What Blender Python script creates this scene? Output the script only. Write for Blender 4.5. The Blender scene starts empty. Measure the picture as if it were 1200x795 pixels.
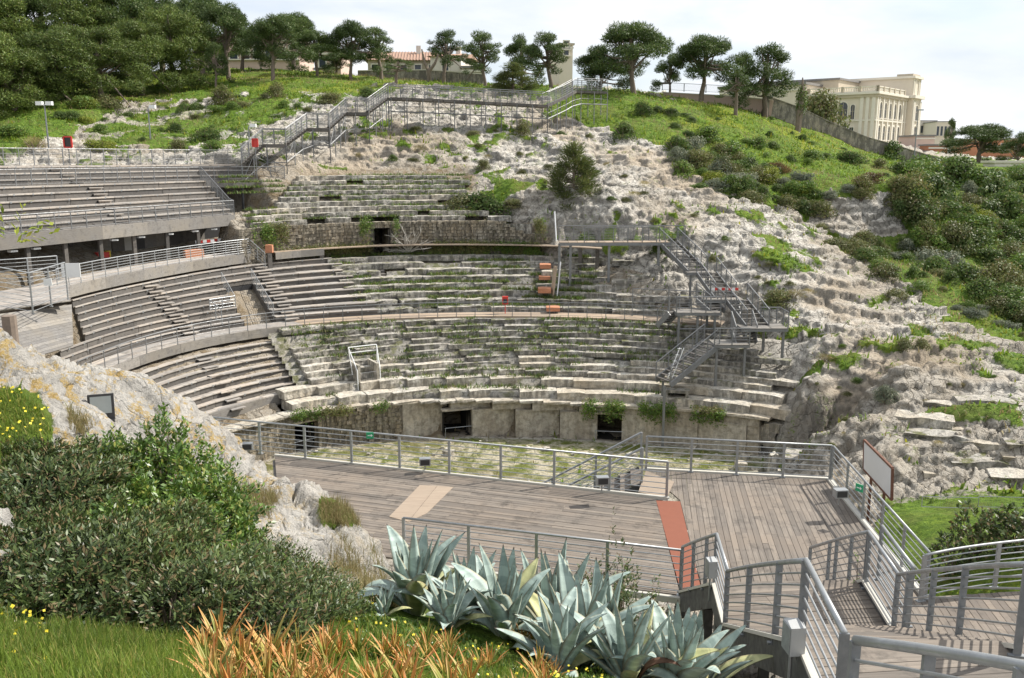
import bpy, math, random
import numpy as np
from mathutils import Vector, Matrix

scene = bpy.context.scene
COL = scene.collection
random.seed(7)
PI = math.pi

# ------------------------------------------------------------------ camera
H = 17.0
F = 1050.0
PITCH = math.radians(11.42)
cam_data = bpy.data.cameras.new("camera")
cam = bpy.data.objects.new("camera", cam_data)
COL.objects.link(cam)
cam.location = (0, 0, H)
cam.rotation_euler = (PI / 2 - PITCH, 0, 0)
cam_data.sensor_fit = 'HORIZONTAL'
cam_data.sensor_width = 36.0
cam_data.lens = 36.0 * F / 1200.0
cam_data.clip_start = 0.1
cam_data.clip_end = 12000
scene.camera = cam

# ------------------------------------------------------------------ sky and sun
SUN = Vector((1.05, 0.42, 1.08)).normalized()
sun_el = math.asin(SUN.z)
sun_az = math.atan2(SUN.x, SUN.y)
world = bpy.data.worlds.new("World")
scene.world = world
world.use_nodes = True
wn, wl = world.node_tree.nodes, world.node_tree.links
wn.clear()
w_out = wn.new('ShaderNodeOutputWorld')
w_bg = wn.new('ShaderNodeBackground')
w_sky = wn.new('ShaderNodeTexSky')
w_sky.sky_type = 'NISHITA'
w_sky.sun_disc = False
w_sky.sun_elevation = sun_el
w_sky.sun_rotation = sun_az
w_tc = wn.new('ShaderNodeTexCoord')
w_map = wn.new('ShaderNodeMapping')
w_map.inputs['Scale'].default_value = (1.0, 1.0, 3.2)
w_noise = wn.new('ShaderNodeTexNoise')
w_noise.inputs['Scale'].default_value = 2.6
w_noise.inputs['Detail'].default_value = 9
w_noise.inputs['Roughness'].default_value = 0.58
w_noise.inputs['Distortion'].default_value = 0.5
w_ramp = wn.new('ShaderNodeValToRGB')
w_ramp.color_ramp.elements[0].position = 0.30
w_ramp.color_ramp.elements[0].color = (0.50, 0.50, 0.50, 1)
w_ramp.color_ramp.elements[1].position = 0.52
w_ramp.color_ramp.elements[1].color = (1, 1, 1, 1)
w_noise2 = wn.new('ShaderNodeTexNoise')
w_noise2.inputs['Scale'].default_value = 5.0
w_noise2.inputs['Detail'].default_value = 7
w_cr2 = wn.new('ShaderNodeValToRGB')
w_cr2.color_ramp.elements[0].position = 0.35
w_cr2.color_ramp.elements[0].color = (5.6, 6.1, 6.8, 1)
w_cr2.color_ramp.elements[1].position = 0.6
w_cr2.color_ramp.elements[1].color = (7.2, 7.3, 7.45, 1)
w_mix = wn.new('ShaderNodeMix')
w_mix.data_type = 'RGBA'
wl.new(w_tc.outputs['Generated'], w_map.inputs['Vector'])
wl.new(w_map.outputs['Vector'], w_noise.inputs['Vector'])
wl.new(w_map.outputs['Vector'], w_noise2.inputs['Vector'])
wl.new(w_noise.outputs['Fac'], w_ramp.inputs['Fac'])
wl.new(w_noise2.outputs['Fac'], w_cr2.inputs['Fac'])
wl.new(w_ramp.outputs['Color'], w_mix.inputs['Factor'])
wl.new(w_sky.outputs['Color'], w_mix.inputs['A'])
wl.new(w_cr2.outputs['Color'], w_mix.inputs['B'])
wl.new(w_mix.outputs['Result'], w_bg.inputs['Color'])
w_bg.inputs['Strength'].default_value = 0.104
wl.new(w_bg.outputs['Background'], w_out.inputs['Surface'])

sun_data = bpy.data.lights.new("sun", 'SUN')
sun_data.energy = 4.7
sun_data.angle = math.radians(0.6)
sun_data.color = (1.0, 0.945, 0.86)
sun_ob = bpy.data.objects.new("sun", sun_data)
COL.objects.link(sun_ob)
sun_ob.rotation_euler = SUN.to_track_quat('Z', 'Y').to_euler()

scene.view_settings.view_transform = 'Standard'
scene.view_settings.look = 'None'
scene.view_settings.exposure = 0.54
scene.view_settings.gamma = 1.0

# ------------------------------------------------------------------ helpers
def ray(px, py):
    u = (px - 600.0) / F
    v = -(py - 397.5) / F
    cp, sp = math.cos(PITCH), math.sin(PITCH)
    dy = cp + v * sp
    return u / dy, (-sp + v * cp) / dy          # x per depth, z per depth

def PD(px, py, d):
    a, b = ray(px, py)
    return Vector((a * d, d, H + b * d))

def PZ(px, py, z):
    a, b = ray(px, py)
    d = (z - H) / b
    return Vector((a * d, d, z))

def proj(x, y, z):
    cp, sp = math.cos(PITCH), math.sin(PITCH)
    dz = z - H
    depth = y * cp - dz * sp
    v = (y * sp + dz * cp) / depth
    return 600 + F * x / depth, 397.5 - F * v

class MB:
    """collects verts and faces, links them as one mesh object"""
    def __init__(s):
        s.v, s.f = [], []
    def quad_strip_box(s, c, sx, sy, sz, rz=0.0):
        return s.box(c, sx, sy, sz, rz)
    def box(s, c, sx, sy, sz, rz=0.0, M=None):
        n = len(s.v)
        cr, sr = math.cos(rz), math.sin(rz)
        for dz in (-.5, .5):
            for dx, dy in ((-.5, -.5), (.5, -.5), (.5, .5), (-.5, .5)):
                x, y, z = dx * sx, dy * sy, dz * sz
                p = Vector((c[0] + x * cr - y * sr, c[1] + x * sr + y * cr, c[2] + z))
                if M is not None:
                    p = M @ p
                s.v.append(tuple(p))
        s.f += [(n, n+3, n+2, n+1), (n+4, n+5, n+6, n+7), (n, n+1, n+5, n+4), (n+1, n+2, n+6, n+5), (n+2, n+3, n+7, n+6), (n+3, n, n+4, n+7)]
    def beam(s, a, b, w, h, up=Vector((0, 0, 1))):
        a, b = Vector(a), Vector(b)
        d = (b - a)
        if d.length < 1e-6: return
        d.normalize()
        sd = d.cross(up)
        if sd.length < 1e-3: sd = d.cross(Vector((1, 0, 0)))
        sd.normalize(); u = sd.cross(d).normalized()
        n = len(s.v)
        for p in (a, b):
            for i, j in ((-.5, -.5), (.5, -.5), (.5, .5), (-.5, .5)):
                s.v.append(tuple(p + sd * (i * w) + u * (j * h)))
        s.f += [(n, n+3, n+2, n+1), (n+4, n+5, n+6, n+7), (n, n+1, n+5, n+4), (n+1, n+2, n+6, n+5), (n+2, n+3, n+7, n+6), (n+3, n, n+4, n+7)]
    def tube(s, pts, r, n=6, cap=True):
        pts = [Vector(p) for p in pts]
        rs = r if isinstance(r, (list, tuple)) else [r] * len(pts)
        base = len(s.v)
        prev = None
        for i, p in enumerate(pts):
            if i == 0: t = pts[1] - pts[0]
            elif i == len(pts) - 1: t = pts[-1] - pts[-2]
            else: t = (pts[i+1] - pts[i]).normalized() + (pts[i] - pts[i-1]).normalized()
            if t.length < 1e-9: t = Vector((0, 0, 1))
            t.normalize()
            a = prev if prev is not None else (Vector((0, 0, 1)) if abs(t.z) < .95 else Vector((1, 0, 0)))
            sd = t.cross(a)
            if sd.length < 1e-4: sd = t.cross(Vector((0, 1, 0)))
            sd.normalize()
            up = sd.cross(t).normalized()
            prev = up
            for k in range(n):
                an = 2 * PI * k / n
                s.v.append(tuple(p + (sd * math.cos(an) + up * math.sin(an)) * rs[i]))
        for i in range(len(pts) - 1):
            for k in range(n):
                k2 = (k + 1) % n
                s.f.append((base + i*n + k, base + i*n + k2, base + (i+1)*n + k2, base + (i+1)*n + k))
        if cap:
            s.f.append(tuple(base + k for k in range(n))[::-1])
            s.f.append(tuple(base + (len(pts)-1)*n + k for k in range(n)))
    def prism(s, poly, z0, z1):
        n = len(s.v); m = len(poly)
        for p in poly: s.v.append((p[0], p[1], z0))
        for p in poly: s.v.append((p[0], p[1], z1))
        s.f.append(tuple(range(n + m - 1, n - 1, -1)))
        s.f.append(tuple(range(n + m, n + 2*m)))
        for i in range(m):
            j = (i + 1) % m
            s.f.append((n+i, n+j, n+m+j, n+m+i))
    def mesh(s, name, mat=None, smooth=False):
        me = bpy.data.meshes.new(name)
        me.from_pydata(s.v, [], s.f)
        if mat is not None: me.materials.append(mat)
        if smooth: me.polygons.foreach_set('use_smooth', [True] * len(me.polygons))
        me.update()
        return me
    def build(s, name, mat=None, parent=None, smooth=False, kind=None, origin=None):
        if origin is not None:
            o = Vector(origin)
            s.v = [(x - o.x, y - o.y, z - o.z) for x, y, z in s.v]
        me = s.mesh(name, mat, smooth)
        ob = link(name, me, parent, kind)
        if origin is not None: ob.location = o
        return ob

def link(name, me, parent=None, kind=None, loc=None, rot=None, scale=None):
    ob = bpy.data.objects.new(name, me)
    COL.objects.link(ob)
    if parent is not None: ob.parent = parent
    if kind: ob['kind'] = kind
    if loc is not None: ob.location = loc
    if rot is not None: ob.rotation_euler = rot
    if scale is not None: ob.scale = scale
    return ob

def tag(ob, label, cat, group=None, kind=None):
    ob['label'] = label
    ob['category'] = cat
    if group: ob['group'] = group
    if kind: ob['kind'] = kind
    return ob

def thing(name, label, cat, loc=(0, 0, 0), rz=0.0, group=None):
    o = bpy.data.objects.new(name, None)
    o.empty_display_size = .2
    COL.objects.link(o)
    o.location = loc
    o.rotation_euler = (0, 0, rz)
    return tag(o, label, cat, group)

def np_mesh(name, V, Fq, mat=None, smooth=False):
    """V (n,3), Fq (m,k) numpy arrays"""
    me = bpy.data.meshes.new(name)
    V = np.asarray(V, dtype=np.float32); Fq = np.asarray(Fq, dtype=np.int32)
    k = Fq.shape[1]
    me.vertices.add(len(V)); me.vertices.foreach_set('co', V.ravel())
    me.loops.add(Fq.size); me.loops.foreach_set('vertex_index', Fq.ravel())
    me.polygons.add(len(Fq))
    me.polygons.foreach_set('loop_start', np.arange(0, Fq.size, k, dtype=np.int32))
    me.polygons.foreach_set('loop_total', np.full(len(Fq), k, dtype=np.int32))
    if smooth: me.polygons.foreach_set('use_smooth', np.ones(len(Fq), dtype=bool))
    me.update(calc_edges=True)
    if mat is not None: me.materials.append(mat)
    return me

# ------------------------------------------------------------------ numpy noise
def _hash(ix, iy, seed):
    n = (ix.astype(np.int64) * 374761393 + iy.astype(np.int64) * 668265263 + seed * 974634777) & 0xffffffff
    n = ((n ^ (n >> 13)) * 1274126177) & 0xffffffff
    n = (n ^ (n >> 16)) & 0xffffffff
    return n / 4294967295.0

def vnoise(x, y, seed=0):
    ix, iy = np.floor(x), np.floor(y)
    fx, fy = x - ix, y - iy
    fx = fx * fx * fx * (fx * (fx * 6 - 15) + 10); fy = fy * fy * fy * (fy * (fy * 6 - 15) + 10)
    ix = ix.astype(np.int64); iy = iy.astype(np.int64)
    a = _hash(ix, iy, seed); b = _hash(ix + 1, iy, seed); c = _hash(ix, iy + 1, seed); d = _hash(ix + 1, iy + 1, seed)
    return (a * (1 - fx) + b * fx) * (1 - fy) + (c * (1 - fx) + d * fx) * fy

def fbm(x, y, oct=4, seed=0, gain=0.5):
    s = 0; a = 1; t = 0
    c, sn = math.cos(.6), math.sin(.6)
    for i in range(oct):
        s = s + a * vnoise(x, y, seed + i * 17); t += a
        x, y = (x * c - y * sn) * 2.03 + 5.1, (x * sn + y * c) * 2.03 + 1.7
        a *= gain
    return s / t

def ridged(x, y, oct=4, seed=0):
    s = 0; a = 1; t = 0
    for i in range(oct):
        n = 1 - np.abs(vnoise(x, y, seed + i * 31) * 2 - 1)
        s = s + a * n * n; t += a
        x, y = x * 2.07 + 3.3, y * 2.07 + 7.7
        a *= .55
    return s / t

def worley(x, y, seed=0):
    ix, iy = np.floor(x).astype(np.int64), np.floor(y).astype(np.int64)
    f1 = np.full(x.shape, 9.0); f2 = np.full(x.shape, 9.0); idv = np.zeros(x.shape)
    for dx in (-1, 0, 1):
        for dy in (-1, 0, 1):
            jx, jy = ix + dx, iy + dy
            cx = jx + _hash(jx, jy, seed); cy = jy + _hash(jx, jy, seed + 5)
            d = np.hypot(x - cx, y - cy)
            m = d < f1
            f2 = np.where(m, f1, np.minimum(f2, d))
            idv = np.where(m, _hash(jx, jy, seed + 9), idv)
            f1 = np.where(m, d, f1)
    return f1, f2, idv

def sstep(a, b, x):
    t = np.clip((x - a) / (b - a), 0, 1)
    return t * t * (3 - 2 * t)
# ------------------------------------------------------------------ materials
def new_mat(name):
    m = bpy.data.materials.new(name)
    m.use_nodes = True
    nt = m.node_tree
    b = nt.nodes['Principled BSDF']
    return m, nt, b

def N(nt, typ, **kw):
    n = nt.nodes.new(typ)
    for k, v in kw.items():
        if hasattr(n, k): setattr(n, k, v)
        else: n.inputs[k].default_value = v
    return n

def ramp(nt, fac, stops):
    r = nt.nodes.new('ShaderNodeValToRGB')
    e = r.color_ramp.elements
    while len(e) > 1: e.remove(e[-1])
    for i, (p, c) in enumerate(stops):
        if i == 0: el = e[0]; el.position = p
        else: el = e.new(p)
        el.color = (c[0], c[1], c[2], 1) if isinstance(c, (tuple, list)) else (c, c, c, 1)
    if fac is not None: nt.links.new(fac, r.inputs['Fac'])
    return r.outputs['Color']

def mixc(nt, fac, a, b, mode='MIX'):
    m = nt.nodes.new('ShaderNodeMix'); m.data_type = 'RGBA'; m.blend_type = mode
    for s, v in (('Factor', fac), ('A', a), ('B', b)):
        if isinstance(v, (int, float)): m.inputs[s].default_value = v if s == 'Factor' else (v, v, v, 1)
        elif isinstance(v, (tuple, list)): m.inputs[s].default_value = (*v[:3], 1)
        else: nt.links.new(v, m.inputs[s])
    return m.outputs['Result']

def noise(nt, scale, detail=4, rough=.55, vec=None, dist=0.0):
    n = nt.nodes.new('ShaderNodeTexNoise')
    n.inputs['Scale'].default_value = scale; n.inputs['Detail'].default_value = detail
    n.inputs['Roughness'].default_value = rough; n.inputs['Distortion'].default_value = dist
    if vec is not None: nt.links.new(vec, n.inputs['Vector'])
    return n.outputs['Fac']

def coords(nt, scale=(1, 1, 1), kind='Object'):
    t = nt.nodes.new('ShaderNodeTexCoord'); m = nt.nodes.new('ShaderNodeMapping')
    m.inputs['Scale'].default_value = scale
    nt.links.new(t.outputs[kind], m.inputs['Vector'])
    return m.outputs['Vector']

def wcoords(nt, scale=(1, 1, 1)):
    t = nt.nodes.new('ShaderNodeNewGeometry'); m = nt.nodes.new('ShaderNodeMapping')
    m.inputs['Scale'].default_value = scale
    nt.links.new(t.outputs['Position'], m.inputs['Vector'])
    return m.outputs['Vector']

def math_(nt, op, a, b=None, clamp=False):
    m = nt.nodes.new('ShaderNodeMath'); m.operation = op; m.use_clamp = clamp
    for i, v in enumerate((a, b)):
        if v is None: continue
        if isinstance(v, (int, float)): m.inputs[i].default_value = v
        else: nt.links.new(v, m.inputs[i])
    return m.outputs[0]

def bump(nt, b, h, strength=.5, dist=.05):
    n = nt.nodes.new('ShaderNodeBump')
    n.inputs['Strength'].default_value = strength; n.inputs['Distance'].default_value = dist
    nt.links.new(h, n.inputs['Height']); nt.links.new(n.outputs['Normal'], b.inputs['Normal'])
    return n

def rnd(nt):
    return nt.nodes.new('ShaderNodeObjectInfo').outputs['Random']

def isl(nt):
    return nt.nodes.new('ShaderNodeNewGeometry').outputs['Random Per Island']

def attr(nt, name):
    a = nt.nodes.new('ShaderNodeAttribute'); a.attribute_name = name
    return a.outputs['Fac']

def stone_mat(name, light, dark, ochre, moss=.25, scale=1.0, pits=1.0):
    m, nt, b = new_mat(name)
    p = wcoords(nt)
    n1 = noise(nt, .55 * scale, 6, .62, p, .6)
    n2 = noise(nt, 3.2 * scale, 6, .7, p)
    n3 = noise(nt, 11 * scale, 4, .75, p)
    c = mixc(nt, ramp(nt, n1, [(.35, 0), (.62, 1)]), light, ochre)
    c = mixc(nt, ramp(nt, n2, [(.44, 0), (.66, 1)]), c, dark)
    pit = ramp(nt, n3, [(.34, 1), (.46, 0)])
    c = mixc(nt, math_(nt, 'MULTIPLY', pit, .55 * pits), c, (dark[0]*.45, dark[1]*.45, dark[2]*.45))
    st = noise(nt, 1.0, 5, .65, wcoords(nt, (3.2 * scale, 3.2 * scale, .7)))
    gg = nt.nodes.new('ShaderNodeNewGeometry'); sg = nt.nodes.new('ShaderNodeSeparateXYZ'); nt.links.new(gg.outputs['Normal'], sg.inputs[0])
    face = ramp(nt, sg.outputs['Z'], [(.35, 1), (.75, .12)])
    c = mixc(nt, math_(nt, 'MULTIPLY', math_(nt, 'MULTIPLY', ramp(nt, st, [(.42, 0), (.56, .8)]), face), pits), c, (dark[0]*.55, dark[1]*.55, dark[2]*.55))
    r = rnd(nt)
    c = mixc(nt, .24, c, mixc(nt, r, (.6, .6, .6), (1.3, 1.28, 1.24)), 'MULTIPLY')
    if moss:
        g = nt.nodes.new('ShaderNodeNewGeometry')
        sx = nt.nodes.new('ShaderNodeSeparateXYZ'); nt.links.new(g.outputs['Normal'], sx.inputs[0])
        up = ramp(nt, sx.outputs['Z'], [(.3, .25), (.9, 1)])
        mm = ramp(nt, noise(nt, 1.3, 7, .7, p, .4), [(.62 - moss * .35, 0), (.70 - moss * .3, 1)])
        mm = math_(nt, 'MULTIPLY', mm, up)
        gc = mixc(nt, noise(nt, 6, 3, .6, p), (.10, .12, .035), (.16, .15, .06))
        c = mixc(nt, mm, c, gc)
    nt.links.new(c, b.inputs['Base Color'])
    b.inputs['Roughness'].default_value = .92
    h = math_(nt, 'ADD', math_(nt, 'MULTIPLY', n2, 1.0), math_(nt, 'MULTIPLY', n3, .6))
    bump(nt, b, h, .9, .16)
    return m

def wood_mat(name, c1, c2, c3, along='X', dirt=.5, rough=.8):
    """weathered board: c1 light, c2 dark, c3 warm; grain runs along the given local axis"""
    m, nt, b = new_mat(name)
    sc = {'X': (1.2, 22, 22), 'Y': (22, 1.2, 22), 'Z': (22, 22, 1.2)}[along]
    p = coords(nt, sc)
    g = noise(nt, 1.0, 5, .65, p, .3)
    w = wcoords(nt)
    n2 = noise(nt, .7, 5, .6, w)
    c = mixc(nt, ramp(nt, g, [(.3, 0), (.7, 1)]), c2, c1)
    c = mixc(nt, ramp(nt, n2, [(.42, 0), (.62, .8)]), c, c3)
    r = rnd(nt); i = isl(nt)
    k = math_(nt, 'FRACT', math_(nt, 'ADD', r, i))
    c = mixc(nt, 1.0, c, mixc(nt, k, (.72, .72, .73), (1.22, 1.2, 1.17)), 'MULTIPLY')
    n3 = noise(nt, 2.6, 6, .7, w)
    c = mixc(nt, math_(nt, 'MULTIPLY', ramp(nt, n3, [(.52, 0), (.68, 1)]), dirt), c, (c2[0]*.45, c2[1]*.45, c2[2]*.45))
    nt.links.new(c, b.inputs['Base Color'])
    b.inputs['Roughness'].default_value = rough
    bump(nt, b, g, .35, .01)
    return m

def metal_mat(name, col, rough=.45, metal=.75, spot=.3, rust=0.0):
    m, nt, b = new_mat(name)
    w = wcoords(nt)
    n1 = noise(nt, 7, 5, .6, w)
    c = mixc(nt, math_(nt, 'MULTIPLY', ramp(nt, n1, [(.35, 0), (.65, 1)]), spot), col, tuple(v * .55 for v in col))
    if rust:
        n2 = noise(nt, 2.4, 6, .65, w)
        c = mixc(nt, ramp(nt, n2, [(.62 - rust * .3, 0), (.70 - rust * .3, 1)]), c, (.22, .09, .04))
    nt.links.new(c, b.inputs['Base Color'])
    b.inputs['Metallic'].default_value = metal
    nt.links.new(ramp(nt, n1, [(.3, rough * .8), (.7, min(1, rough * 1.3))]), b.inputs['Roughness'])
    return m

def plain(name, col, rough=.6, metal=0.0, var=.25, scale=3.0):
    m, nt, b = new_mat(name)
    n1 = noise(nt, scale, 5, .6, wcoords(nt))
    c = mixc(nt, n1, tuple(v * (1 - var) for v in col), tuple(min(1, v * (1 + var)) for v in col))
    nt.links.new(c, b.inputs['Base Color'])
    b.inputs['Roughness'].default_value = rough; b.inputs['Metallic'].default_value = metal
    return m

def leaf_mat(name, a, b_, c_=None, trans=.35, rough=.55, spec=.3):
    """a dark, b_ light green, c_ rare tint; varies leaf by leaf"""
    m, nt, b = new_mat(name)
    i = isl(nt)
    c = mixc(nt, i, a, b_)
    if c_ is not None:
        k = math_(nt, 'FRACT', math_(nt, 'MULTIPLY', i, 13.7))
        c = mixc(nt, ramp(nt, k, [(.80, 0), (.86, 1)]), c, c_)
    big = noise(nt, .5, 3, .5, wcoords(nt))
    c = mixc(nt, .7, c, mixc(nt, ramp(nt, big, [(.3, 0), (.7, 1)]), (.6, .62, .6), (1.35, 1.3, 1.1)), 'MULTIPLY')
    c = mixc(nt, .6, c, mixc(nt, rnd(nt), (.7, .72, .7), (1.3, 1.25, 1.15)), 'MULTIPLY')
    nt.links.new(c, b.inputs['Base Color'])
    b.inputs['Roughness'].default_value = rough
    b.inputs['Specular IOR Level'].default_value = spec
    if trans:
        tr = nt.nodes.new('ShaderNodeBsdfTranslucent'); ms = nt.nodes.new('ShaderNodeMixShader')
        out = nt.nodes['Material Output']
        nt.links.new(c, tr.inputs['Color'])
        ms.inputs[0].default_value = trans
        nt.links.new(b.outputs[0], ms.inputs[1]); nt.links.new(tr.outputs[0], ms.inputs[2])
        nt.links.new(ms.outputs[0], out.inputs['Surface'])
    return m

M = {}
M['seat'] = stone_mat('weathered limestone', (.58, .555, .505), (.21, .20, .18), (.50, .455, .385), .31)
M['seat_dark'] = stone_mat('dark weathered limestone', (.45, .435, .40), (.14, .134, .122), (.38, .35, .30), .38)
M['seat_pale'] = stone_mat('pale limestone', (.70, .67, .60), (.34, .315, .27), (.62, .55, .44), .08)
M['podium'] = stone_mat('podium stone', (.63, .585, .50), (.30, .265, .21), (.50, .43, .33), .03, 1.0, .4)
M['masonry'] = stone_mat('rubble masonry', (.50, .455, .37), (.23, .205, .16), (.45, .37, .26), .15, 1.6)
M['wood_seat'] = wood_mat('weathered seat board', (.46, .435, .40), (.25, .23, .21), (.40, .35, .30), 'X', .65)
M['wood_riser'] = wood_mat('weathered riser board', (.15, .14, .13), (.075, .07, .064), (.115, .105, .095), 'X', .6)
M['wood_grey'] = wood_mat('grey weathered board', (.26, .25, .235), (.14, .13, .12), (.22, .20, .17), 'X', .5)
M['deck'] = wood_mat('deck board', (.225, .195, .165), (.115, .098, .082), (.185, .152, .122), 'X', .7)
M['deck_pale'] = wood_mat('pale deck sheet', (.42, .335, .255), (.30, .235, .175), (.36, .29, .22), 'X', .15)
M['plank_edge'] = wood_mat('walkway board', (.40, .325, .25), (.27, .21, .155), (.33, .255, .185), 'X', .3)
M['galv'] = metal_mat('galvanised steel', (.36, .375, .385), .42, .5, .45)
M['galv_dark'] = metal_mat('dull galvanised steel', (.27, .285, .30), .5, .5, .5)
M['galv_rust'] = metal_mat('galvanised steel with rust', (.36, .37, .38), .5, .5, .5, .35)
M['steel_far'] = metal_mat('scaffold steel', (.22, .225, .23), .5, .45, .4)
M['channel'] = metal_mat('channel steel', (.10, .10, .10), .6, .3, .5)
M['rust'] = plain('rusty steel', (.15, .07, .045), .8, .2, .4, 9)
M['red_strip'] = plain('rust red mat', (.205, .066, .036), .85, 0, .12, 5)
M['brick'] = plain('orange brick', (.45, .20, .11), .9, 0, .2, 4)
M['concrete'] = plain('concrete', (.42, .41, .38), .9, 0, .2, 2)
M['edge_white'] = plain('pale edge strip', (.50, .48, .43), .7, 0, .15, 4)
M['box_grey'] = plain('light grey enamel', (.42, .43, .43), .5, 0, .1, 5)
M['white'] = plain('white painted metal', (.72, .73, .73), .5, 0, .08, 4)
M['black'] = plain('black painted metal', (.03, .03, .032), .5, 0, .3, 5)
M['dark_void'] = plain('painted shade black', (.02, .018, .015), 1.0, 0, .4, 2)  # near-black colour stands in for the shade inside doorways, well and caves
M['red'] = plain('red paint', (.55, .04, .03), .5, 0, .15, 3)
M['green_sign'] = plain('green sign', (.02, .30, .14), .5, 0, .1, 3)
M['teal'] = plain('teal plastic', (.03, .35, .33), .5, 0, .1, 3)
M['yellow'] = plain('yellow paint', (.65, .50, .04), .5, 0, .1, 3)
M['bark'] = plain('grey bark', (.19, .15, .12), .95, 0, .4, 6)
M['bark_pale'] = plain('pale dead wood', (.42, .40, .36), .9, 0, .3, 6)
M['glass_dark'] = plain('dark window glass', (.045, .055, .07), .12, 0, .3, 1)
M['pine'] = leaf_mat('pine needles', (.035, .070, .022), (.115, .170, .050), (.10, .12, .04), .25)
M['pine_b'] = leaf_mat('yellow green pine needles', (.050, .092, .024), (.175, .235, .055), (.12, .13, .04), .25)
M['conifer'] = leaf_mat('conifer needles', (.075, .11, .038), (.19, .225, .07), (.16, .15, .07), .3)
M['sh_dark'] = leaf_mat('dark shrub leaves', (.050, .098, .028), (.130, .195, .052), (.15, .16, .06), .38)
M['sh_green'] = leaf_mat('green shrub leaves', (.065, .125, .028), (.155, .25, .055), (.20, .23, .06), .35)
M['sh_yellow'] = leaf_mat('yellow green shrub leaves', (.12, .17, .025), (.26, .30, .045), (.30, .30, .06), .35)
M['sh_olive'] = leaf_mat('olive shrub leaves', (.085, .105, .038), (.18, .20, .075), (.21, .17, .09), .3)
M['sh_brown'] = leaf_mat('brown shrub leaves', (.13, .085, .04), (.22, .145, .07), (.12, .13, .05), .3)
M['sh_grey'] = leaf_mat('grey green shrub leaves', (.12, .15, .12), (.24, .27, .21), (.25, .25, .17), .3)
M['dry'] = leaf_mat('dry grass', (.22, .18, .09), (.36, .30, .16), (.20, .22, .08), .35)
M['grass'] = leaf_mat('grass blades', (.085, .145, .022), (.22, .31, .05), (.34, .32, .10), .45)
M['grass_far'] = leaf_mat('meadow tufts', (.095, .175, .022), (.215, .32, .045), (.30, .30, .04), .4)
M['bush_dark'] = leaf_mat('waxy grey green leaves', (.026, .054, .018), (.135, .185, .065), (.20, .15, .08), .2, .42, .35)
M['bush_fresh'] = leaf_mat('glossy fresh green leaves', (.045, .10, .018), (.16, .27, .05), (.26, .28, .07), .25, .36, .45)
M['flower'] = plain('yellow flower', (.72, .60, .04), .6, 0, .1, 3)

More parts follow.
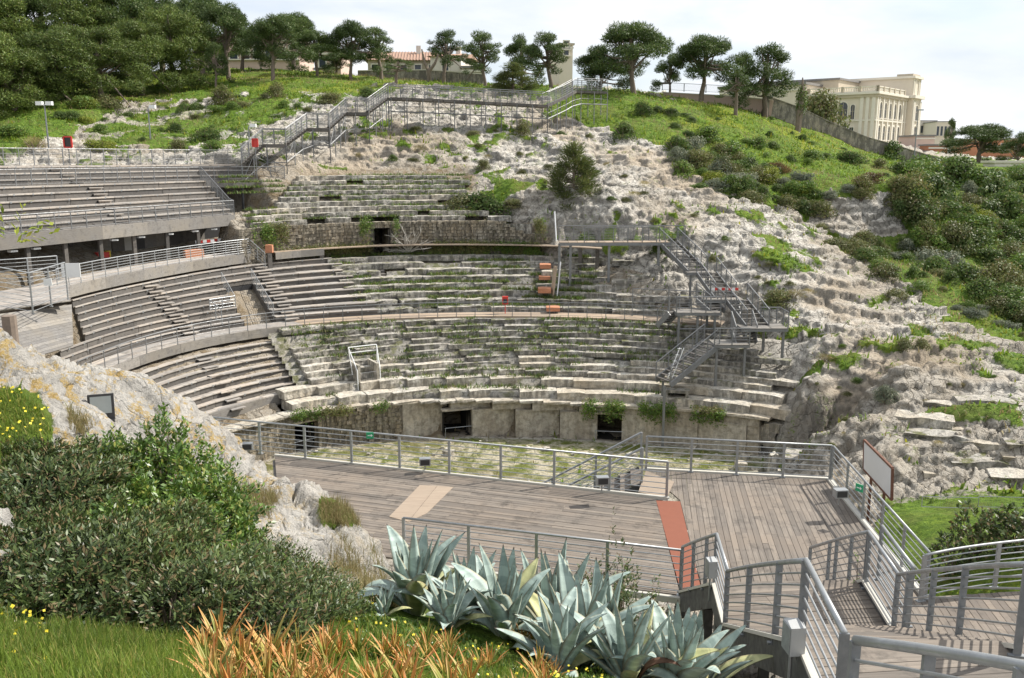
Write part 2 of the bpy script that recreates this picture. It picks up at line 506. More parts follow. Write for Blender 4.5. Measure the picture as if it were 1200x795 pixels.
def terrain_mat():
    m, nt, b = new_mat('hillside rock soil and meadow')
    w = wcoords(nt)
    big = noise(nt, .10, 5, .6, w, .5)
    mid = noise(nt, .8, 8, .66, w, .5)
    fine = noise(nt, 4.2, 8, .74, w)
    vf = noise(nt, 19, 5, .7, w)
    rock = ramp(nt, mid, [(.30, (.30, .28, .245)), (.44, (.55, .515, .455)), (.60, (.71, .67, .60)), (.8, (.77, .735, .67))])
    rock = mixc(nt, ramp(nt, big, [(.50, 0), (.64, .65)]), rock, (.46, .36, .245))
    rock = mixc(nt, ramp(nt, fine, [(.33, .85), (.46, 0)]), rock, (.12, .11, .095))
    rock = mixc(nt, ramp(nt, vf, [(.34, .55), (.45, 0)]), rock, (.11, .10, .085))
    vo = nt.nodes.new('ShaderNodeTexVoronoi'); vo.feature = 'DISTANCE_TO_EDGE'; vo.inputs['Scale'].default_value = 1.5
    wv = nt.nodes.new('ShaderNodeVectorMath'); wv.operation = 'ADD'
    nw = nt.nodes.new('ShaderNodeTexNoise'); nw.inputs['Scale'].default_value = 1.3; nw.inputs['Detail'].default_value = 4; nt.links.new(w, nw.inputs['Vector'])
    nt.links.new(w, wv.inputs[0]); nt.links.new(nw.outputs['Color'], wv.inputs[1]); nt.links.new(wv.outputs[0], vo.inputs['Vector'])
    crack = ramp(nt, vo.outputs['Distance'], [(0.0, .75), (.035, .35), (.08, 0)])
    crack = math_(nt, 'MULTIPLY', crack, ramp(nt, big, [(.40, 1), (.60, .35)]))
    rock = mixc(nt, crack, rock, (.10, .09, .075))
    vo2 = nt.nodes.new('ShaderNodeTexVoronoi'); vo2.inputs['Scale'].default_value = 9; nt.links.new(wv.outputs[0], vo2.inputs['Vector'])
    rock = mixc(nt, ramp(nt, vo2.outputs['Distance'], [(.08, .40), (.18, 0)]), rock, (.13, .12, .10))
    # steep faces mix towards a darker grey
    g = nt.nodes.new('ShaderNodeNewGeometry')
    sx = nt.nodes.new('ShaderNodeSeparateXYZ'); nt.links.new(g.outputs['Normal'], sx.inputs[0])
    steep = ramp(nt, sx.outputs['Z'], [(.45, .75), (.8, 0)])
    rock = mixc(nt, steep, rock, mixc(nt, fine, (.12, .115, .105), (.36, .34, .305)))
    rock = mixc(nt, math_(nt, 'MULTIPLY', attr(nt, 'pale'), .45), rock, mixc(nt, fine, (.52, .50, .47), (.84, .82, .78)))
    # lichen
    gcol = noise(nt, 9, 3, .6, w)
    li = ramp(nt, noise(nt, 2.6, 8, .78, w), [(.525, 0), (.575, 1)])
    li = math_(nt, 'MULTIPLY', li, attr(nt, 'lichen'))
    rock = mixc(nt, math_(nt, 'MULTIPLY', li, ramp(nt, vf, [(.38, .2), (.55, 1)])), rock, mixc(nt, gcol, (.55, .34, .09), (.50, .42, .22)))
    # arena ground
    ar = mixc(nt, ramp(nt, noise(nt, .9, 7, .7, w, .5), [(.42, 0), (.56, 1)]), (.54, .49, .37), (.14, .17, .035))
    ar = mixc(nt, ramp(nt, noise(nt, 5, 5, .7, w), [(.40, .6), (.5, 0)]), ar, (.23, .20, .09))
    rock = mixc(nt, attr(nt, 'arena'), rock, ar)
    # dirt / dry
    rock = mixc(nt, math_(nt, 'MULTIPLY', attr(nt, 'dirt'), ramp(nt, mid, [(.40, .35), (.6, 1)])), rock, mixc(nt, fine, (.16, .12, .075), (.30, .235, .15)))
    # meadow
    gm = noise(nt, .35, 6, .65, w, .4)
    gf = noise(nt, 2.6, 7, .72, w)
    gv = noise(nt, 14, 4, .7, w)
    gr = ramp(nt, gf, [(.32, (.050, .090, .016)), (.5, (.115, .195, .026)), (.66, (.20, .29, .042))])
    gr = mixc(nt, ramp(nt, gm, [(.46, 0), (.62, .55)]), gr, (.155, .17, .05))
    yel = math_(nt, 'MULTIPLY', ramp(nt, noise(nt, .22, 4, .6, w), [(.46, 0), (.60, 1)]), ramp(nt, gv, [(.50, 0), (.58, 1)]))
    gr = mixc(nt, math_(nt, 'MULTIPLY', yel, attr(nt, 'yellow')), gr, (.42, .40, .02))
    gr = mixc(nt, ramp(nt, gv, [(.32, .5), (.45, 0)]), gr, (.03, .055, .012))
    vm = math_(nt, 'ADD', attr(nt, 'veg'), math_(nt, 'MULTIPLY', math_(nt, 'SUBTRACT', fine, .5), 1.1))
    vm = ramp(nt, vm, [(.42, 0), (.58, 1)])
    c = mixc(nt, vm, rock, gr)
    nt.links.new(c, b.inputs['Base Color'])
    b.inputs['Roughness'].default_value = .95
    b.inputs['Specular IOR Level'].default_value = .15
    h = math_(nt, 'ADD', fine, math_(nt, 'MULTIPLY', vf, .35))
    h = math_(nt, 'ADD', h, math_(nt, 'MULTIPLY', mid, .8))
    h = math_(nt, 'SUBTRACT', h, math_(nt, 'MULTIPLY', crack, .6))
    bump(nt, b, h, 1.0, .22)
    return m
M['terrain'] = terrain_mat()
# ------------------------------------------------------------------ the bowl: rings measured round its centre
CX, CY = 3.5, 33.0
def polar(p):
    return math.atan2(p[0] - CX, p[1] - CY), math.hypot(p[0] - CX, p[1] - CY)

def ring(pts, z):
    q = sorted(polar(PZ(x, y, z)) for x, y in pts)
    a = np.array([t[0] for t in q]); r = np.array([t[1] for t in q])
    # smooth resample
    g = np.linspace(a[0], a[-1], 40)
    rr = np.interp(g, a, r)
    for _ in range(12):
        rr[1:-1] = (rr[:-2] + 2 * rr[1:-1] + rr[2:]) / 4
    return lambda t, g=g, rr=rr: np.interp(t, g, rr)

def rp(t, r, z):
    return Vector((CX + math.sin(t) * r, CY + math.cos(t) * r, z))

def phi_at(px, R, z):
    """angle at which the ring R (at height z) shows at picture column px"""
    best = None
    for t in np.linspace(-1.7, 1.2, 1200):
        p = rp(t, float(R(t)), z)
        if p.y < 5: continue
        e = abs(proj(*p)[0] - px)
        if best is None or e < best[0]: best = (e, t)
    return best[1]

Z_POD, Z_LOW, Z_WALK, Z_MID, Z_TOPW, Z_UP, Z_UP2 = 2.2, 6.0, 6.3, 9.5, 10.3, 12.0, 15.5
RG0 = ring([(345, 530), (440, 517), (540, 512), (630, 514), (715, 518), (800, 523), (885, 533)], 0.0)
RG1 = lambda t: RG0(t) + 0.15
RW = ring([(60, 465), (105, 443), (150, 422), (200, 405), (260, 392), (340, 381), (400, 377), (500, 372), (600, 371), (700, 373), (780, 377), (850, 382)], Z_WALK)
RM = ring([(60, 360), (85, 352), (200, 327), (300, 309), (385, 301), (450, 298), (520, 297), (600, 297), (640, 298), (720, 303), (790, 312)], Z_MID)
RF = ring([(-60, 283), (0, 277), (100, 268), (200, 259), (275, 252)], 12.9)
RFM = lambda t: RF(t) + 7.0
RFB = lambda t: RF(t) + 10.2
RU = lambda t: RM(t) + 0.6
RU2 = lambda t: RM(t) + 0.6 + 7.0
RT = lambda t: RM(t) - 0.1

def core(t, r, left):
    g0, w, m = RG0(t), RW(t), RM(t)
    m2 = m + 3.6 * left
    z = np.where(r < g0 + .95, sstep(0, 1, (r - g0 - .55) / .35) * (Z_POD - .25), 0)
    k = np.clip((r - g0 - .95) / (w - .3 - g0 - .95), 0, 1)
    z = np.where(r >= g0 + .95, Z_POD - .25 + k * (5.6 - Z_POD + .25), z)
    z = np.where(r > w - .3, 5.6, z)
    k = np.clip((r - w - 1.9) / (m - w - 1.9), 0, 1)
    z = np.where(r > w + 1.9, 5.75 + k * (Z_MID - 6.0), z)
    z = np.where(r > m, Z_MID - .25 + sstep(0, 1, (r - m2 - .55) / .4) * (Z_UP - Z_MID - .1 - 1.0 * left), z)
    k = np.clip((r - m2 - .95) / 7.0, 0, 1.6)
    z = np.where(r > m2 + .95, Z_UP - .35 - 1.0 * left + k * (Z_UP2 - Z_UP) * (1 - .25 * left), z)
    for d0, d1 in DOORS:
        z = np.where((t > d0 - .004) & (t < d1 + .004) & (r < g0 + 3.4), -.1, z)
    z = np.where((t > GATE[0]) & (t < GATE[1]) & (r > m - .1) & (r < m + 3.9), Z_MID - .3, z)
    return z
DOORS = [(phi_at(a, RG0, 1.0), phi_at(b, RG0, 1.0)) for a, b in ((346, 374), (523, 554), (700, 729))]
GATE = (phi_at(441, RM, 11), phi_at(456, RM, 11))

T_R_UP = phi_at(560, RU, 12.0)
T_R_WALL = phi_at(640, RM, 9.5)
T_L = phi_at(285, RM, 10.0)
T_L2 = phi_at(338, RM, 12.5)
T_STONE_LOW = phi_at(337, RW, 5.0)
T_STONE_MID = phi_at(387, RM, 8.0)
T_R_LOW = phi_at(800, RW, 5.0)

# ------------------------------------------------------------------ terrain control points (column, row, distance)
ctl = [
 # far hill behind the bowl
 (600,222,77),(600,190,83),(600,160,89),(600,140,94),(600,128,99),(600,108,108),(600,104,120),
 (500,178,84),(500,150,90),(500,138,94),(500,112,103),(500,100,116),(500,95,128),
 (420,165,85),(400,150,88),(420,122,99),(400,98,112),(400,88,128),
 (340,182,79),(330,165,84),(300,150,90),(300,118,100),(300,90,116),(300,80,130),
 (230,170,84),(200,150,92),(180,128,99),(180,108,110),(200,92,122),(200,82,138),
 (100,172,82),(100,150,88),(100,120,98),(100,105,112),(60,90,128),(0,80,132),
 (0,172,78),(0,150,84),(0,120,96),(0,100,112),
 (700,245,72),(700,215,78),(700,185,85),(700,160,92),(700,140,98),(700,118,104),(700,106,114),(700,104,126),
 (640,262,69),(650,240,73),
 (760,262,70),(760,225,77),(760,190,84),(760,165,91),(760,140,98),(760,115,110),(760,110,124),
 (840,300,66),(840,260,70),(840,225,78),(840,190,88),(840,155,98),(840,128,110),(840,122,124),
 (900,345,61),(900,300,65),(900,260,72),(900,225,81),(900,190,92),(900,150,106),(900,133,122),
 (870,410,57.5),(870,450,54.5),(880,480,51),(840,380,61),(800,440,56),
 (960,545,42),(960,500,45),(950,450,49),(950,400,54),(950,350,60),(950,300,67),(950,268,73),(950,236,81),(950,200,93),(960,165,112),(960,152,124),
 (1040,575,38),(1040,540,40),(1030,500,43),(1030,450,47),(1030,400,52.5),(1030,350,60),(1030,310,67),(1030,276,77),(1040,226,80.5),(990,228,80),(970,274,76.5),(1010,227,80.5),(1030,216,88),(1040,195,112),(1040,183,128),
 (1120,578,37),(1120,540,39.5),(1120,500,42),(1120,450,45.5),(1120,400,51.5),(1120,365,58),(1120,335,64),(1120,290,76),(1120,250,88),(1120,215,105),(1120,195,124),
 (1200,577,36.5),(1200,540,38.5),(1200,500,40.5),(1200,450,44.5),(1200,420,49),(1200,390,55),(1200,345,66),(1200,290,78),(1200,250,92),(1200,215,112),(1200,198,130),
 (1300,570,36),(1300,450,44),(1300,350,62),(1300,250,90),(1300,200,130),
 # floor by the info board and grass bank
 (1010,566,38.5),(1120,590,35),(1200,590,34.5),(1060,600,33),(1120,605,31.5),(1200,608,30),(1110,650,25.5),(1200,655,22.5),(1160,630,26.5),(1300,640,24),
 # near rock crest at the left
 (-60,398,11.5),(0,407,12),(50,418,13),(100,442,14),(150,446,15),(180,458,16),(220,492,17),(260,500,17.5),(300,503,18.2),(335,518,18.8),(380,534,19),(420,553,19),(455,582,18.6),(482,622,18.2),(470,690,16.5),
 (0,440,11),(30,462,10.5),(60,500,10.5),(0,520,9.5),(100,500,11.5),(150,500,13),(200,530,13.5),(250,550,14),(300,560,15),(330,572,15.5),(380,588,15.5),(425,622,14.8),(400,670,12.5),
 (0,560,8.6),(0,640,7.4),(100,600,9),(200,620,10),(300,640,11),(100,700,7.4),(200,720,7.6),(300,720,8.4),
 (0,720,6.2),(0,795,4.6),(150,795,4.9),(300,795,5.7),(450,795,6.6),(600,800,7.3),(400,730,8.2),(500,740,9.2),(560,770,8.6),(600,745,9.6),(690,790,8.8),(740,800,8.8),(640,760,9.4),
]
CP = [tuple(PD(*c)) for c in ctl]
# world points (x, y, z): hollow under the deck, behind the crest, beside the gangway
CP += [(-13,16,6.5),(-18,18,8),(-24,20,9),(-16,24,4.6),(-25,30,5.5),(-9,21.5,6.2),(-6,25,3.5),(-12,30,2.4),(-4,20,6.3),(-3,17.2,7.2),(-1.5,14.5,8.4),(0.5,13,9.0),
       (1.5,11,9.8),(2.6,9.2,10.6),(0,16,7.0),(3.6,14,7.6),(4,10.5,9.6),(5.5,11,9.0),(7,14,6.6),(9,11,8.8),(12,12,8.5),(12,16,6.4),(10,19,5.2),(14,20,5.6),(5,18,5.2),(0,20,5.0),(4,24,3.5),(9,25,3.2),(0,28,1.6),(6,30,1.2),(12,31,1.6),(-6,32,.6),(0,36,0),(8,36,0),(-10,36,1),(13,36,.9),
       (3,7.5,12.0),(5,7,11.6),(8,8,10.8),(3.5,5,13.2),(7,4.5,13.4),(1.6,4,14.0),(0,0,15.3),(-4,1,15.4),(4,0,15.3),(0,3,14.55),(0,-8,15.6),(-10,-5,16),(-9,4,14.6),(-14,8,14.4),(-22,10,14.3),(-20,3,15.0),(10,-5,15.5),(12,3,13.5),(18,8,10.5),(22,16,7.6),(30,24,7),(24,28,4.6)]
# far rim of the plateau: level ground beyond the crest
for px, zz in ((-500,27),(-250,27),(0,27.5),(200,28.5),(400,28),(600,27),(760,26.5),(900,24.5),(1000,20.5),(1100,16.8),(1200,15.5),(1400,14.5),(1700,12)):
    a, b = ray(px, 180)
    for dd in (150, 210, 300):
        CP.append((a * dd, dd, zz + (1.0 if px < 800 else .3)))
for px, py, d in ((-250,400,14),(-250,300,55),(-250,200,80),(-250,120,110),(-500,200,60),(-500,350,30),(1600,300,50),(1600,450,34),(1600,220,90),(-90,200,75),(-90,330,45),(-200,150,95)):
    CP.append(tuple(PD(px, py, d)))
# ring samples
for t in np.linspace(-1.45, .75, 16):
    lf = 1.0 if t < T_L else 0.0
    for r in (14, float(RG0(t)) - 1.0, float(RG0(t)) + 1, float(RW(t)), float(RM(t)) - .8):
        if t > T_R_WALL + .25 and r > RG0(t) + 2: continue
        CP.append((CX + math.sin(t) * r, CY + math.cos(t) * r, float(core(np.array(t), np.array(r), lf))))
    if t < T_R_UP:
        for dr in (5.5, 8.5):
            r = float(RM(t)) + dr
            CP.append((CX + math.sin(t) * r, CY + math.cos(t) * r, float(core(np.array(t), np.array(r), lf))))
CP = np.array(CP)
# drop near duplicates
keep = []
for i, p in enumerate(CP):
    if all(np.hypot(*(p[:2] - CP[j][:2])) > .45 for j in keep): keep.append(i)
CP = CP[keep]
def warp(x, y):
    """log-polar about the valley so that near and far control points weigh alike"""
    r = np.hypot(x, y + 14) 
    return np.stack([np.arctan2(x, y + 14) * 40, np.log(np.maximum(r, 1)) * 40], -1)
def _k(d2):
    return np.sqrt(d2 + 1.0)
_P = warp(CP[:, 0], CP[:, 1])
_A = _k(((_P[:, None] - _P[None]) ** 2).sum(-1))
_n = len(CP)
_A = np.block([[_A - np.eye(_n) * .02, np.ones((_n, 1))], [np.ones((1, _n)), np.zeros((1, 1))]])
_W = np.linalg.solve(_A, np.concatenate([CP[:, 2], [0]]))
def rbf(x, y):
    x = np.atleast_1d(x).astype(float); y = np.atleast_1d(y).astype(float)
    out = np.empty(x.size)
    xf, yf = x.ravel(), y.ravel()
    for i in range(0, x.size, 20000):
        q = warp(xf[i:i+20000], yf[i:i+20000])
        out[i:i+20000] = _k(((q[:, None] - _P[None]) ** 2).sum(-1)) @ _W[:-1] + _W[-1]
    return out.reshape(x.shape)

def inpoly(px, py, poly):
    ins = np.zeros(px.shape, bool); n = len(poly)
    for i in range(n):
        x1, y1 = poly[i]; x2, y2 = poly[(i + 1) % n]
        c = ((y1 > py) != (y2 > py)) & (px < (x2 - x1) * (py - y1) / ((y2 - y1) + 1e-9) + x1)
        ins ^= c
    return ins

def np_proj(x, y, z):
    cp, sp = math.cos(PITCH), math.sin(PITCH)
    dz = z - H
    depth = np.maximum(y * cp - dz * sp, .5)
    return 600 + F * x / depth, 397.5 - F * (y * sp + dz * cp) / depth

VEG = [
 ([(-400,40),(0,60),(200,80),(330,75),(640,100),(700,106),(640,112),(480,100),(440,100),(400,108),(330,104),(250,118),(190,118),(140,116),(100,150),(0,178),(-400,178)], 1.0),
 ([(100,172),(100,150),(200,130),(330,112),(330,104),(440,100),(460,112),(380,120),(300,145),(270,172)], .46),
 ([(640,114),(690,104),(800,112),(900,122),(980,155),(1060,185),(1600,200),(1600,500),(1200,402),(1170,398),(1100,362),(1050,325),(1000,300),(955,262),(925,242),(870,232),(800,200),(790,178),(770,170),(720,160),(690,146),(650,135)], 1.0),
 ([(962,226),(1055,226),(1068,272),(1000,282),(958,258)], -1.6),
 ([(1030,590),(1600,582),(1600,790),(1040,790),(1030,650)], 1.0),
 ([(1030,575),(1600,572),(1600,592),(1030,592)], .50),
 ([(-200,450),(30,458),(60,485),(62,530),(40,570),(-200,590)], 1.0),
 ([(-400,640),(60,700),(150,735),(260,735),(380,705),(440,690),(500,700),(700,760),(760,900),(-400,900)], 1.0),
 ([(370,583),(432,588),(430,615),(375,612)], .9),
 ([(1060,480),(1200,470),(1200,492),(1100,496)], .7),
 ([(570,208),(640,212),(645,224),(600,228)], .35),
 ([(560,235),(380,240),(400,290),(640,285)], .42),
 ([(880,270),(900,266),(940,310),(930,320),(900,300)], .40),
]
def masks(x, y, z):
    px, py = np_proj(x, y, z)
    d = np.hypot(x, y)
    jx = (fbm(x * .5, y * .5, 3, 91) - .5) * 26; jy = (fbm(x * .5, y * .5, 3, 191) - .5) * 20
    veg = np.zeros(x.shape)
    for poly, w in VEG:
        for k in (0.4, 1.0, 1.7):
            veg += inpoly(px + jx * k, py + jy * k, poly) * w / 3
    rnd_ = fbm(x * .23 + 9, y * .23, 4, 33)
    rnd2 = fbm(x * .8 + 9, y * .8, 3, 35)
    far = (d > 40)
    veg = veg + far * (py < 470) * sstep(.50, .64, rnd_) * .38 + far * (sstep(.56, .68, rnd2)) * .40
    veg = np.clip(veg, 0, 1.1)
    return px, py, veg

def rock_detail(x, y, z, amp):
    """ledges, cracks and pits cut into bare limestone"""
    u, v = x * .94 + y * .34, -x * .34 + y * .94
    wx = u + (fbm(u * .35, v * .35, 3, 5) - .5) * 3.2
    wy = v + (fbm(u * .35 + 40, v * .35, 3, 6) - .5) * 3.2
    f1, f2, idv = worley(wx / 2.7, wy / 1.7, 3)
    g1, g2, idg = worley(wx / .95 + 3, wy / .62, 13)
    h = (idv - .5) * .46 + (idg - .5) * .16
    h -= .20 * np.exp(-(f2 - f1) * 12) + .09 * np.exp(-(g2 - g1) * 10)
    h += (ridged(x * .14, y * .14, 4, 21) - .5) * .8
    h += (fbm(x * .9, y * .9, 4, 22) - .5) * .50
    h += (_hash(np.floor(x * 3.1 + y * .7).astype(np.int64), np.floor(y * 4.3).astype(np.int64), 4) - .5) * .05
    h += (fbm(x * 4.5, y * 4.5, 2, 27) - .5) * .14
    zz = z + h * amp
    step = .62
    q = zz / step + (fbm(x * .12, y * .12, 3, 41) - .5) * 3
    fr = q - np.floor(q)
    zz = zz + amp * (.10 + .42 * fbm(x * .08, y * .08, 3, 47)) * step * (sstep(.40, .72, fr) - fr)
    return zz

def near_detail(x, y, z):
    h = (fbm(x * .55, y * .55, 5, 51) - .5) * .85 + (ridged(x * 1.1, y * 1.1, 5, 52) - .5) * .42
    f1, f2, i2 = worley(x * .55 + fbm(x, y, 2, 8), y * .55, 53)
    h += (i2 - .5) * .34 - .26 * np.exp(-(f2 - f1) * 14)
    p = fbm(x * 5.5, y * 5.5, 4, 54)
    h -= .10 * sstep(.52, .64, p)
    h += (fbm(x * 14, y * 14, 3, 56) - .5) * .06
    return z + h * .8

def height(x, y, detail=True):
    x = np.asarray(x, float); y = np.asarray(y, float)
    z0 = rbf(x, y)
    t = np.arctan2(x - CX, y - CY); r = np.hypot(x - CX, y - CY)
    tl_ = np.where(r > RM(t) + 3.8, T_L2, T_L)
    left = sstep(tl_ + .01, tl_ - .03, t)
    cz = core(t, r, left)
    bowl = sstep(-1.75, -1.5, t)
    w_low = bowl * sstep(.68, .56, t) * sstep(10, 14, r)
    w_mid = bowl * sstep(T_R_WALL + .42, T_R_WALL + .16, t)
    w_up = bowl * sstep(T_R_WALL + .04, T_R_WALL - .02, t)
    w_up2 = bowl * sstep(T_R_UP + .08, T_R_UP - .05, t) * sstep(11.5 + 3.5 * left, 8.2 + 4 * left, r - RM(t))
    w = np.where(r < RW(t) + .5, w_low, np.where(r < RM(t) - .5, w_mid, np.where(r < RM(t) + 1.3, w_up, np.minimum(w_up, w_up2))))
    w = np.where(y < 30, w * sstep(26, 30, y), w)
    z = z0 * (1 - w) + cz * w
    if not detail: return z, w, t, r
    zbase = z
    px, py, veg = masks(x, y, z)
    near = sstep(24, 19, np.hypot(x, y)) 
    rocky = 1 - sstep(.35, .75, veg)
    zr = rock_detail(x, y, z, .95 * rocky + .12)
    zn = near_detail(x, y, z)
    g = z + (fbm(x * .3, y * .3, 4, 71) - .5) * .9 + (fbm(x * 2.5, y * 2.5, 3, 72) - .5) * .16
    veg = np.where(w > .5, veg * .45, veg)
    far_h = zr * rocky + g * (1 - rocky)
    near_h = np.where(rocky > .5, zn, z + (fbm(x * 1.5, y * 1.5, 3, 73) - .5) * .14)
    near_h = zn * rocky + (z + (fbm(x * 1.5, y * 1.5, 3, 73) - .5) * .14) * (1 - rocky)
    out = near_h * near + far_h * (1 - near)
    cored = z + (fbm(x * 1.2, y * 1.2, 4, 74) - .5) * .22
    out = out * (1 - w) + cored * w
    arena = w * sstep(0, -.6, r - RG0(t))
    flat = (r < RG0(t) + .4) & (w > .5)
    out = np.where(flat, (fbm(x * .8, y * .8, 3, 75) - .5) * .16, out)
    # keep clear of the deck, its stairs and the gangway
    lim = np.full(x.shape, 99.0)
    lim = np.where((y > 16.5) & (y < 31) & (x > -9.5) & (x < 12.5), 6.6, lim)
    lim = np.where((y > 8.8) & (y < 16.6) & (x > 2.6) & (x < 7.0), np.minimum(lim, 8.6 + (16.6 - y) * .18), lim)
    lim = np.where((y > 15) & (y < 20) & (x > 7) & (x < 16), np.minimum(lim, 7.0), lim)
    lim = np.where((y > 5.0) & (y <= 8.8) & (x > 2.0) & (x < 7.0), np.minimum(lim, 10.6), lim)
    out = np.minimum(out, lim)
    return out, w, t, r, veg, near, arena, px, py, zbase, lim

def gz(x, y):
    return float(height(np.array([x]), np.array([y]))[0][0])
def gzs(x, y):
    return height(np.asarray(x), np.asarray(y))[0]

# camera-centred polar grid
th = np.concatenate([np.linspace(-1.45, -.60, 60, endpoint=False), np.linspace(-.60, .60, 760), np.linspace(.60, 1.45, 61)[1:]])
rr = np.concatenate([np.geomspace(.8, 6, 40, endpoint=False), np.geomspace(6, 22, 190, endpoint=False), np.geomspace(22, 38, 60, endpoint=False), np.linspace(38, 118, 560, endpoint=False), np.geomspace(118, 520, 50)])
TH, RR = np.meshgrid(th, rr)
GX, GY = np.sin(TH) * RR, np.cos(TH) * RR
GZ, GW, GT, GR, GVEG, GNEAR, GAR, GPX, GPY, GB, GLIM = height(GX, GY)
def _blur(a):
    for _ in range(3):
        a = a.copy(); a[1:-1] = (a[:-2] + 2 * a[1:-1] + a[2:]) / 4; a[:, 1:-1] = (a[:, :-2] + 2 * a[:, 1:-1] + a[:, 2:]) / 4
    return a
_sb = _blur(GB)
_P0 = np.stack([GX, GY, _sb], -1)
_tu = np.gradient(_P0, axis=1); _tv = np.gradient(_P0, axis=0)
_nn = np.cross(_tu, _tv); _nn /= np.linalg.norm(_nn, axis=-1, keepdims=True) + 1e-12
_nn *= np.sign(_nn[..., 2:3] + 1e-9)
_h = (GZ - GB) * (GZ < GLIM - .001)
_k2 = (1 - GW)[..., None] * .9
_P1 = np.stack([GX, GY, GB], -1) + _nn * _h[..., None]
_Pv = np.stack([GX, GY, GZ], -1)
_Pf = _Pv * (1 - _k2) + _P1 * _k2
_Pf[..., 2] = np.minimum(_Pf[..., 2], GLIM)
GX, GY, GZ = _Pf[..., 0], _Pf[..., 1], _Pf[..., 2]
nr, nt_ = TH.shape
idx = np.arange(nr * nt_).reshape(nr, nt_)
quads = np.stack([idx[:-1, :-1].ravel(), idx[:-1, 1:].ravel(), idx[1:, 1:].ravel(), idx[1:, :-1].ravel()], 1)
# split: near ground and far hillside
rq = RR[:-1, :-1].ravel()
def cut(mask, name, sm=True):
    q = quads[mask]
    used = np.unique(q)
    mp = np.full(nr * nt_, -1); mp[used] = np.arange(len(used))
    V = np.stack([GX.ravel(), GY.ravel(), GZ.ravel()], 1)[used]
    me = np_mesh(name, V, mp[q][:, ::-1], M['terrain'], False)
    for an, arr in (('veg', GVEG), ('arena', GAR), ('lichen', LICHEN), ('dirt', DIRT), ('yellow', YEL), ('pale', GNEAR * (RR < 22))):
        a = me.attributes.new(an, 'FLOAT', 'POINT')
        a.data.foreach_set('value', arr.ravel()[used].astype(np.float32))
    return me
LICHEN = GNEAR * sstep(420, 250, GPX) * .95 + GNEAR * .25
DIRT = np.clip(GW * .8 * (GR > RG0(GT)) * (GT < .36) + (1 - GNEAR) * sstep(.44, .6, fbm(GX * .15, GY * .15, 3, 81)) * .45, 0, 1)
YEL = np.clip(sstep(100, 112, RR) * (GPX < 520) + .6 * (GPX > 780) * (GPX < 1000) * (GPY < 180) + .25 * (GPX > 600), 0, 1)
g1 = link('hillside', cut(rq >= 30, 'hillside'), kind='structure')
g2 = link('ground', cut(rq < 30, 'ground'), kind='structure')
g3b = MB(); g3b.v = [(-9000, -9000, -6), (9000, -9000, -6), (9000, 9000, -6), (-9000, 9000, -6)]; g3b.f = [(0, 1, 2, 3)]
g3 = g3b.build('land', plain('distant land', (.16, .17, .10), .95, 0, .4, .01), kind='structure')
# plateau behind the crest, out to where the ground falls from sight
# ------------------------------------------------------------------ rough stone blocks (shared meshes)
def rough_block(seed, nx=4, ny=2, nz=2, amp=.10, taper=.0):
    """unit block, centred in x and y, standing on z=0, with broken faces"""
    rg = random.Random(seed)
    vid = {}; mb = MB()
    def vert(i, j, k):
        if (i, j, k) in vid: return vid[(i, j, k)]
        x, y, z = i / nx - .5, j / ny - .5, k / nz
        cx = 1 if i in (0, nx) else 0; cy = 1 if j in (0, ny) else 0; cz = 1 if k == nz else 0
        e = cx + cy + cz
        s = 1 - (.008 if amp > .01 else 0) * max(0, e - 1)
        p = (x * (s if cx else 1) + rg.uniform(-amp, amp) * .35, y * s + rg.uniform(-amp, amp), z * (1 - (.05 if amp > .01 else 0) * (e - 1) if cz and e > 1 else 1) + (rg.uniform(-amp, amp) if k else 0))
        mb.v.append(p); vid[(i, j, k)] = len(mb.v) - 1
        return vid[(i, j, k)]
    for i in range(nx):
        for j in range(ny):
            mb.f.append((vert(i, j, nz), vert(i+1, j, nz), vert(i+1, j+1, nz), vert(i, j+1, nz)))
    for i in range(nx):
        for k in range(nz):
            mb.f.append((vert(i, 0, k), vert(i+1, 0, k), vert(i+1, 0, k+1), vert(i, 0, k+1)))
            mb.f.append((vert(i+1, ny, k), vert(i, ny, k), vert(i, ny, k+1), vert(i+1, ny, k+1)))
    for j in range(ny):
        for k in range(nz):
            mb.f.append((vert(0, j+1, k), vert(0, j, k), vert(0, j, k+1), vert(0, j+1, k+1)))
            mb.f.append((vert(nx, j, k), vert(nx, j+1, k), vert(nx, j+1, k+1), vert(nx, j, k+1)))
    return mb
BLK = {}
def blk(kind, mat):
    key = (kind, mat)
    if key not in BLK:
        am = {'rough': .05, 'mid': .03, 'fine': .006, 'ledge': .10}[kind]
        BLK[key] = [rough_block(i * 7 + 3, 4 if kind != 'fine' else 2, 2, 2 if kind != 'fine' else 1, am).mesh('stone_block', M[mat]) for i in range(8)]
    return random.choice(BLK[key])

def seat_row(parent, R0, depth, z0, h, t0, t1, lmin, lmax, kind, mats, drop=.05, budget=None, name='seat_block', wobble=.06):
    t = t0
    n = 0
    while t < t1:
        r = float(R0(t))
        L = random.uniform(lmin, lmax)
        dt = L / r
        tc = t + dt / 2
        if random.random() > drop:
            p = rp(tc, r + depth / 2 + random.uniform(-wobble, wobble), z0 + random.uniform(-.025, .015))
            o = link(name, blk(kind, random.choice(mats)), parent, loc=p, rot=(random.uniform(-.015, .015), random.uniform(-.012, .012), -tc + random.uniform(-.02, .02)),
                     scale=(L * 1.03, depth + .16, h * random.uniform(.97, 1.02)))
            n += 1
        t += dt
    return n

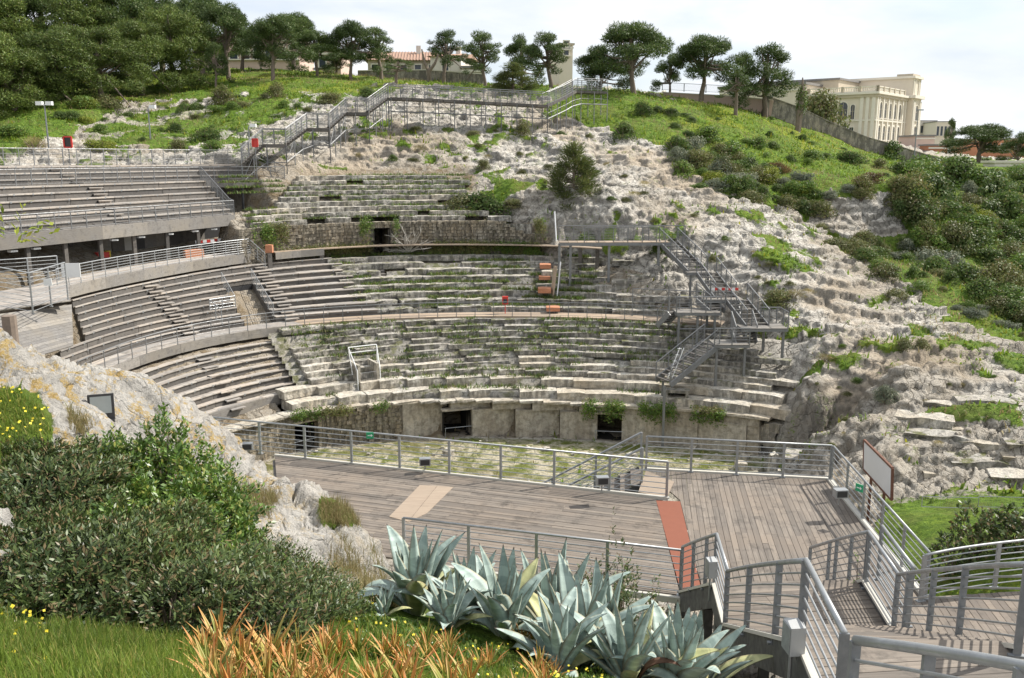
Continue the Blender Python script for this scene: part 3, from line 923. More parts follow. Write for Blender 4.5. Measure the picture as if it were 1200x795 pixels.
# ------------------------------------------------------------------ podium wall round the arena
podium = thing('podium_wall', 'pale stone podium wall with dark square doorways round the arena floor', 'wall')
door_cols = [(346, 374, 'l'), (523, 554, 'm'), (700, 729, 'r')]
door_t = []
for a, b, _ in door_cols:
    door_t.append((phi_at(a, RG0, 1.0), phi_at(b, RG0, 1.0)))
def in_door(ta, tb):
    return any(ta < d1 and tb > d0 for d0, d1 in door_t)
T_P0, T_P1 = phi_at(260, RG0, 1.0), phi_at(890, RG0, 1.0)
t_rub = phi_at(472, RG0, 1.0)
# big dressed slabs right of the rubble stretch
DOOR_H = 1.72
def wall_blocks(ta, tb, z0, z1, lmin, lmax, kind, mats, name, thick=.55, out=0.0, gap=1.0):
    t = ta
    while t < tb - .002:
        r = float(RG0(t)); L = random.uniform(lmin, lmax); dt = min(L / r, tb - t)
        for d0, d1 in door_t:
            if z0 < DOOR_H - .05:
                if t < d0 < t + dt: dt = d0 - t
                if d0 - 1e-4 <= t < d1: dt = -(d1 - t)
        if dt < 0:
            t += -dt; continue
        if dt * r > .05:
            tc = t + dt / 2
            link(name, blk(kind, random.choice(mats)), podium, loc=rp(tc, r + thick / 2 - out + random.uniform(-.02, .02), z0), rot=(0, 0, -tc), scale=(dt * r * gap, thick, (z1 - z0)))
        t += dt
for k, (z0, z1) in enumerate(((-.15, DOOR_H), (DOOR_H, Z_POD))):
    wall_blocks(t_rub, T_P1, z0, z1, 2.2 if k == 0 else 1.6, 3.4, 'fine', ['podium'], 'wall_slab')
for k in range(9):
    z0 = -.1 + k * .262
    wall_blocks(T_P0, t_rub, z0, z0 + .255, .32, .75, 'mid', ['masonry'], 'wall_stone')
# coping above the wall
seat_row(podium, lambda t: RG0(t) - .12, .8, Z_POD, .16, T_P0, T_P1, .9, 2.0, 'mid', ['seat_pale', 'podium'], .04, name='coping_stone')
# dark chambers behind the doorways
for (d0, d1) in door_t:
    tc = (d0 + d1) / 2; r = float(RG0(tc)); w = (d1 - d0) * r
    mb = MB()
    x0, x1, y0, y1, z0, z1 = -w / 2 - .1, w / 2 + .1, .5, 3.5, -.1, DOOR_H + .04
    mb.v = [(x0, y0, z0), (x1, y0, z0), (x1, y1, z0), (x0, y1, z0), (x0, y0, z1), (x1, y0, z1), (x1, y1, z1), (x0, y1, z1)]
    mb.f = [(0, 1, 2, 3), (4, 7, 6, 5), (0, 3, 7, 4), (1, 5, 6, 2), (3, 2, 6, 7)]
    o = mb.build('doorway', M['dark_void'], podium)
    o.location = rp(tc, r, 0); o.rotation_euler = (0, 0, -tc)
    mb = MB(); mb.beam((-w / 2 - .3, .25, DOOR_H + .02), (w / 2 + .3, .25, DOOR_H + .02), .5, .12)
    o2 = mb.build('lintel', M['podium'], podium); o2.location = o.location; o2.rotation_euler = o.rotation_euler
    # low bar across the opening
    mb = MB(); mb.tube([(-w / 2 - .15, .02, .62), (w / 2 + .15, .02, .62)], .022); mb.tube([(-w / 2 - .12, .02, -.02), (-w / 2 - .12, .02, .62)], .022)
    o3 = mb.build('door_bar', M['galv'], podium); o3.location = o.location; o3.rotation_euler = o.rotation_euler

# ------------------------------------------------------------------ lower tier of Roman seats
lower = thing('stone_seating', 'lowest tier of worn Roman stone seats between arena wall and ring walkway', 'stone seating')
NR = 11
tl, tr = T_STONE_LOW, T_R_LOW
RLs = lambda f: (lambda t: (RG0(t) + .45) * (1 - f) + (RW(t) - .35) * f)
hs = [.62, .52] + [.315] * 9
zz = Z_POD + .05
vt0, vt1 = phi_at(419, RLs(.3), 4.0), phi_at(440, RLs(.3), 4.0)   # small stair well in the seats
f = 0.0
fs = [.17, .13] + [.70 / 9] * 9
n_low = 0
for k in range(NR):
    Rk = RLs(f)
    dep = fs[k] * float(RW(-.2) - RG0(-.2))
    if k < 2:
        mats, kind, l0, l1 = ['seat_pale', 'seat_pale', 'podium'], 'mid', 1.5, 3.2
        t0 = T_STONE_LOW - .10
        t1 = T_P1 + .02
    else:
        mats, kind, l0, l1 = (['seat', 'seat_pale'] if k < 5 else ['seat', 'seat', 'seat_dark']), 'rough', 1.6, 4.2
        t0 = T_STONE_LOW - .02
        t1 = phi_at([0, 0, 900, 905, 895, 880, 872, 860, 850, 842, 835][k], Rk, zz) + random.uniform(-.02, .02)
    if 1 <= k <= 5:
        n_low += seat_row(lower, Rk, dep, zz, hs[k], t0, vt0, l0, l1, kind, mats, .03 if k < 2 else .02)
        n_low += seat_row(lower, Rk, dep, zz, hs[k], vt1, t1, l0, l1, kind, mats, .03 if k < 2 else .02)
    else:
        n_low += seat_row(lower, Rk, dep, zz, hs[k], t0, t1, l0, l1, kind, mats, .02)
    zz += hs[k]; f += fs[k]
# core under the blocks, in steps
def step_core(name, parent, Rf, rows, t0, t1, mat, seg=70, back=.3):
    """rows: list of (frac, z_top). a stepped ribbon, slightly uneven"""
    V, Q = [], []
    ts = np.linspace(t0, t1, seg)
    prof = []
    for f0, z0, z1 in rows: prof += [(f0, z0), (f0, z1)]
    m = len(prof)
    for t in ts:
        for (ff, z) in prof:
            r = float(Rf(ff)(t)) + back + random.uniform(-.03, .03)
            p = rp(t, r, z - .06 + random.uniform(-.03, .03)); V.append(tuple(p))
    for i in range(len(ts) - 1):
        for j in range(m - 1):
            a = i * m + j
            Q.append((a, a + m, a + m + 1, a + 1))
    me = np_mesh(name, np.array(V), np.array(Q), M[mat])
    return link(name, me, parent)
rows = []; zz = Z_POD; f = 0
for k in range(NR):
    rows.append((f, zz - .1, zz + hs[k] - .03)); zz += hs[k]; f += fs[k]
step_core('seat_core', lower, RLs, rows, T_STONE_LOW - .05, phi_at(850, RW, 5.5), 'seat_dark')

# the little stair well with its white pipe frame
well = thing('stair_well', 'small dark stair well cut in the lower seats behind a white pipe frame', 'stair well', rp((vt0 + vt1) / 2, float(RLs(.25)((vt0 + vt1) / 2)), 2.9), -(vt0 + vt1) / 2)
mb = MB()
for sx in (-.62, .62): mb.box((sx, .75, .75), .16, 1.6, 1.5)
mb.build('side_wall', M['seat_pale'], well)
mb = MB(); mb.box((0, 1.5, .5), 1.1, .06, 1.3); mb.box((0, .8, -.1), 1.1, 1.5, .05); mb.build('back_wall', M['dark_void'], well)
mb = MB()
for sx in (-.75, .75):
    mb.tube([(sx, -.15, -.1), (sx, -.05, 1.2), (sx * 1.25, .9, 2.5)], .035)
    mb.tube([(sx * 1.1, .5, .6), (sx * 1.25, .9, 2.5)], .03)
mb.tube([(-.94, .9, 2.5), (.94, .9, 2.5)], .035); mb.tube([(-.94, .88, 2.15), (.94, .88, 2.15)], .03)
mb.build('pipe_frame', M['white'], well)
mb = MB()
for i in range(9): mb.tube([(-.45 + i * .115, -.05, 0), (-.45 + i * .115, -.05, 1.0)], .012, 4)
mb.tube([(-.5, -.05, 1.0), (.5, -.05, 1.0)], .02)
mb.build('gate', M['steel_far'], well)

# ------------------------------------------------------------------ middle tier of stone seats
middle = thing('stone_seating', 'middle tier of mossy Roman stone seats above the ring walkway', 'stone seating')
RMs = lambda f: (lambda t: (RW(t) + 1.95) * (1 - f) + RM(t) * f)
at0, at1 = phi_at(446, RMs(.5), 8.0), phi_at(457, RMs(.5), 8.0)
NM = 8
hm = (Z_MID - 6.25) / NM
n_mid = 0
for k in range(NM):
    Rk = RMs(k / NM)
    dep = float(RM(-.2) - RW(-.2) - 1.95) / NM
    z = 6.2 + k * hm
    end = phi_at(700 + (k % 3) * 22 + (35 if k < 3 else 0), Rk, z)
    mats = ['seat', 'seat_dark', 'seat'] if k < 6 else ['seat_dark', 'seat']
    n_mid += seat_row(middle, Rk, dep, z, hm + .04, T_STONE_MID - .01, at0, 1.5, 3.8, 'rough', mats, .04)
    n_mid += seat_row(middle, Rk, dep, z, hm + .04, at1, end, 1.5, 3.8, 'rough', mats, .04 if k < 5 else .10)
step_core('seat_core', middle, RMs, [(k / NM, 6.0 + k * hm, 6.2 + (k + 1) * hm - .05) for k in range(NM)], T_STONE_MID - .02, at0 - .002, 'seat_dark', 24)
step_core('seat_core', middle, RMs, [(k / NM, 6.0 + k * hm, 6.2 + (k + 1) * hm - .05) for k in range(NM)], at1 + .002, phi_at(690, RM, 8), 'seat_dark', 40)
# dark aisle stair
for k in range(16):
    fz = k / 16
    R0 = RMs(fz); tc = (at0 + at1) / 2; r = float(R0(tc)); w = (at1 - at0) * r
    mb = MB(); mb.box((0, .3, 0), w * .98, .6, .24)
    o = mb.build('aisle_step', M['wood_riser'], middle); o.location = rp(tc, r + .1, 6.2 + fz * (Z_MID - 6.2)); o.rotation_euler = (0, 0, -tc)

# brick repairs and pole at the right end of the tier
for i, (px, py, z, w, h, d) in enumerate(((639, 309, 9.05, .85, .34, 1.2), (641, 317, 8.7, .8, .42, .9), (638, 323, 8.35, .85, .28, .9), (638, 337, 7.75, .95, .36, 1.0), (648, 359, 6.75, .95, .30, 1.0))):
    p = PZ(px, py, z)
    mb = MB(); mb.v, mb.f = rough_block(i + 60, 3, 2, 2, .03).v, rough_block(i + 60, 3, 2, 2, .03).f
    o = link('brick_pier', mb.mesh('brick_pier', M['brick' if i != 1 else 'seat_pale']), None, loc=(p.x, p.y, z - h), scale=(w, d, h))
    tag(o, ['orange brick pier topping the stack beside the white sloping pole', 'pale stone pier below the topmost orange brick one', 'wide orange brick pier just below the pale pier', 'orange brick block alone midway down the middle tier', 'lowest orange brick block, just above the ring walkway'][i], 'brick pier', 'brick repairs in the middle tier')
mb = MB(); a = PZ(652, 356, 6.6); b_ = PZ(657, 307, 9.6); mb.tube([a, b_], .05)
tag(mb.build('pole', M['white'], origin=a), 'thin white pole sloping up the middle tier beside brick piers', 'pole')
mb = MB(); a = PZ(646, 356, 6.55); b_ = PZ(651, 312, 9.3); mb.beam(a, b_, .5, .12); tag(mb.build('ramp_board', M['plank_edge'], origin=a), 'narrow brown board strip running up the seats beside the white pole', 'board')

# ------------------------------------------------------------------ retaining wall above the middle tier
ret = thing('retaining_wall', 'old rubble wall with a dark doorway above the middle stone seats', 'wall')
gt0, gt1 = phi_at(441, RM, 11), phi_at(456, RM, 11)
RWALL = lambda t: RM(t) + .12
tW0, tW1 = phi_at(282, RM, 11), phi_at(642, RM, 11)
V = MB()
def add_rough(mbd, c, sx, sy, sz, rz, seed):
    b0 = rough_block(seed, 2, 1, 1, .09)
    n = len(mbd.v); cr, sr = math.cos(rz), math.sin(rz)
    for x, y, z in b0.v:
        x, y, z = x * sx, y * sy, z * sz
        mbd.v.append((c[0] + x * cr - y * sr, c[1] + x * sr + y * cr, c[2] + z))
    mbd.f += [tuple(i + n for i in q) for q in b0.f]
for k in range(12):
    z0 = Z_MID - .35 + k * .245
    t = tW0
    while t < tW1:
        r = float(RWALL(t)); L = random.uniform(.3, .7); dt = L / r
        top_here = Z_UP + .25 - (sstep(0, 1, (t - tW1 + .16) / .16) * 1.2) + .3 * math.sin(t * 31)
        if z0 < top_here and not (z0 > 9.0 and t < gt1 and t + dt > gt0 and z0 < 11.6):
            add_rough(V, rp(t + dt / 2, r + .25 + random.uniform(-.05, .05), z0), L * .96, .5, .24, -(t + dt / 2), random.randrange(999))
        t += dt
V.build('wall_stones', M['masonry'], ret, kind='stuff')
# wall panel behind the stones so that no gap shows
mb = MB()
for (ta, tb) in ((tW0, gt0), (gt1, tW1 - .03)):
    n0 = len(mb.v); seg = 14
    for i in range(seg + 1):
        t = ta + (tb - ta) * i / seg; r = float(RWALL(t)) + .3
        mb.v += [tuple(rp(t, r, 9.0)), tuple(rp(t, r, 11.85))]
    mb.f += [(n0 + 2*i, n0 + 2*i + 2, n0 + 2*i + 3, n0 + 2*i + 1) for i in range(seg)]
mb.build('wall_core', M['seat_dark'], ret)
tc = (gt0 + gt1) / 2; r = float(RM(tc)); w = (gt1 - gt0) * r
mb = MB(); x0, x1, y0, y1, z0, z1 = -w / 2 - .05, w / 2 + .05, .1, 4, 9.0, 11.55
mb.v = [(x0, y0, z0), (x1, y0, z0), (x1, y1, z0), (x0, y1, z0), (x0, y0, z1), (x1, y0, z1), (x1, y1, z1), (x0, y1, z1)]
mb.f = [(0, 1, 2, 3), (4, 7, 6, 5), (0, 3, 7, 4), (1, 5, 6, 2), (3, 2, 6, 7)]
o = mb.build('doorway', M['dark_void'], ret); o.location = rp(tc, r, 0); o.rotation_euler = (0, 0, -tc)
# ledge of pale long stones along the wall foot of the upper tier
upper = thing('stone_seating', 'uppermost tier of broken pale stone seats below the bare hillside', 'stone seating')
RUs = lambda f: (lambda t: RM(t) + .7 + f * 7.4)
NU = 9
n_up = 0
for k in range(NU):
    z = Z_UP + .05 + k * (Z_UP2 - Z_UP) / NU
    t0 = phi_at(288 + (10 if k < 3 else 22 + k * 5), RUs(k / NU), z)
    t1 = phi_at([600, 560, 520, 545, 548, 540, 536, 530, 520][k], RUs(k / NU), z)
    n_up += seat_row(upper, RUs(k / NU), .85, z - .06, .46, t0, t1, .8, 2.4, 'rough', ['seat_pale', 'seat', 'seat'], .07 if k > 1 else .2, wobble=.09)
# ------------------------------------------------------------------ loose stones on the arena floor
stones = MB()
for i in range(190):
    t = random.uniform(-1.0, .8); r = float(RG0(t)) - abs(random.gauss(0, 4)) - .4
    p = rp(t, r, 0)
    s = random.uniform(.06, .2) if random.random() < .95 else random.uniform(.35, .6)
    b0 = rough_block(i, 2, 2, 2, .16); n = len(stones.v); an = random.uniform(0, 6.3)
    for x, y, z in b0.v:
        stones.v.append((p.x + (x * math.cos(an) - y * math.sin(an)) * s, p.y + (x * math.sin(an) + y * math.cos(an)) * s * .8, -.03 + z * s * .6))
    stones.f += [tuple(q_ + n for q_ in q) for q in b0.f]
tag(stones.build('stones', M['seat_pale']), 'loose pale stones scattered over the mossy arena floor', 'stones', kind='stuff')
# stone stumps on the right of the arena
for i, (px, py, hgt, w) in enumerate(((905, 558, 1.5, .42), (912, 563, .55, .8), (868, 548, .5, .6), (930, 560, .4, .9))):
    p = PZ(px, py, 0.1)
    o = link('stone_stump', rough_block(i + 200, 3, 3, 3, .05).mesh('stone_stump', M['seat_pale']), loc=(p.x, p.y, -.05), scale=(w, w, hgt))
    tag(o, ['tall pale stone stump standing at the right end of the arena', 'squat mossy stone block behind the tall stump', 'low square stone block on the arena moss left of the stump', 'low flat stone slab right of the tall stump'][i], 'stone', 'stone blocks standing in the arena')
print('blocks', n_low, n_mid, n_up, len(podium.children))
# ------------------------------------------------------------------ curved boards
def arc_board(t0, t1, R, dr0, dr1, z0, z1, seg=3):
    """board following the ring between two angles; radial span dr0..dr1, height z0..z1; local X runs along it"""
    tc = (t0 + t1) / 2; rc = float(R(tc)) + (dr0 + dr1) / 2
    o = rp(tc, rc, (z0 + z1) / 2)
    mb = MB()
    c, s = math.cos(tc), math.sin(tc)          # local x = tangent, local y = outward
    for i in range(seg + 1):
        t = t0 + (t1 - t0) * i / seg
        r = float(R(t))
        for dr, z in ((dr0, z0), (dr1, z0), (dr1, z1), (dr0, z1)):
            p = rp(t, r + dr, z) - o
            mb.v.append((p.x * c - p.y * s, p.x * s + p.y * c, p.z))
    for i in range(seg):
        a = i * 4
        for j in range(4):
            k = (j + 1) % 4
            mb.f.append((a + j, a + 4 + j, a + 4 + k, a + k))
    mb.f += [(0, 1, 2, 3), (seg*4 + 3, seg*4 + 2, seg*4 + 1, seg*4)]
    return mb, o, -tc

def put_board(name, mat, parent, *a, **k):
    mb, o, rz = arc_board(*a, **k)
    ob = link(name, mb.mesh(name, M[mat] if isinstance(mat, str) else mat), parent, loc=o, rot=(0, 0, rz))
    return ob

def split_ts(t0, t1, R, L):
    r = float(R((t0 + t1) / 2)); n = max(1, round((t1 - t0) * r / L))
    q = [t0]
    for i in range(1, n): q.append(t0 + (t1 - t0) * (i + random.uniform(-.12, .12)) / n)
    return q + [t1]

def stand(name, label, Ra, Rb, z0, z1, n, t0, t1, L=3.6, group='timber seating stands', skirt=True, lim=None, tread_h=.055, rail=None, nfrac=1):
    """rows of plank seats stepping up from ring Ra to ring Rb; lim(k) narrows a row"""
    st = thing(name, label, 'seating stand', (0, 0, 0), 0, group)
    h = (z1 - z0) / n
    for k in range(n):
        Rk = lambda t, k=k: Ra(t) + (Rb(t) - Ra(t)) * k / n
        Rn = lambda t, k=k: Ra(t) + (Rb(t) - Ra(t)) * (k + 1) / n
        spans = lim(k) if lim else [(t0, t1)]
        for (ta, tb) in spans:
            if tb - ta < .01: continue
            q = split_ts(ta, tb, Rk, L)
            zt = z0 + (k + 1) * h
            for a, b_ in zip(q[:-1], q[1:]):
                dep = float(Rn((a+b_)/2) - Rk((a+b_)/2))
                e = .004
                j = random.uniform(-.008, .008)
                dep2 = dep * .46
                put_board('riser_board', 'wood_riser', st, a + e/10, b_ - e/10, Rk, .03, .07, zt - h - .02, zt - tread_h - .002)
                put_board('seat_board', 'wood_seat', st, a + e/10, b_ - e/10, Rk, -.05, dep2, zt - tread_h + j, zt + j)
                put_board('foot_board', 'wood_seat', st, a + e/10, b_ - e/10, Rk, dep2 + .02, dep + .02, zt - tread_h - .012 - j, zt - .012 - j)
    # little steel brackets on the risers
    mb = MB()
    for k in range(n):
        for (ta, tb) in (lim(k) if lim else [(t0, t1)]):
            Rk = lambda t, k=k: Ra(t) + (Rb(t) - Ra(t)) * k / n
            r = float(Rk(ta)); m = int((tb - ta) * r / 1.25)
            for i in range(m):
                t = ta + (i + .5) * (tb - ta) / m
                mb.box(rp(t, float(Rk(t)) - .055, z0 + (k + 1) * h - .05), .09, .02, .10, -t)
    mb.build('seat_brackets', M['galv'], st, kind='stuff')
    return st

def aisle_steps(st, Ra, Rb, z0, z1, n, tl, w=.95):
    """half-height step boxes; tl(k) is the aisle angle at row k"""
    h = (z1 - z0) / n
    for k in range(n):
        t = tl(k)
        Rk = lambda tt, k=k: Ra(tt) + (Rb(tt) - Ra(tt)) * k / n
        r = float(Rk(t))
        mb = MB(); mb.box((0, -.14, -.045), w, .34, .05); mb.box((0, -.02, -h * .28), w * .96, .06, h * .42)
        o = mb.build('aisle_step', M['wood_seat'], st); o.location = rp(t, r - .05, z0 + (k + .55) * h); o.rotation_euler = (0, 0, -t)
        mb = MB(); mb.box((-w / 2 - .005, -.14, -h * .25), .02, .26, h * .36)
        q = mb.build('step_end', M['black'], o)

# ------------------------------------------------------------------ railings
POSTS = {}
def post_mesh(h, w, d, mat, cap=True):
    key = (round(h, 2), w, d, mat)
    if key not in POSTS:
        mb = MB(); mb.box((0, 0, h / 2), w, d, h)
        if cap: mb.box((0, 0, .02), w * 2.2, d * 2.2, .03)
        POSTS[key] = mb.mesh('post', M[mat])
    return POSTS[key]

def resample(pts, step):
    pts = [Vector(p) for p in pts]
    seg = [(pts[i+1] - pts[i]).length for i in range(len(pts) - 1)]
    tot = sum(seg); n = max(1, round(tot / step)); out = []
    for i in range(n + 1):
        s = tot * i / n; j = 0
        while j < len(seg) - 1 and s > seg[j]: s -= seg[j]; j += 1
        out.append(pts[j].lerp(pts[j+1], min(1, s / max(seg[j], 1e-9))))
    return out

def railing(name, label, pts, h=1.05, step=1.3, rods=5, r_top=.03, r_rod=.012, pw=.05, pd=.05, mat='galv', group=None, mesh=False, parent=None, post_mat=None, cat='railing', low=.12, posts_at=None, rod_n=5, bars=0, n_top=6):
    pts = [Vector(p) for p in pts]
    o0 = pts[0].copy()
    if parent is None:
        rt = thing(name, label, cat, o0, 0, group)
        loc = [p - o0 for p in pts]
    else:
        rt = parent; loc = pts
    up = Vector((0, 0, h))
    mb = MB(); mb.tube([p + up for p in loc], r_top, n_top); mb.build('handrail', M[mat], rt, smooth=n_top > 6)
    for i in range(rods):
        z = low + (h - low) * i / rods
        mb = MB(); mb.tube([p + Vector((0, 0, z)) for p in loc], r_rod, rod_n)
        mb.build('rod', M[mat], rt)
    pp = resample(loc, step) if posts_at is None else [Vector(p) - (o0 if parent is None else Vector()) for p in posts_at]
    for i, p in enumerate(pp):
        q = pp[i+1] if i < len(pp) - 1 else pp[i-1]
        an = math.atan2(q.y - p.y, q.x - p.x)
        link('post', post_mesh(h, pw, pd, post_mat or mat), rt, loc=p, rot=(0, 0, an))
    if mesh:
        mb = MB()
        q = resample(loc, .10)
        for p in q:
            mb.beam(p + Vector((0, 0, low)), p + Vector((0, 0, h)), .010, .010, Vector((0, 1, 0)))
        mb.build('mesh_panel', M[mat], rt, kind='stuff')
    return rt

def arc_pts(R, t0, t1, z, dr=0, n=24):
    return [rp(t0 + (t1 - t0) * i / n, float(R(t0 + (t1 - t0) * i / n)) + dr, z) for i in range(n + 1)]

# ------------------------------------------------------------------ ring walkway (timber deck on steel)
tw0, tw1 = phi_at(92, RW, Z_WALK), phi_at(845, RW, Z_WALK)
twm = phi_at(372, RW, Z_WALK)
walk = thing('ring_walkway', 'curved plank walkway ringing the bowl between lower and middle seats', 'walkway')
q = split_ts(tw0 - .1, tw1, RW, 4.2)
for a, b_ in zip(q[:-1], q[1:]):
    for j in range(3):
        put_board('deck_board', 'wood_seat' if b_ < twm else 'plank_edge', walk, a + .0003, b_ - .0003, RW, j * .58 + .01, j * .58 + .57, Z_WALK - .06, Z_WALK + random.uniform(-.006, .006))
    put_board('fascia_board', 'wood_grey' if b_ < twm else 'plank_edge', walk, a + .0003, b_ - .0003, RW, -.07, -.01, Z_WALK - (.52 if b_ < twm else .13), Z_WALK + .02)
# joists and props under it
mb = MB()
for t in np.arange(twm, tw1, .075):
    r = float(RW(t))
    mb.beam(rp(t, r, Z_WALK - .16), rp(t, r + 1.75, Z_WALK - .16), .07, .14)
    for dr in (.15,):
        mb.tube([rp(t, r + dr, Z_WALK - .1), rp(t, r + dr, 5.0)], .035, 5)
for zz_ in (Z_WALK - .42, Z_WALK - .20):
    mb.tube(arc_pts(RW, twm, tw1, zz_, .15, 40), .028, 5)
mb.build('support_frame', M['steel_far'], walk)
railing('walkway_railing', 'long curved grey railing along the inner edge of the ring walkway', arc_pts(RW, tw0, tw1, Z_WALK, -.02, 44), 1.0, 1.3, 4, .028, .010, .045, .03, 'steel_far')

# ------------------------------------------------------------------ lower timber stand
tls0, tls1 = phi_at(110, RW, 5), phi_at(334, RW, 5)
ZLB = 2.75
_lb = ring([(150, 530), (200, 508), (250, 489), (300, 475), (336, 466)], ZLB)
RLa = lambda t: _lb(t)
RLb = lambda t: RW(t) - .25
def lowlim(k):
    return [(tls0, tls1 + (.012 if k % 3 else 0))]
lows = stand('timber_stand', 'lowest weathered timber seating stand curving below the ring walkway rail', RLa, RLb, ZLB, 5.55, 8, tls0, tls1, 3.4, lim=lowlim)
aisle_steps(lows, RLa, RLb, ZLB, 5.55, 7, lambda k: phi_at(277 - (k) * 5.6, lambda t: RLa(t) + (RLb(t) - RLa(t)) * k / 8, ZLB + k * .35))
put = split_ts(tls0, tls1, RLa, 4)
for a, b_ in zip(put[:-1], put[1:]):
    put_board('fascia_board', 'wood_grey', lows, a, b_, RLa, -.10, -.04, ZLB - .28, ZLB + .30)
for t in np.linspace(tls0 + .05, tls1 - .01, 9):
    r = float(RLa(t)); mb = MB()
    mb.box(rp(t, r + .4, 1.2), .18, .18, 2.8, -t); mb.build('support_post', M['wood_riser'], lows)
    mb = MB(); mb.beam(rp(t, r + .1, ZLB - .2), rp(t, float(RLb(t)), 5.1), .1, .22); mb.build('beam', M['wood_riser'], lows)
# dark board backing of the stand's right end
mb = MB(); t = tls1 + .006
mb.v = [tuple(rp(t, float(RLa(t)) + .1, 1.6)), tuple(rp(t, float(RLb(t)), 3.8)), tuple(rp(t, float(RLb(t)), 5.4)), tuple(rp(t, float(RLa(t)) + .1, ZLB + .1))]; mb.f = [(0, 1, 2, 3)]
mb.build('end_board', M['wood_riser'], lows)

# ------------------------------------------------------------------ middle timber stand
tms0, tms1 = phi_at(84, RM, 9), phi_at(384, RM, 9)
RMa = lambda t: RW(t) + 1.78
RMb = lambda t: RM(t) + .05
ZM0, ZM1 = Z_WALK + .02, 9.55
NMs = 9
# the stair well notch in the stand
nw0, nw1 = phi_at(272, lambda t: RW(t) + 3.5, 7.4), phi_at(311, lambda t: RW(t) + 3.5, 7.4)
def midlim(k):
    R = lambda t: RMa(t) + (RMb(t) - RMa(t)) * k / NMs
    a = phi_at([40, 58, 72, 84, 84, 84, 84, 84, 84][k], R, ZM0 + k * .36) if k < 3 else tms0
    e = tms1 + (.010 if k % 2 else 0) + .004 * (NMs - k)
    if k <= 5: return [(a, nw0), (nw1, e)]
    return [(a, e)]
mids = stand('timber_stand', 'broad middle timber seating stand between ring walkway and upper gallery', RMa, RMb, ZM0, ZM1, NMs, tms0, tms1, 3.8, lim=midlim)
aisle_steps(mids, RMa, RMb, ZM0, ZM1, NMs, lambda k: phi_at(222 - k * 5.8, lambda t: RMa(t) + (RMb(t) - RMa(t)) * k / NMs, ZM0 + k * .36))
aisle_steps(mids, RMa, RMb, ZM0, ZM1, NMs, lambda k: phi_at(341 - k * 4.6, lambda t: RMa(t) + (RMb(t) - RMa(t)) * k / NMs, ZM0 + k * .36))
for tq in (tms0, nw0, nw1, tms1):
    mb = MB()
    for k in range(NMs):
        r0 = float(RMa(tq) + (RMb(tq) - RMa(tq)) * k / NMs); r1 = float(RMa(tq) + (RMb(tq) - RMa(tq)) * (k + 1) / NMs)
        z = ZM0 + (k + 1) * (ZM1 - ZM0) / NMs - .07
        if tq in (nw0, nw1) and k > 5: continue
        n = len(mb.v); mb.v += [tuple(rp(tq, r0, 5.6)), tuple(rp(tq, r1, 5.6)), tuple(rp(tq, r1, z)), tuple(rp(tq, r0, z))]; mb.f.append((n, n+1, n+2, n+3))
    mb.build('end_board', M['wood_riser'], mids)
# well interior and its rails
for k in range(6):
    put_board('well_step', 'wood_riser', mids, nw0, nw1, lambda t, k=k: RMa(t) + (RMb(t) - RMa(t)) * k / NMs, 0, .56, 5.75 + k * .2, 5.9 + k * .2)
mb = MB(); tc = (nw0 + nw1) / 2; r = float(RMa(tc) + (RMb(tc) - RMa(tc)) * 6 / NMs)
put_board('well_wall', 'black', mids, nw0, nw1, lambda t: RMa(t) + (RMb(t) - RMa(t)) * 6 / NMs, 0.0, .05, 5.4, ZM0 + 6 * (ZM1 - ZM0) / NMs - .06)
def well_line(tq, k0, k1):
    out = []
    for k in (k0, k1):
        r = float(RMa(tq) + (RMb(tq) - RMa(tq)) * k / NMs); out.append(rp(tq, r, ZM0 + k * (ZM1 - ZM0) / NMs))
    return out
railing('stair_railing', 'left sloping railing of the dark stair well in the middle timber stand', well_line(nw0, 2.4, 6.2), .95, 1.0, 4, .028, .012, .04, .04, 'galv', 'rails round the stair well in the timber stand')
railing('stair_railing', 'right sloping railing of the dark stair well in the middle timber stand', well_line(nw1, .5, 6.2), .95, 1.0, 4, .028, .012, .04, .04, 'galv', 'rails round the stair well in the timber stand')
kq = 2.4; Rq = lambda t: RMa(t) + (RMb(t) - RMa(t)) * kq / NMs
ta = phi_at(246, Rq, 7.2)
railing('stair_railing', 'level front railing joining the stair well rail to its left return', arc_pts(Rq, ta, nw0, ZM0 + kq * .36, 0, 5), .95, 1.0, 4, .028, .012, .04, .04, 'galv', 'rails round the stair well in the timber stand')
railing('stair_railing', 'short left return railing at the outer end beside the stair well', [rp(ta, float(Rq(ta)), ZM0 + kq * .36), rp(ta, float(Rq(ta)) - 1.6, ZM0 + .4)], .95, .8, 4, .028, .012, .04, .04, 'galv', 'rails round the stair well in the timber stand')
put_board('landing', 'wood_seat', mids, nw0 - .03, nw0, Rq, 0, .5, 7.1, 7.16)

# ------------------------------------------------------------------ gallery above it (top walkway with fascia and rail)
tg0, tg1 = phi_at(70, RT, Z_TOPW), phi_at(294, RT, Z_TOPW)
gal = thing('gallery_walkway', 'timber gallery walkway with deep fascia above the middle timber stand', 'walkway')
q = split_ts(tg0 - .12, tg1, RT, 3.8)
for a, b_ in zip(q[:-1], q[1:]):
    for j in range(4):
        put_board('deck_board', 'wood_seat', gal, a, b_, RT, .2 + j * .6, .79 + j * .6, Z_TOPW - .06, Z_TOPW + random.uniform(-.005, .005))
    put_board('fascia_board', 'wood_grey', gal, a, b_, RT, .10, .17, Z_TOPW - .62, Z_TOPW + .02)
railing('gallery_railing', 'curved grey railing on the gallery above the middle timber stand', arc_pts(RT, tg0, tg1, Z_TOPW, .14, 24), 1.05, 1.15, 6, .028, .012, .045, .03, 'galv')
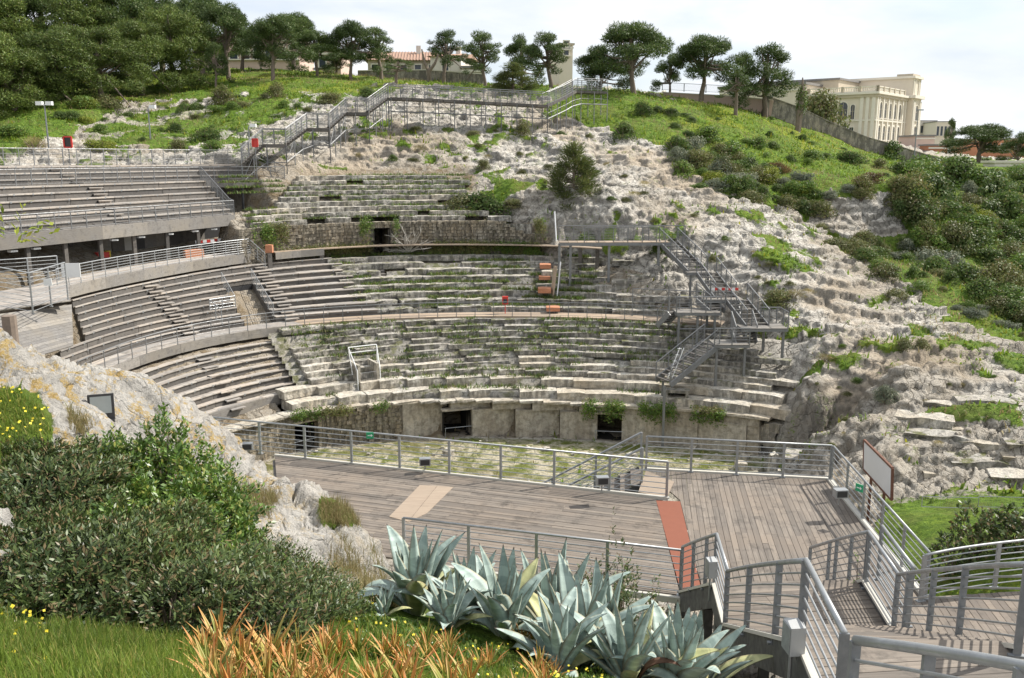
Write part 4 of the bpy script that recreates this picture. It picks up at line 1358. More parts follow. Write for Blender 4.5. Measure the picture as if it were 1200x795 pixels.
# thin plank walkway running on along the old wall
t2a, t2b = phi_at(318, RM, Z_TOPW), phi_at(706, lambda t: RM(t) - .9, Z_TOPW)
RTT = lambda t: RM(t) - .9
thin = thing('plank_walkway', 'thin straight-edged plank walkway along the foot of the old rubble wall', 'walkway')
q = split_ts(t2a, t2b, RTT, 3.6)
for a, b_ in zip(q[:-1], q[1:]):
    put_board('deck_board', 'plank_edge', thin, a, b_, RTT, 0, .55, Z_TOPW - .08, Z_TOPW)
    put_board('deck_board', 'plank_edge', thin, a, b_, RTT, .56, 1.05, Z_TOPW - .08, Z_TOPW - .004)
q = split_ts(t2a, phi_at(380, RTT, Z_TOPW), RTT, 2.5)
for a, b_ in zip(q[:-1], q[1:]): put_board('fascia_board', 'wood_grey', thin, a, b_, RTT, -.06, -.01, Z_TOPW - .52, Z_TOPW - .02)
for px in (316, 377, 700, 680):
    mb = MB(); t = phi_at(px, RTT, Z_TOPW); mb.box(rp(t, float(RTT(t)) + .1, Z_TOPW - .75), .3, .22, 1.4, -t); mb.build('support_post', M['wood_riser'], thin)
t_ = phi_at(317, RTT, Z_TOPW)
tag(link('brick_pier', rough_block(3, 2, 2, 2, .02).mesh('brick_pier', M['brick']), loc=rp(t_, float(RTT(t_)) + .3, Z_TOPW), scale=(.5, .4, .6)), 'small orange brick stack at the left end of the plank walkway', 'brick pier')
t_ = phi_at(242, RT, Z_TOPW)
tag(link('brick_block', rough_block(8, 2, 2, 2, .02).mesh('brick_block', M['brick']), loc=rp(t_, float(RT(t_)) + 2.2, Z_TOPW), scale=(1.3, .5, .55), rot=(0, 0, -t_)), 'long orange brick block on the gallery walkway behind its railing', 'brick pier')
# end rail of the gallery with short stair
a = rp(tg1, float(RT(tg1)) + .14, Z_TOPW); 
railing('gallery_railing', 'short railing stepping down at the right end of the gallery', [a, rp(tg1 + .018, float(RT(tg1)) - .9, Z_TOPW - .9)], 1.0, 1.0, 4, .026, .012, .045, .03, 'galv')
# landing at the left: steel railings, timber apron
apr = thing('timber_apron', 'sloping grey plank apron at the left end of the middle timber stand', 'ramp')
A_ = [PD(-30, 372, 36), PD(84, 357, 42.5), PD(86, 405, 38.5), PD(-30, 440, 33)]
n_ = 16
for i in range(n_):
    f0, f1 = i / n_, (i + .96) / n_
    def q4(f): return A_[0].lerp(A_[3], f), A_[1].lerp(A_[2], f)
    (a0, b0), (a1, b1) = q4(f0), q4(f1)
    nrm = (b0 - a0).cross(a1 - a0).normalized() * .04
    if nrm.z < 0: nrm = -nrm
    mb = MB(); n = 0
    mb.v = [tuple(v) for v in (a0, b0, b1, a1)] + [tuple(Vector(v) - nrm) for v in (a0, b0, b1, a1)]
    mb.f = [(0, 1, 2, 3), (7, 6, 5, 4), (0, 4, 5, 1), (1, 5, 6, 2), (2, 6, 7, 3), (3, 7, 4, 0)]
    mb.build('apron_board', M['wood_grey'], apr, origin=(a0 + b1) / 2)
lp = thing('landing_platform', 'plank landing with steel railings at the far left above the sloping apron', 'platform')
for i in range(10):
    p0 = PD(-60, 352 - i * 2.2, 37 + i * .55); p1 = PD(80, 353 - i * 2.2, 41 + i * .55); p1.z = p0.z = PD(80, 352, 41).z
    mb = MB(); mb.beam(p0, p1, .5, .06); mb.build('deck_board', M['wood_seat'], lp, origin=p0)
zq = PD(80, 352, 41).z
def LQ(px, py, d): 
    p = PD(px, py, d); p.z = zq; return p
mb = MB(); p = PD(11, 378, 36); mb.tube([(p.x, p.y, p.z - 1.6), (p.x, p.y, zq + .15)], .28, 10); tag(mb.build('timber_pile', M['bark'], origin=(p.x, p.y, p.z - 1.6)), 'thick round timber pile below the far left landing rail', 'pile')
railing('landing_railing', 'steel railing across the far left landing, facing the stage', [LQ(38, 360, 37.2), LQ(80, 352, 41)], 1.75, 1.6, 8, .032, .014, .06, .05, 'galv', 'railings of the left landing')
railing('landing_railing', 'steel stair railing sloping up out of the left edge of view', [PD(-60, 306, 36) - Vector((0, 0, 1.6)), LQ(38, 360, 37.2)], 1.75, 1.4, 8, .032, .014, .06, .05, 'galv', 'railings of the left landing')
railing('landing_railing', 'further steel railing behind the left landing, level with the gallery', [LQ(-40, 350, 45), LQ(22, 343, 46.5), LQ(70, 337, 48)], 1.3, 1.4, 6, .03, .013, .06, .05, 'galv', 'railings of the left landing')
mb = MB(); p = PD(83, 317, 47); mb.box(p, .95, .05, .75, .1); tag(mb.build('notice_board', M['white'], origin=p), 'blank white notice board on the gallery railing at its left end', 'sign')
mb = MB(); p = PD(56, 331, 38); mb.box(p, .33, .03, .30, .1); tag(mb.build('notice_board', M['white'], origin=p), 'small blank white notice on the far left landing railing', 'sign')

# ------------------------------------------------------------------ upper timber stand
tu0, tu1 = phi_at(-60, RF, 12.9), phi_at(275, RF, 12.9)
ZU0, ZUM, ZUB = 12.9, 15.25, 16.5
tum = phi_at(236, RFM, 15.2)
def uplim(k):
    e = tu1 + (tum - tu1) * k / 6
    return [(tu0, e)]
ups = stand('timber_stand', 'upper timber seating stand raised on posts above the gallery', lambda t: RF(t) + .9, RFM, ZU0, ZUM, 6, tu0, tu1, 4.2, lim=uplim, tread_h=.08)
tub = phi_at(334, RFM, 15.2)
upb = stand('timber_stand', 'topmost timber seating rows with mesh railings against the hillside', lambda t: RFM(t) + .9, lambda t: RFB(t), ZUM, ZUB - .05, 3, tu0, tub, 4.2, lim=lambda k: [(tu0, tub - .012 * k)], tread_h=.08)
for st_, R_, z, te in ((ups, RF, ZU0, tu1), (upb, RFM, ZUM, tub), (upb, RFB, ZUB, tub - .03)):
    q = split_ts(tu0, te, R_, 3.8)
    for a, b_ in zip(q[:-1], q[1:]):
        put_board('deck_board', 'wood_seat', st_, a, b_, R_, 0, .92, z - .07, z)
        if st_ is not upb or z < 16:
            put_board('fascia_board', 'wood_grey', st_, a, b_, R_, -.08, -.01, z - (.75 if st_ is ups else .55), z + .03)
aisle_steps(ups, lambda t: RF(t) + .9, RFM, ZU0, ZUM, 6, lambda k: phi_at(141 - 6.2 * k, lambda t: RF(t) + .9 + (RFM(t) - RF(t) - .9) * k / 6, ZU0 + .39 * k))
aisle_steps(upb, lambda t: RFM(t) + .9, RFB, ZUM, ZUB, 3, lambda k: phi_at(98 - 6 * k, RFM, 15.4))
railing('stand_railing', 'front railing of the upper timber stand above its deep fascia', arc_pts(RF, tu0, tu1, ZU0, .02, 20), 1.05, 1.15, 3, .03, .010, .05, .04, 'steel_far', 'railings of the upper timber stand', mesh=True)
railing('stand_railing', 'middle railing between the upper stand and the topmost rows', arc_pts(RFM, tu0, tub, ZUM, .02, 20), 1.05, 1.15, 3, .03, .010, .05, .04, 'steel_far', 'railings of the upper timber stand', mesh=True)
railing('stand_railing', 'back railing along the top edge of the upper timber stand', arc_pts(RFB, tu0, tub - .03, ZUB, .5, 20), 1.15, 1.15, 3, .03, .010, .05, .04, 'steel_far', 'railings of the upper timber stand', mesh=True)
railing('stand_railing', 'side railing sloping down the right end of the upper stand', [rp(tum, float(RFM(tum)), ZUM), rp(tu1, float(RF(tu1)) + .9, ZU0 + .1), rp(tu1, float(RF(tu1)), ZU0)], 1.05, 1.2, 3, .03, .010, .05, .04, 'steel_far', 'railings of the upper timber stand', mesh=True)
railing('stand_railing', 'side railing sloping down the right end of the topmost rows', [rp(tub - .03, float(RFB(tub)) + .4, ZUB), rp(tub, float(RFM(tub)), ZUM)], 1.05, 1.2, 3, .03, .010, .05, .04, 'steel_far', 'railings of the upper timber stand', mesh=True)
# posts, beams and rooms under the stand
for t in np.linspace(tu0, tu1 - .01, 9):
    for dr in (.3, 4.0):
        und = MB(); p = rp(t, float(RF(t)) + dr, 0); und.box((p.x, p.y, 11.3), .22, .22, 2.6 + dr * .6, -t); und.build('support_post', M['wood_riser'], ups)
    und = MB(); und.beam(rp(t, float(RF(t)) + .1, ZU0 - .25), rp(t, float(RFM(t)), ZUM - .3), .12, .3); und.build('beam', M['wood_riser'], ups)
for t in np.linspace(tum, tub - .005, 5):
    und = MB(); p = rp(t, float(RFM(t)) + .2, 0); und.box((p.x, p.y, 14.0), .16, .16, 2.2, -t); und.build('support_post', M['black'], upb)
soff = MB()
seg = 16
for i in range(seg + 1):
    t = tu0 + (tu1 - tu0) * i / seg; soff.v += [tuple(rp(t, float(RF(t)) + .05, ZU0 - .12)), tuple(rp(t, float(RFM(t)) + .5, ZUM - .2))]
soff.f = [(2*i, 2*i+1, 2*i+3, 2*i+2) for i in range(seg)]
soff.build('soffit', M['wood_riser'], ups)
# service block below the stand: grey plywood rooms, a dark door, a red cabinet
sv = thing('service_rooms', 'grey panelled service rooms with a dark door under the upper stand', 'building')
RS = lambda t: RF(t) + 2.9
for (a, b_, mt) in ((119, 131, 'wood_grey'), (131.5, 146, 'wood_riser'), (146.5, 157, 'concrete'), (157.5, 170, 'black'), (170.5, 183, 'wood_grey'), (183.5, 199, 'wood_grey'), (199.5, 215, 'wood_riser'), (215.5, 240, 'wood_riser'), (240.5, 262, 'black')):
    put_board('wall_panel' if mt != 'black' else 'door', mt, sv, phi_at(a, RS, 11.2), phi_at(b_, RS, 11.2), RS, 0, .1, Z_TOPW - .2, 12.75, seg=1)
put_board('back_wall', 'wood_riser', sv, tu0, phi_at(118, RS, 11), RS, 1.6, 1.7, Z_TOPW - 1, 11.3)
for px, py, mt, w, h, cat, lab in ((116, 292, 'red', .75, .75, 'cabinet', 'red cabinet on the gallery under the upper stand'), (121, 290, 'yellow', .3, .8, 'cabinet', 'narrow yellow cabinet beside the red one under the stand'), (155, 297, 'teal', .5, .16, 'crate', 'flat teal crate behind the gallery railing under the stand'), (190, 292, 'teal', .6, .16, 'crate', 'second teal crate further along the gallery, nearer the bricks')):
    t = phi_at(px, RS, 11); p = rp(t, float(RS(t)) - .5, Z_TOPW)
    mb = MB(); mb.box((0, 0, h / 2), w, .4, h); mb.box((0, -.215, h / 2), w * .8, .03, h * .8); mb.box((0, 0, h + .012), w * 1.05, .44, .03)
    o = mb.build('cabinet' if h > .3 else 'crate', M[mt]); o.location = p; o.rotation_euler = (0, 0, -t); tag(o, lab, cat)
t = phi_at(268, RF, 11); p = rp(t, float(RF(t)) + .6, Z_TOPW)
mb = MB(); mb.tube([p, p + Vector((0, 0, 2.3)), p + Vector((.3, 0, 2.5))], .07, 8); tag(mb.build('drain_pipe', M['white'], origin=p), 'white pipe standing at the right end of the gallery under the stand', 'pipe')
t = phi_at(282, RT, 11)
for i, (px, lab) in enumerate(((262, 'red and white striped barrier under the right end of the upper stand'), (277, 'second striped barrier beside the first, nearer the old wall'))):
    t = phi_at(px, RT, 11); b0 = thing('barrier', lab, 'barrier', rp(t, float(RT(t)) + 3.4, Z_TOPW + .85), -t)
    for j in range(5):
        mb = MB(); mb.box((-.56 + j * .28, 0, 0), .27, .03, .2); mb.build('stripe', M['red' if j % 2 else 'white'], b0)
    mb = MB()
    for sx in (-.6, .6): mb.box((sx, .03, -.4), .04, .04, .9)
    mb.build('leg', M['steel_far'], b0)
# lamps hung under fascia
for i, px in enumerate((18, 46, 136, 167, 201, 230, 252)):
    t = phi_at(px, RF, 12); p = rp(t, float(RF(t)) + .25, 12.0)
    lampo = thing('flood_light', ['white', 'white'][0] + ' lamp under the upper stand fascia, number %s from the left' % ['one', 'two', 'three', 'four', 'five', 'six', 'seven'][i], 'lamp', p, -t, 'lamps under the upper stand')
    mb = MB(); mb.box((0, 0, 0), .42, .28, .10); mb.build('housing', M['white'], lampo)
    mb = MB(); mb.tube([(0, 0, .04), (0, 0, .3)], .02); mb.build('bracket', M['steel_far'], lampo)
print('wood', len(ups.children), len(mids.children), len(lows.children))
# ------------------------------------------------------------------ zigzag steel stairs on the right of the bowl
stairs = thing('steel_stairs', 'grey zigzag steel staircase with landings on the right side of the bowl', 'stairs')
def flight(a, b, w=1.3, n=None, side=None, mat_t='wood_riser', parent=stairs, mat='steel_far', tread_d=.27, closed=False):
    """stringers and treads between points a and b (centre line at floor level)"""
    a, b = Vector(a), Vector(b); d = b - a
    n = n or max(3, round(abs(d.z) / .18))
    hd = Vector((d.x, d.y, 0)).normalized(); sd = Vector((-hd.y, hd.x, 0))
    for s in (-1, 1):
        mb = MB(); mb.beam(a + sd * s * w / 2 - Vector((0, 0, .10)), b + sd * s * w / 2 - Vector((0, 0, .10)), .07, .32)
        mb.build('stringer', M[mat], parent, origin=a)
    rz = math.atan2(hd.y, hd.x)
    for i in range(n):
        p = a.lerp(b, (i + .5) / n)
        key = ('tread', round(w, 2), mat_t, tread_d)
        if key not in POSTS:
            m0 = MB(); m0.box((0, 0, 0), tread_d, w - .06, .06); POSTS[key] = m0.mesh('tread', M[mat_t])
        link('tread', POSTS[key], parent, loc=p, rot=(0, 0, rz))
    return sd
def rail_pair(a, b, w, sd, names=None, h=1.0, **kw):
    for s in (-1, 1):
        railing_parts([a + sd * s * w / 2, b + sd * s * w / 2], h, **kw)
def railing_parts(pts, h=1.0, step=1.0, parent=stairs, mat='steel_far', rods=5, mesh=False):
    sub = bpy.data.objects.new('railing', None); COL.objects.link(sub); sub.parent = parent
    pts = [Vector(p) for p in pts]; up = Vector((0, 0, h))
    mb = MB(); mb.tube([p + up for p in pts], .036, 5); mb.build('handrail', M[mat], sub)
    mb = MB()
    for i in range(rods):
        z = .12 + (h - .12) * i / rods
        mb.tube([p + Vector((0, 0, z)) for p in pts], .010, 4)
    mb.build('rods', M[mat], sub, kind='stuff')
    for i, p in enumerate(resample(pts, step)):
        q = pts[-1] - pts[0]
        link('post', post_mesh(h, .06, .05, mat, False), sub, loc=p, rot=(0, 0, math.atan2(q.y, q.x)))
    if mesh:
        mb = MB()
        for p in resample(pts, .11): mb.beam(p + Vector((0, 0, .1)), p + up, .009, .009, Vector((0, 1, 0)))
        mb.build('mesh_panel', M[mat], sub, kind='stuff')
def landing(pts, z, parent=stairs, th=.14, mat='wood_grey'):
    n = 6
    a, b, c, d = [Vector((p[0], p[1], z)) for p in pts]
    for i in range(n):
        f0, f1 = i / n, (i + .97) / n
        mb = MB(); q = [a.lerp(d, f0), b.lerp(c, f0), b.lerp(c, f1), a.lerp(d, f1)]
        mb.prism([(v.x, v.y) for v in q], z - .05, z); mb.build('landing_board', M[mat], parent)
    mb = MB()
    for p, q in ((a, b), (b, c), (c, d), (d, a)): mb.beam(p - Vector((0, 0, th / 2 + .06)), q - Vector((0, 0, th / 2 + .06)), .06, th)
    mb.build('landing_frame', M['steel_far'], parent)
def leg(p, z0=None, parent=stairs, r=.07):
    z0 = gz(p[0], p[1]) - .5 if z0 is None else z0
    mb = MB(); mb.box((0, 0, (p[2] - z0) / 2 - (p[2] - z0)), r * 2, r * 2, p[2] - z0)
    o = mb.build('leg', M['steel_far'], parent); o.location = p
# levels (distances chosen from the height each landing stands at)
W = 1.45
za = Z_TOPW                       # top landing beside the plank walkway
A0 = PD(783, 283, 66.5); zA = A0.z
B0 = PD(818, 318, 62.2)             # intermediate landing
C0 = PD(850, 349, 58.5)             # landing behind (mid)
D0 = PD(888, 382, 54.5)           # outer lower landing
E0 = PD(855, 401, 53.6)           # landing of the lower flight
G0 = PD(777, 447, 52)             # foot
sd = flight(A0, B0, W); rail_pair(A0, B0, W, sd)
mid1 = B0 + (C0 - B0) * .12; mid1.z = B0.z
landing([B0 + Vector((-.9, -.7, 0)), B0 + Vector((.8, -.7, 0)), B0 + Vector((.8, .8, 0)), B0 + Vector((-.9, .8, 0))], B0.z)
B1 = B0 + Vector((.5, -.4, 0))
sd = flight(B1, C0, W); rail_pair(B1, C0, W, sd)
landing([C0 + Vector((-1.6, -.9, 0)), C0 + Vector((1.0, -.9, 0)), C0 + Vector((1.0, .8, 0)), C0 + Vector((-1.6, .8, 0))], C0.z)
C1 = C0 + Vector((.6, -.5, 0))
sd = flight(C1, D0, W); rail_pair(C1, D0, W, sd)
landing([D0 + Vector((-1.2, -.9, 0)), D0 + Vector((1.6, -.9, 0)), D0 + Vector((1.6, .9, 0)), D0 + Vector((-1.2, .9, 0))], D0.z)
railing_parts([D0 + Vector((1.6, -.9, 0)), D0 + Vector((1.6, .9, 0)), D0 + Vector((.4, .9, 0))], 1.0, .9)
D1 = D0 + Vector((-1.1, -.3, 0)); E1 = E0 + Vector((1.0, 0, 0))
sd = flight(D1, E1, W); rail_pair(D1, E1, W, sd)
landing([E0 + Vector((-1.1, -.8, 0)), E0 + Vector((1.0, -.8, 0)), E0 + Vector((1.0, .8, 0)), E0 + Vector((-1.1, .8, 0))], E0.z)
railing_parts([E0 + Vector((-1.1, -.8, 0)), E0 + Vector((1.0, -.8, 0))], 1.0, .9)
E2 = E0 + Vector((-1.1, 0, 0))
sd = flight(E2, G0, W); rail_pair(E2, G0, W, sd)
# side landing level with ring walkway
Hh = PD(812, 364, 57)
landing([Hh + Vector((-1.2, -.8, 0)), Hh + Vector((1.6, -.8, 0)), Hh + Vector((1.6, .7, 0)), Hh + Vector((-1.2, .7, 0))], Hh.z)
railing_parts([Hh + Vector((-1.2, -.8, 0)), Hh + Vector((1.6, -.8, 0))], 1.0, .9)
sd = flight(PD(776, 379, 57.6), Hh + Vector((-1.2, 0, 0)), 1.2); rail_pair(PD(776, 379, 57.6), Hh + Vector((-1.2, 0, 0)), 1.2, sd)
sd = flight(Hh + Vector((1.6, 0, 0)), C0 + Vector((-1.5, -.2, 0)), 1.2); rail_pair(Hh + Vector((1.6, 0, 0)), C0 + Vector((-1.5, -.2, 0)), 1.2, sd)
for P_, offs in ((D0, ((-.9, -.7), (1.4, -.7), (.6, .7))), (E0, ((-.9, -.6), (.8, -.6))), (Hh, ((-1.0, -.6), (.2, -.6), (1.3, -.6))), (C0, ((-1.3, -.7), (.7, -.7), (.7, .6))), (B0, ((-.6, -.5), (.6, -.5))), (G0, ((0, -.6), (.1, .6)))):
    for ox, oy in offs: leg(P_ + Vector((ox, oy, -.15)))
for a, b_ in ((Hh + Vector((-1, -.6, -1.1)), Hh + Vector((1.3, -.6, -1.1))), (C0 + Vector((.7, -.7, -.2)), D0 + Vector((-.9, -.7, -1.2)))):
    mb = MB(); mb.tube([a, b_], .05, 5); mb.build('brace', M['steel_far'], stairs)
# striped barrier across the flight
p = PD(851, 339, 58.0)
br = thing('barrier', 'red and white striped tape barrier across the zigzag steel stairs', 'barrier', p, .0)
for j in range(8):
    mb = MB(); mb.box((-.85 + j * .22, 0, 0), .215, .03, .16); mb.build('stripe', M['red' if j % 2 else 'white'], br)
# upper platform with railings leading left from the stairs to the plank walkway
up = thing('steel_platform', 'upper steel platform linking the plank walkway to the zigzag stairs', 'platform')
pts_u = [PD(655, 291, 66.5), PD(783, 283, 66.8)]
pts_u[0].z = pts_u[1].z = zA
n_ = 12
for i in range(n_):
    a = pts_u[0].lerp(pts_u[1], i / n_); b_ = pts_u[0].lerp(pts_u[1], (i + .96) / n_)
    mb = MB(); mb.prism([(a.x, a.y - .9), (b_.x, b_.y - .9), (b_.x, b_.y + .6), (a.x, a.y + .6)], zA - .09, zA); mb.build('deck_board', M['plank_edge'], up)
mb = MB(); mb.beam(pts_u[0] + Vector((0, -.92, -.15)), pts_u[1] + Vector((0, -.92, -.15)), .07, .2); mb.build('edge_beam', M['steel_far'], up)
railing_parts([pts_u[0] + Vector((1.8, -.9, 0)), pts_u[1] + Vector((-1.0, -.9, 0))], 1.1, 1.1, up, mesh=True)
railing_parts([pts_u[0] + Vector((0, .6, 0)), pts_u[1] + Vector((1.2, .6, 0)), pts_u[1] + Vector((1.2, -.2, 0))], 1.1, 1.1, up, mesh=True)
for f in (.0, .1, .45, .9):
    q = pts_u[0].lerp(pts_u[1], f); leg(q + Vector((0, -.7, -.1)), None, up, .09)
mb = MB(); p = PD(652, 283, 68); mb.tube([p, PD(650, 248, 69)], .05, 6); tag(mb.build('pole', M['white'], origin=p), 'tall thin white pole beside the left end of the upper steel platform', 'pole')
# framed rail section and small gate on the ring walkway near the stairs
a, b_ = phi_at(740, RW, Z_WALK), phi_at(822, RW, Z_WALK)
for i, (z1, rods, r0) in enumerate(((1.9, 1, .5), )):
    pts = arc_pts(RW, a, b_, Z_WALK, 1.5, 8)
    railing('frame_railing', 'tall two-bar pipe railing behind the ring walkway near the steel stairs', pts, 1.9, 2.2, 2, .035, .02, .06, .05, 'steel_far')
# angled white handrail at the foot of the stairs
p = PD(783, 432, 51.6)
mb = MB()
for dx in (0, .25):
    mb.tube([p + Vector((dx, 0, -.6)), p + Vector((dx + .7, .3, 1.2))], .025, 5)
for s in range(5): mb.tube([p + Vector((0 + .14*s, .06*s, -.3 + .36*s)), p + Vector((.25 + .14*s, .06*s, -.3 + .36*s))], .018, 4)
tag(mb.build('ladder', M['white'], origin=p), 'short white leaning ladder rails at the foot of the steel stairs', 'ladder')
# dark doorway under the foot of the stairs
p = PD(793, 466, 52.4)
dw = thing('doorway', 'dark doorway in the seats under the foot of the steel stairs', 'doorway', (p.x, p.y, p.z - 1.3), -.2)
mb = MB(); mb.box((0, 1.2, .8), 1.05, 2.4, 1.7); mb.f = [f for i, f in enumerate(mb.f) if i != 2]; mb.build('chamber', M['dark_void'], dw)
mb = MB()
for sx in (-.62, .62): mb.box((sx, 0.1, .75), .2, .6, 1.7)
mb.box((0, .1, 1.7), 1.5, .6, .18); mb.build('door_frame', M['seat'], dw)

# ------------------------------------------------------------------ stepped scaffold walkway climbing the hillside
hs_ = thing('scaffold_walkway', 'stepped scaffold walkway with mesh railings climbing the rocky hillside', 'walkway')
fl = [((286, 189, 76), (306, 169, 77.5), (335, 169, 78)), ((335, 169, 78), (357, 150, 82), (386, 150, 83)), ((386, 150, 83), (404, 131.5, 87), (433, 131.5, 88)), ((433, 131.5, 88), (455, 113.5, 92), (456, 113.5, 92))]
fl = [((283, 192, 74), (308, 169, 76), (335, 168.5, 76.5)), ((335, 168.5, 76.5), (360, 150, 80), (386, 149.5, 80.7)), ((386, 149.5, 80.7), (406, 131.5, 84.5), (432, 131, 85.3)), ((432, 131, 85.3), (455, 114, 89), (458, 114, 89))]
WW = 2.0
off = Vector((-.25, 1, 0)).normalized() * WW
for k, (a, b_, c) in enumerate(fl):
    a, b_, c = PD(*a), PD(*b_), PD(*c); c.z = b_.z
    n = 9; hd = (b_ - a)
    for i in range(n):
        p = a.lerp(b_, (i + .5) / n)
        mb = MB(); mb.prism([(p.x - .25, p.y - .05), (p.x + .25, p.y - .05), (p.x + .25 + off.x, p.y + off.y), (p.x - .25 + off.x, p.y + off.y)], p.z - .06, p.z); mb.build('tread', M['wood_riser'], hs_)
    for s in (Vector((0, 0, 0)), off):
        mb = MB(); mb.beam(a + s - Vector((0, 0, .12)), b_ + s - Vector((0, 0, .12)), .06, .26); mb.build('stringer', M['wood_riser'], hs_)
    if (c - b_).length > .5:
        mb = MB(); mb.prism([(b_.x, b_.y), (c.x, c.y), (c.x + off.x, c.y + off.y), (b_.x + off.x, b_.y + off.y)], b_.z - .28, b_.z); mb.build('platform', M['wood_riser'], hs_)
        railing_parts([a, b_, c], 1.25, 1.0, hs_, mesh=True)
        railing_parts([a + off, b_ + off, c + off], 1.25, 1.0, hs_, mesh=True)
    else:
        railing_parts([a, b_], 1.25, 1.0, hs_, mesh=True); railing_parts([a + off, b_ + off], 1.25, 1.0, hs_, mesh=True)
    # scaffold bays below
    ends = [a, b_, c] if (c - b_).length > .5 else [a, b_]
    pts = resample(ends, 1.35)
    mb = MB()
    for i, p in enumerate(pts):
        for s in (Vector((0, 0, 0)), off):
            q = p + s; g = gz(q.x, q.y) - .3
            mb.tube([(q.x, q.y, q.z - .1), (q.x, q.y, min(g, q.z - .9))], .045, 4)
    for i in range(len(pts) - 1):
        p, q = pts[i], pts[i + 1]; hh = 1.5
        mb.tube([p - Vector((0, 0, hh)), q - Vector((0, 0, hh))], .04, 4)
        if i % 2: mb.tube([p - Vector((0, 0, .2)), q - Vector((0, 0, hh))], .028, 4)
        else: mb.tube([p - Vector((0, 0, hh)), q - Vector((0, 0, .2))], .028, 4)
    mb.build('scaffold_frame', M['steel_far'], hs_, kind='stuff')
# long level part and the last steps
path = [PD(458, 114, 89), PD(520, 116.5, 90), PD(642, 123, 91)]
path2 = [PD(642, 123, 91), PD(662, 114, 93), PD(676, 106, 95.5), PD(712, 106.5, 97)]
path2[3].z = path2[2].z
for pth in (path, path2):
    for p, q in zip(pth[:-1], pth[1:]):
        m = max(1, round((q - p).length / 1.0))
        for i in range(m):
            a, b_ = p.lerp(q, i / m), p.lerp(q, (i + .95) / m)
            mb = MB(); n0 = 0
            vs = [a, b_, b_ + off, a + off]
            mb.v = [tuple(v) for v in vs] + [tuple(v - Vector((0, 0, .24))) for v in vs]
            mb.f = [(0, 1, 2, 3), (7, 6, 5, 4), (0, 4, 5, 1), (1, 5, 6, 2), (2, 6, 7, 3), (3, 7, 4, 0)]
            mb.build('deck_board', M['wood_riser'], hs_, origin=a)
    railing_parts(pth, 1.2, 1.2, hs_, mesh=True); railing_parts([p + off for p in pth], 1.2, 1.2, hs_, mesh=True)
    pts = resample(pth, 1.5)
    mb = MB()
    for i, p in enumerate(pts):
        for s in (Vector((0, 0, 0)), off):
            q = p + s; g = gz(q.x, q.y) - .3
            mb.tube([(q.x, q.y, q.z - .1), (q.x, q.y, min(g, q.z - .5))], .045, 4)
        if i < len(pts) - 1:
            q = pts[i+1]
            mb.tube([p - Vector((0, 0, 1.35)), q - Vector((0, 0, 1.35))], .055, 4)
            mb.tube([p - Vector((0, 0, .8)), q - Vector((0, 0, .8))], .025, 4)
            if i % 3 == 0: mb.tube([p - Vector((0, 0, .2)), q - Vector((0, 0, 1.35))], .026, 4)
    mb.build('scaffold_frame', M['steel_far'], hs_, kind='stuff')
# red hydrant frames
for px, py, d, w, h, lab in ((80, 173, 66, .55, .75, 'small open red frame standing behind the topmost stand rail, left'), (299, 172, 74, .42, .6, 'small solid red box at the foot of the scaffold walkway')):
    p = PD(px, py, d)
    o = thing('hydrant_box', lab, 'hydrant box', p)
    mb = MB(); mb.beam((-w/2, 0, 0), (-w/2, 0, h), .1, .1, Vector((0, 1, 0))); mb.beam((w/2, 0, 0), (w/2, 0, h), .1, .1, Vector((0, 1, 0))); mb.beam((-w/2, 0, 0), (w/2, 0, 0), .1, .1); mb.beam((-w/2, 0, h), (w/2, 0, h), .1, .1); mb.build('frame', M['red'], o)
    mb = MB(); mb.box((0, .05, h/2), w * .9, .06, h * .9); mb.build('panel', M['black' if px < 100 else 'red'], o)
    mb = MB(); mb.tube([(0, 0.05, 0), (0, .05, -1.6)], .04, 5); mb.build('leg', M['steel_far'], o)
p = PD(592, 357, 62.0)
o = thing('hydrant_box', 'red hydrant cabinet on a post at the middle of the ring walkway', 'hydrant box', p)
mb = MB(); mb.box((0, 0, .3), .42, .25, .55); mb.build('cabinet', M['red'], o)
mb = MB(); mb.box((0, -.14, .25), .26, .04, .3); mb.build('window', M['glass_dark'], o)
mb = MB(); mb.tube([(0, 0, 0), (0, 0, -1.0)], .03, 5); mb.build('leg', M['red'], o)
# lamp masts on the left hillside
for px, py0, py1, d, lab in ((58, 178, 122, 80, 'tall twin-headed lamp mast on the left hillside under the pines'), (177, 168, 126, 86, 'thin single lamp mast on the rocks left of the scaffold walkway'), (293, 176, 148, 84, 'short thin lamp mast near the foot of the scaffold walkway')):
    a = PD(px, py0 + 4, d); b_ = PD(px, py1, d); a.z -= 1
    o = thing('lamp_mast', lab, 'lamp post', a)
    hgt = b_.z - a.z
    mb = MB(); mb.tube([(0, 0, 0), (0, 0, hgt)], [.09, .05], 6); mb.build('mast', M['galv_dark'], o)
    for s in ((-1, 1) if px == 58 else (1,)):
        mb = MB(); mb.box((s * .42, 0, hgt + .05), .55, .35, .32); mb.beam((0, 0, hgt - .05), (s * .5, 0, hgt - .05), .06, .06); mb.build('lamp_head', M['white'], o)
# small white spot lights on stand and walkway edges
SP = [(237, 175, 76), (152, 187, 70), (48, 188, 66)]
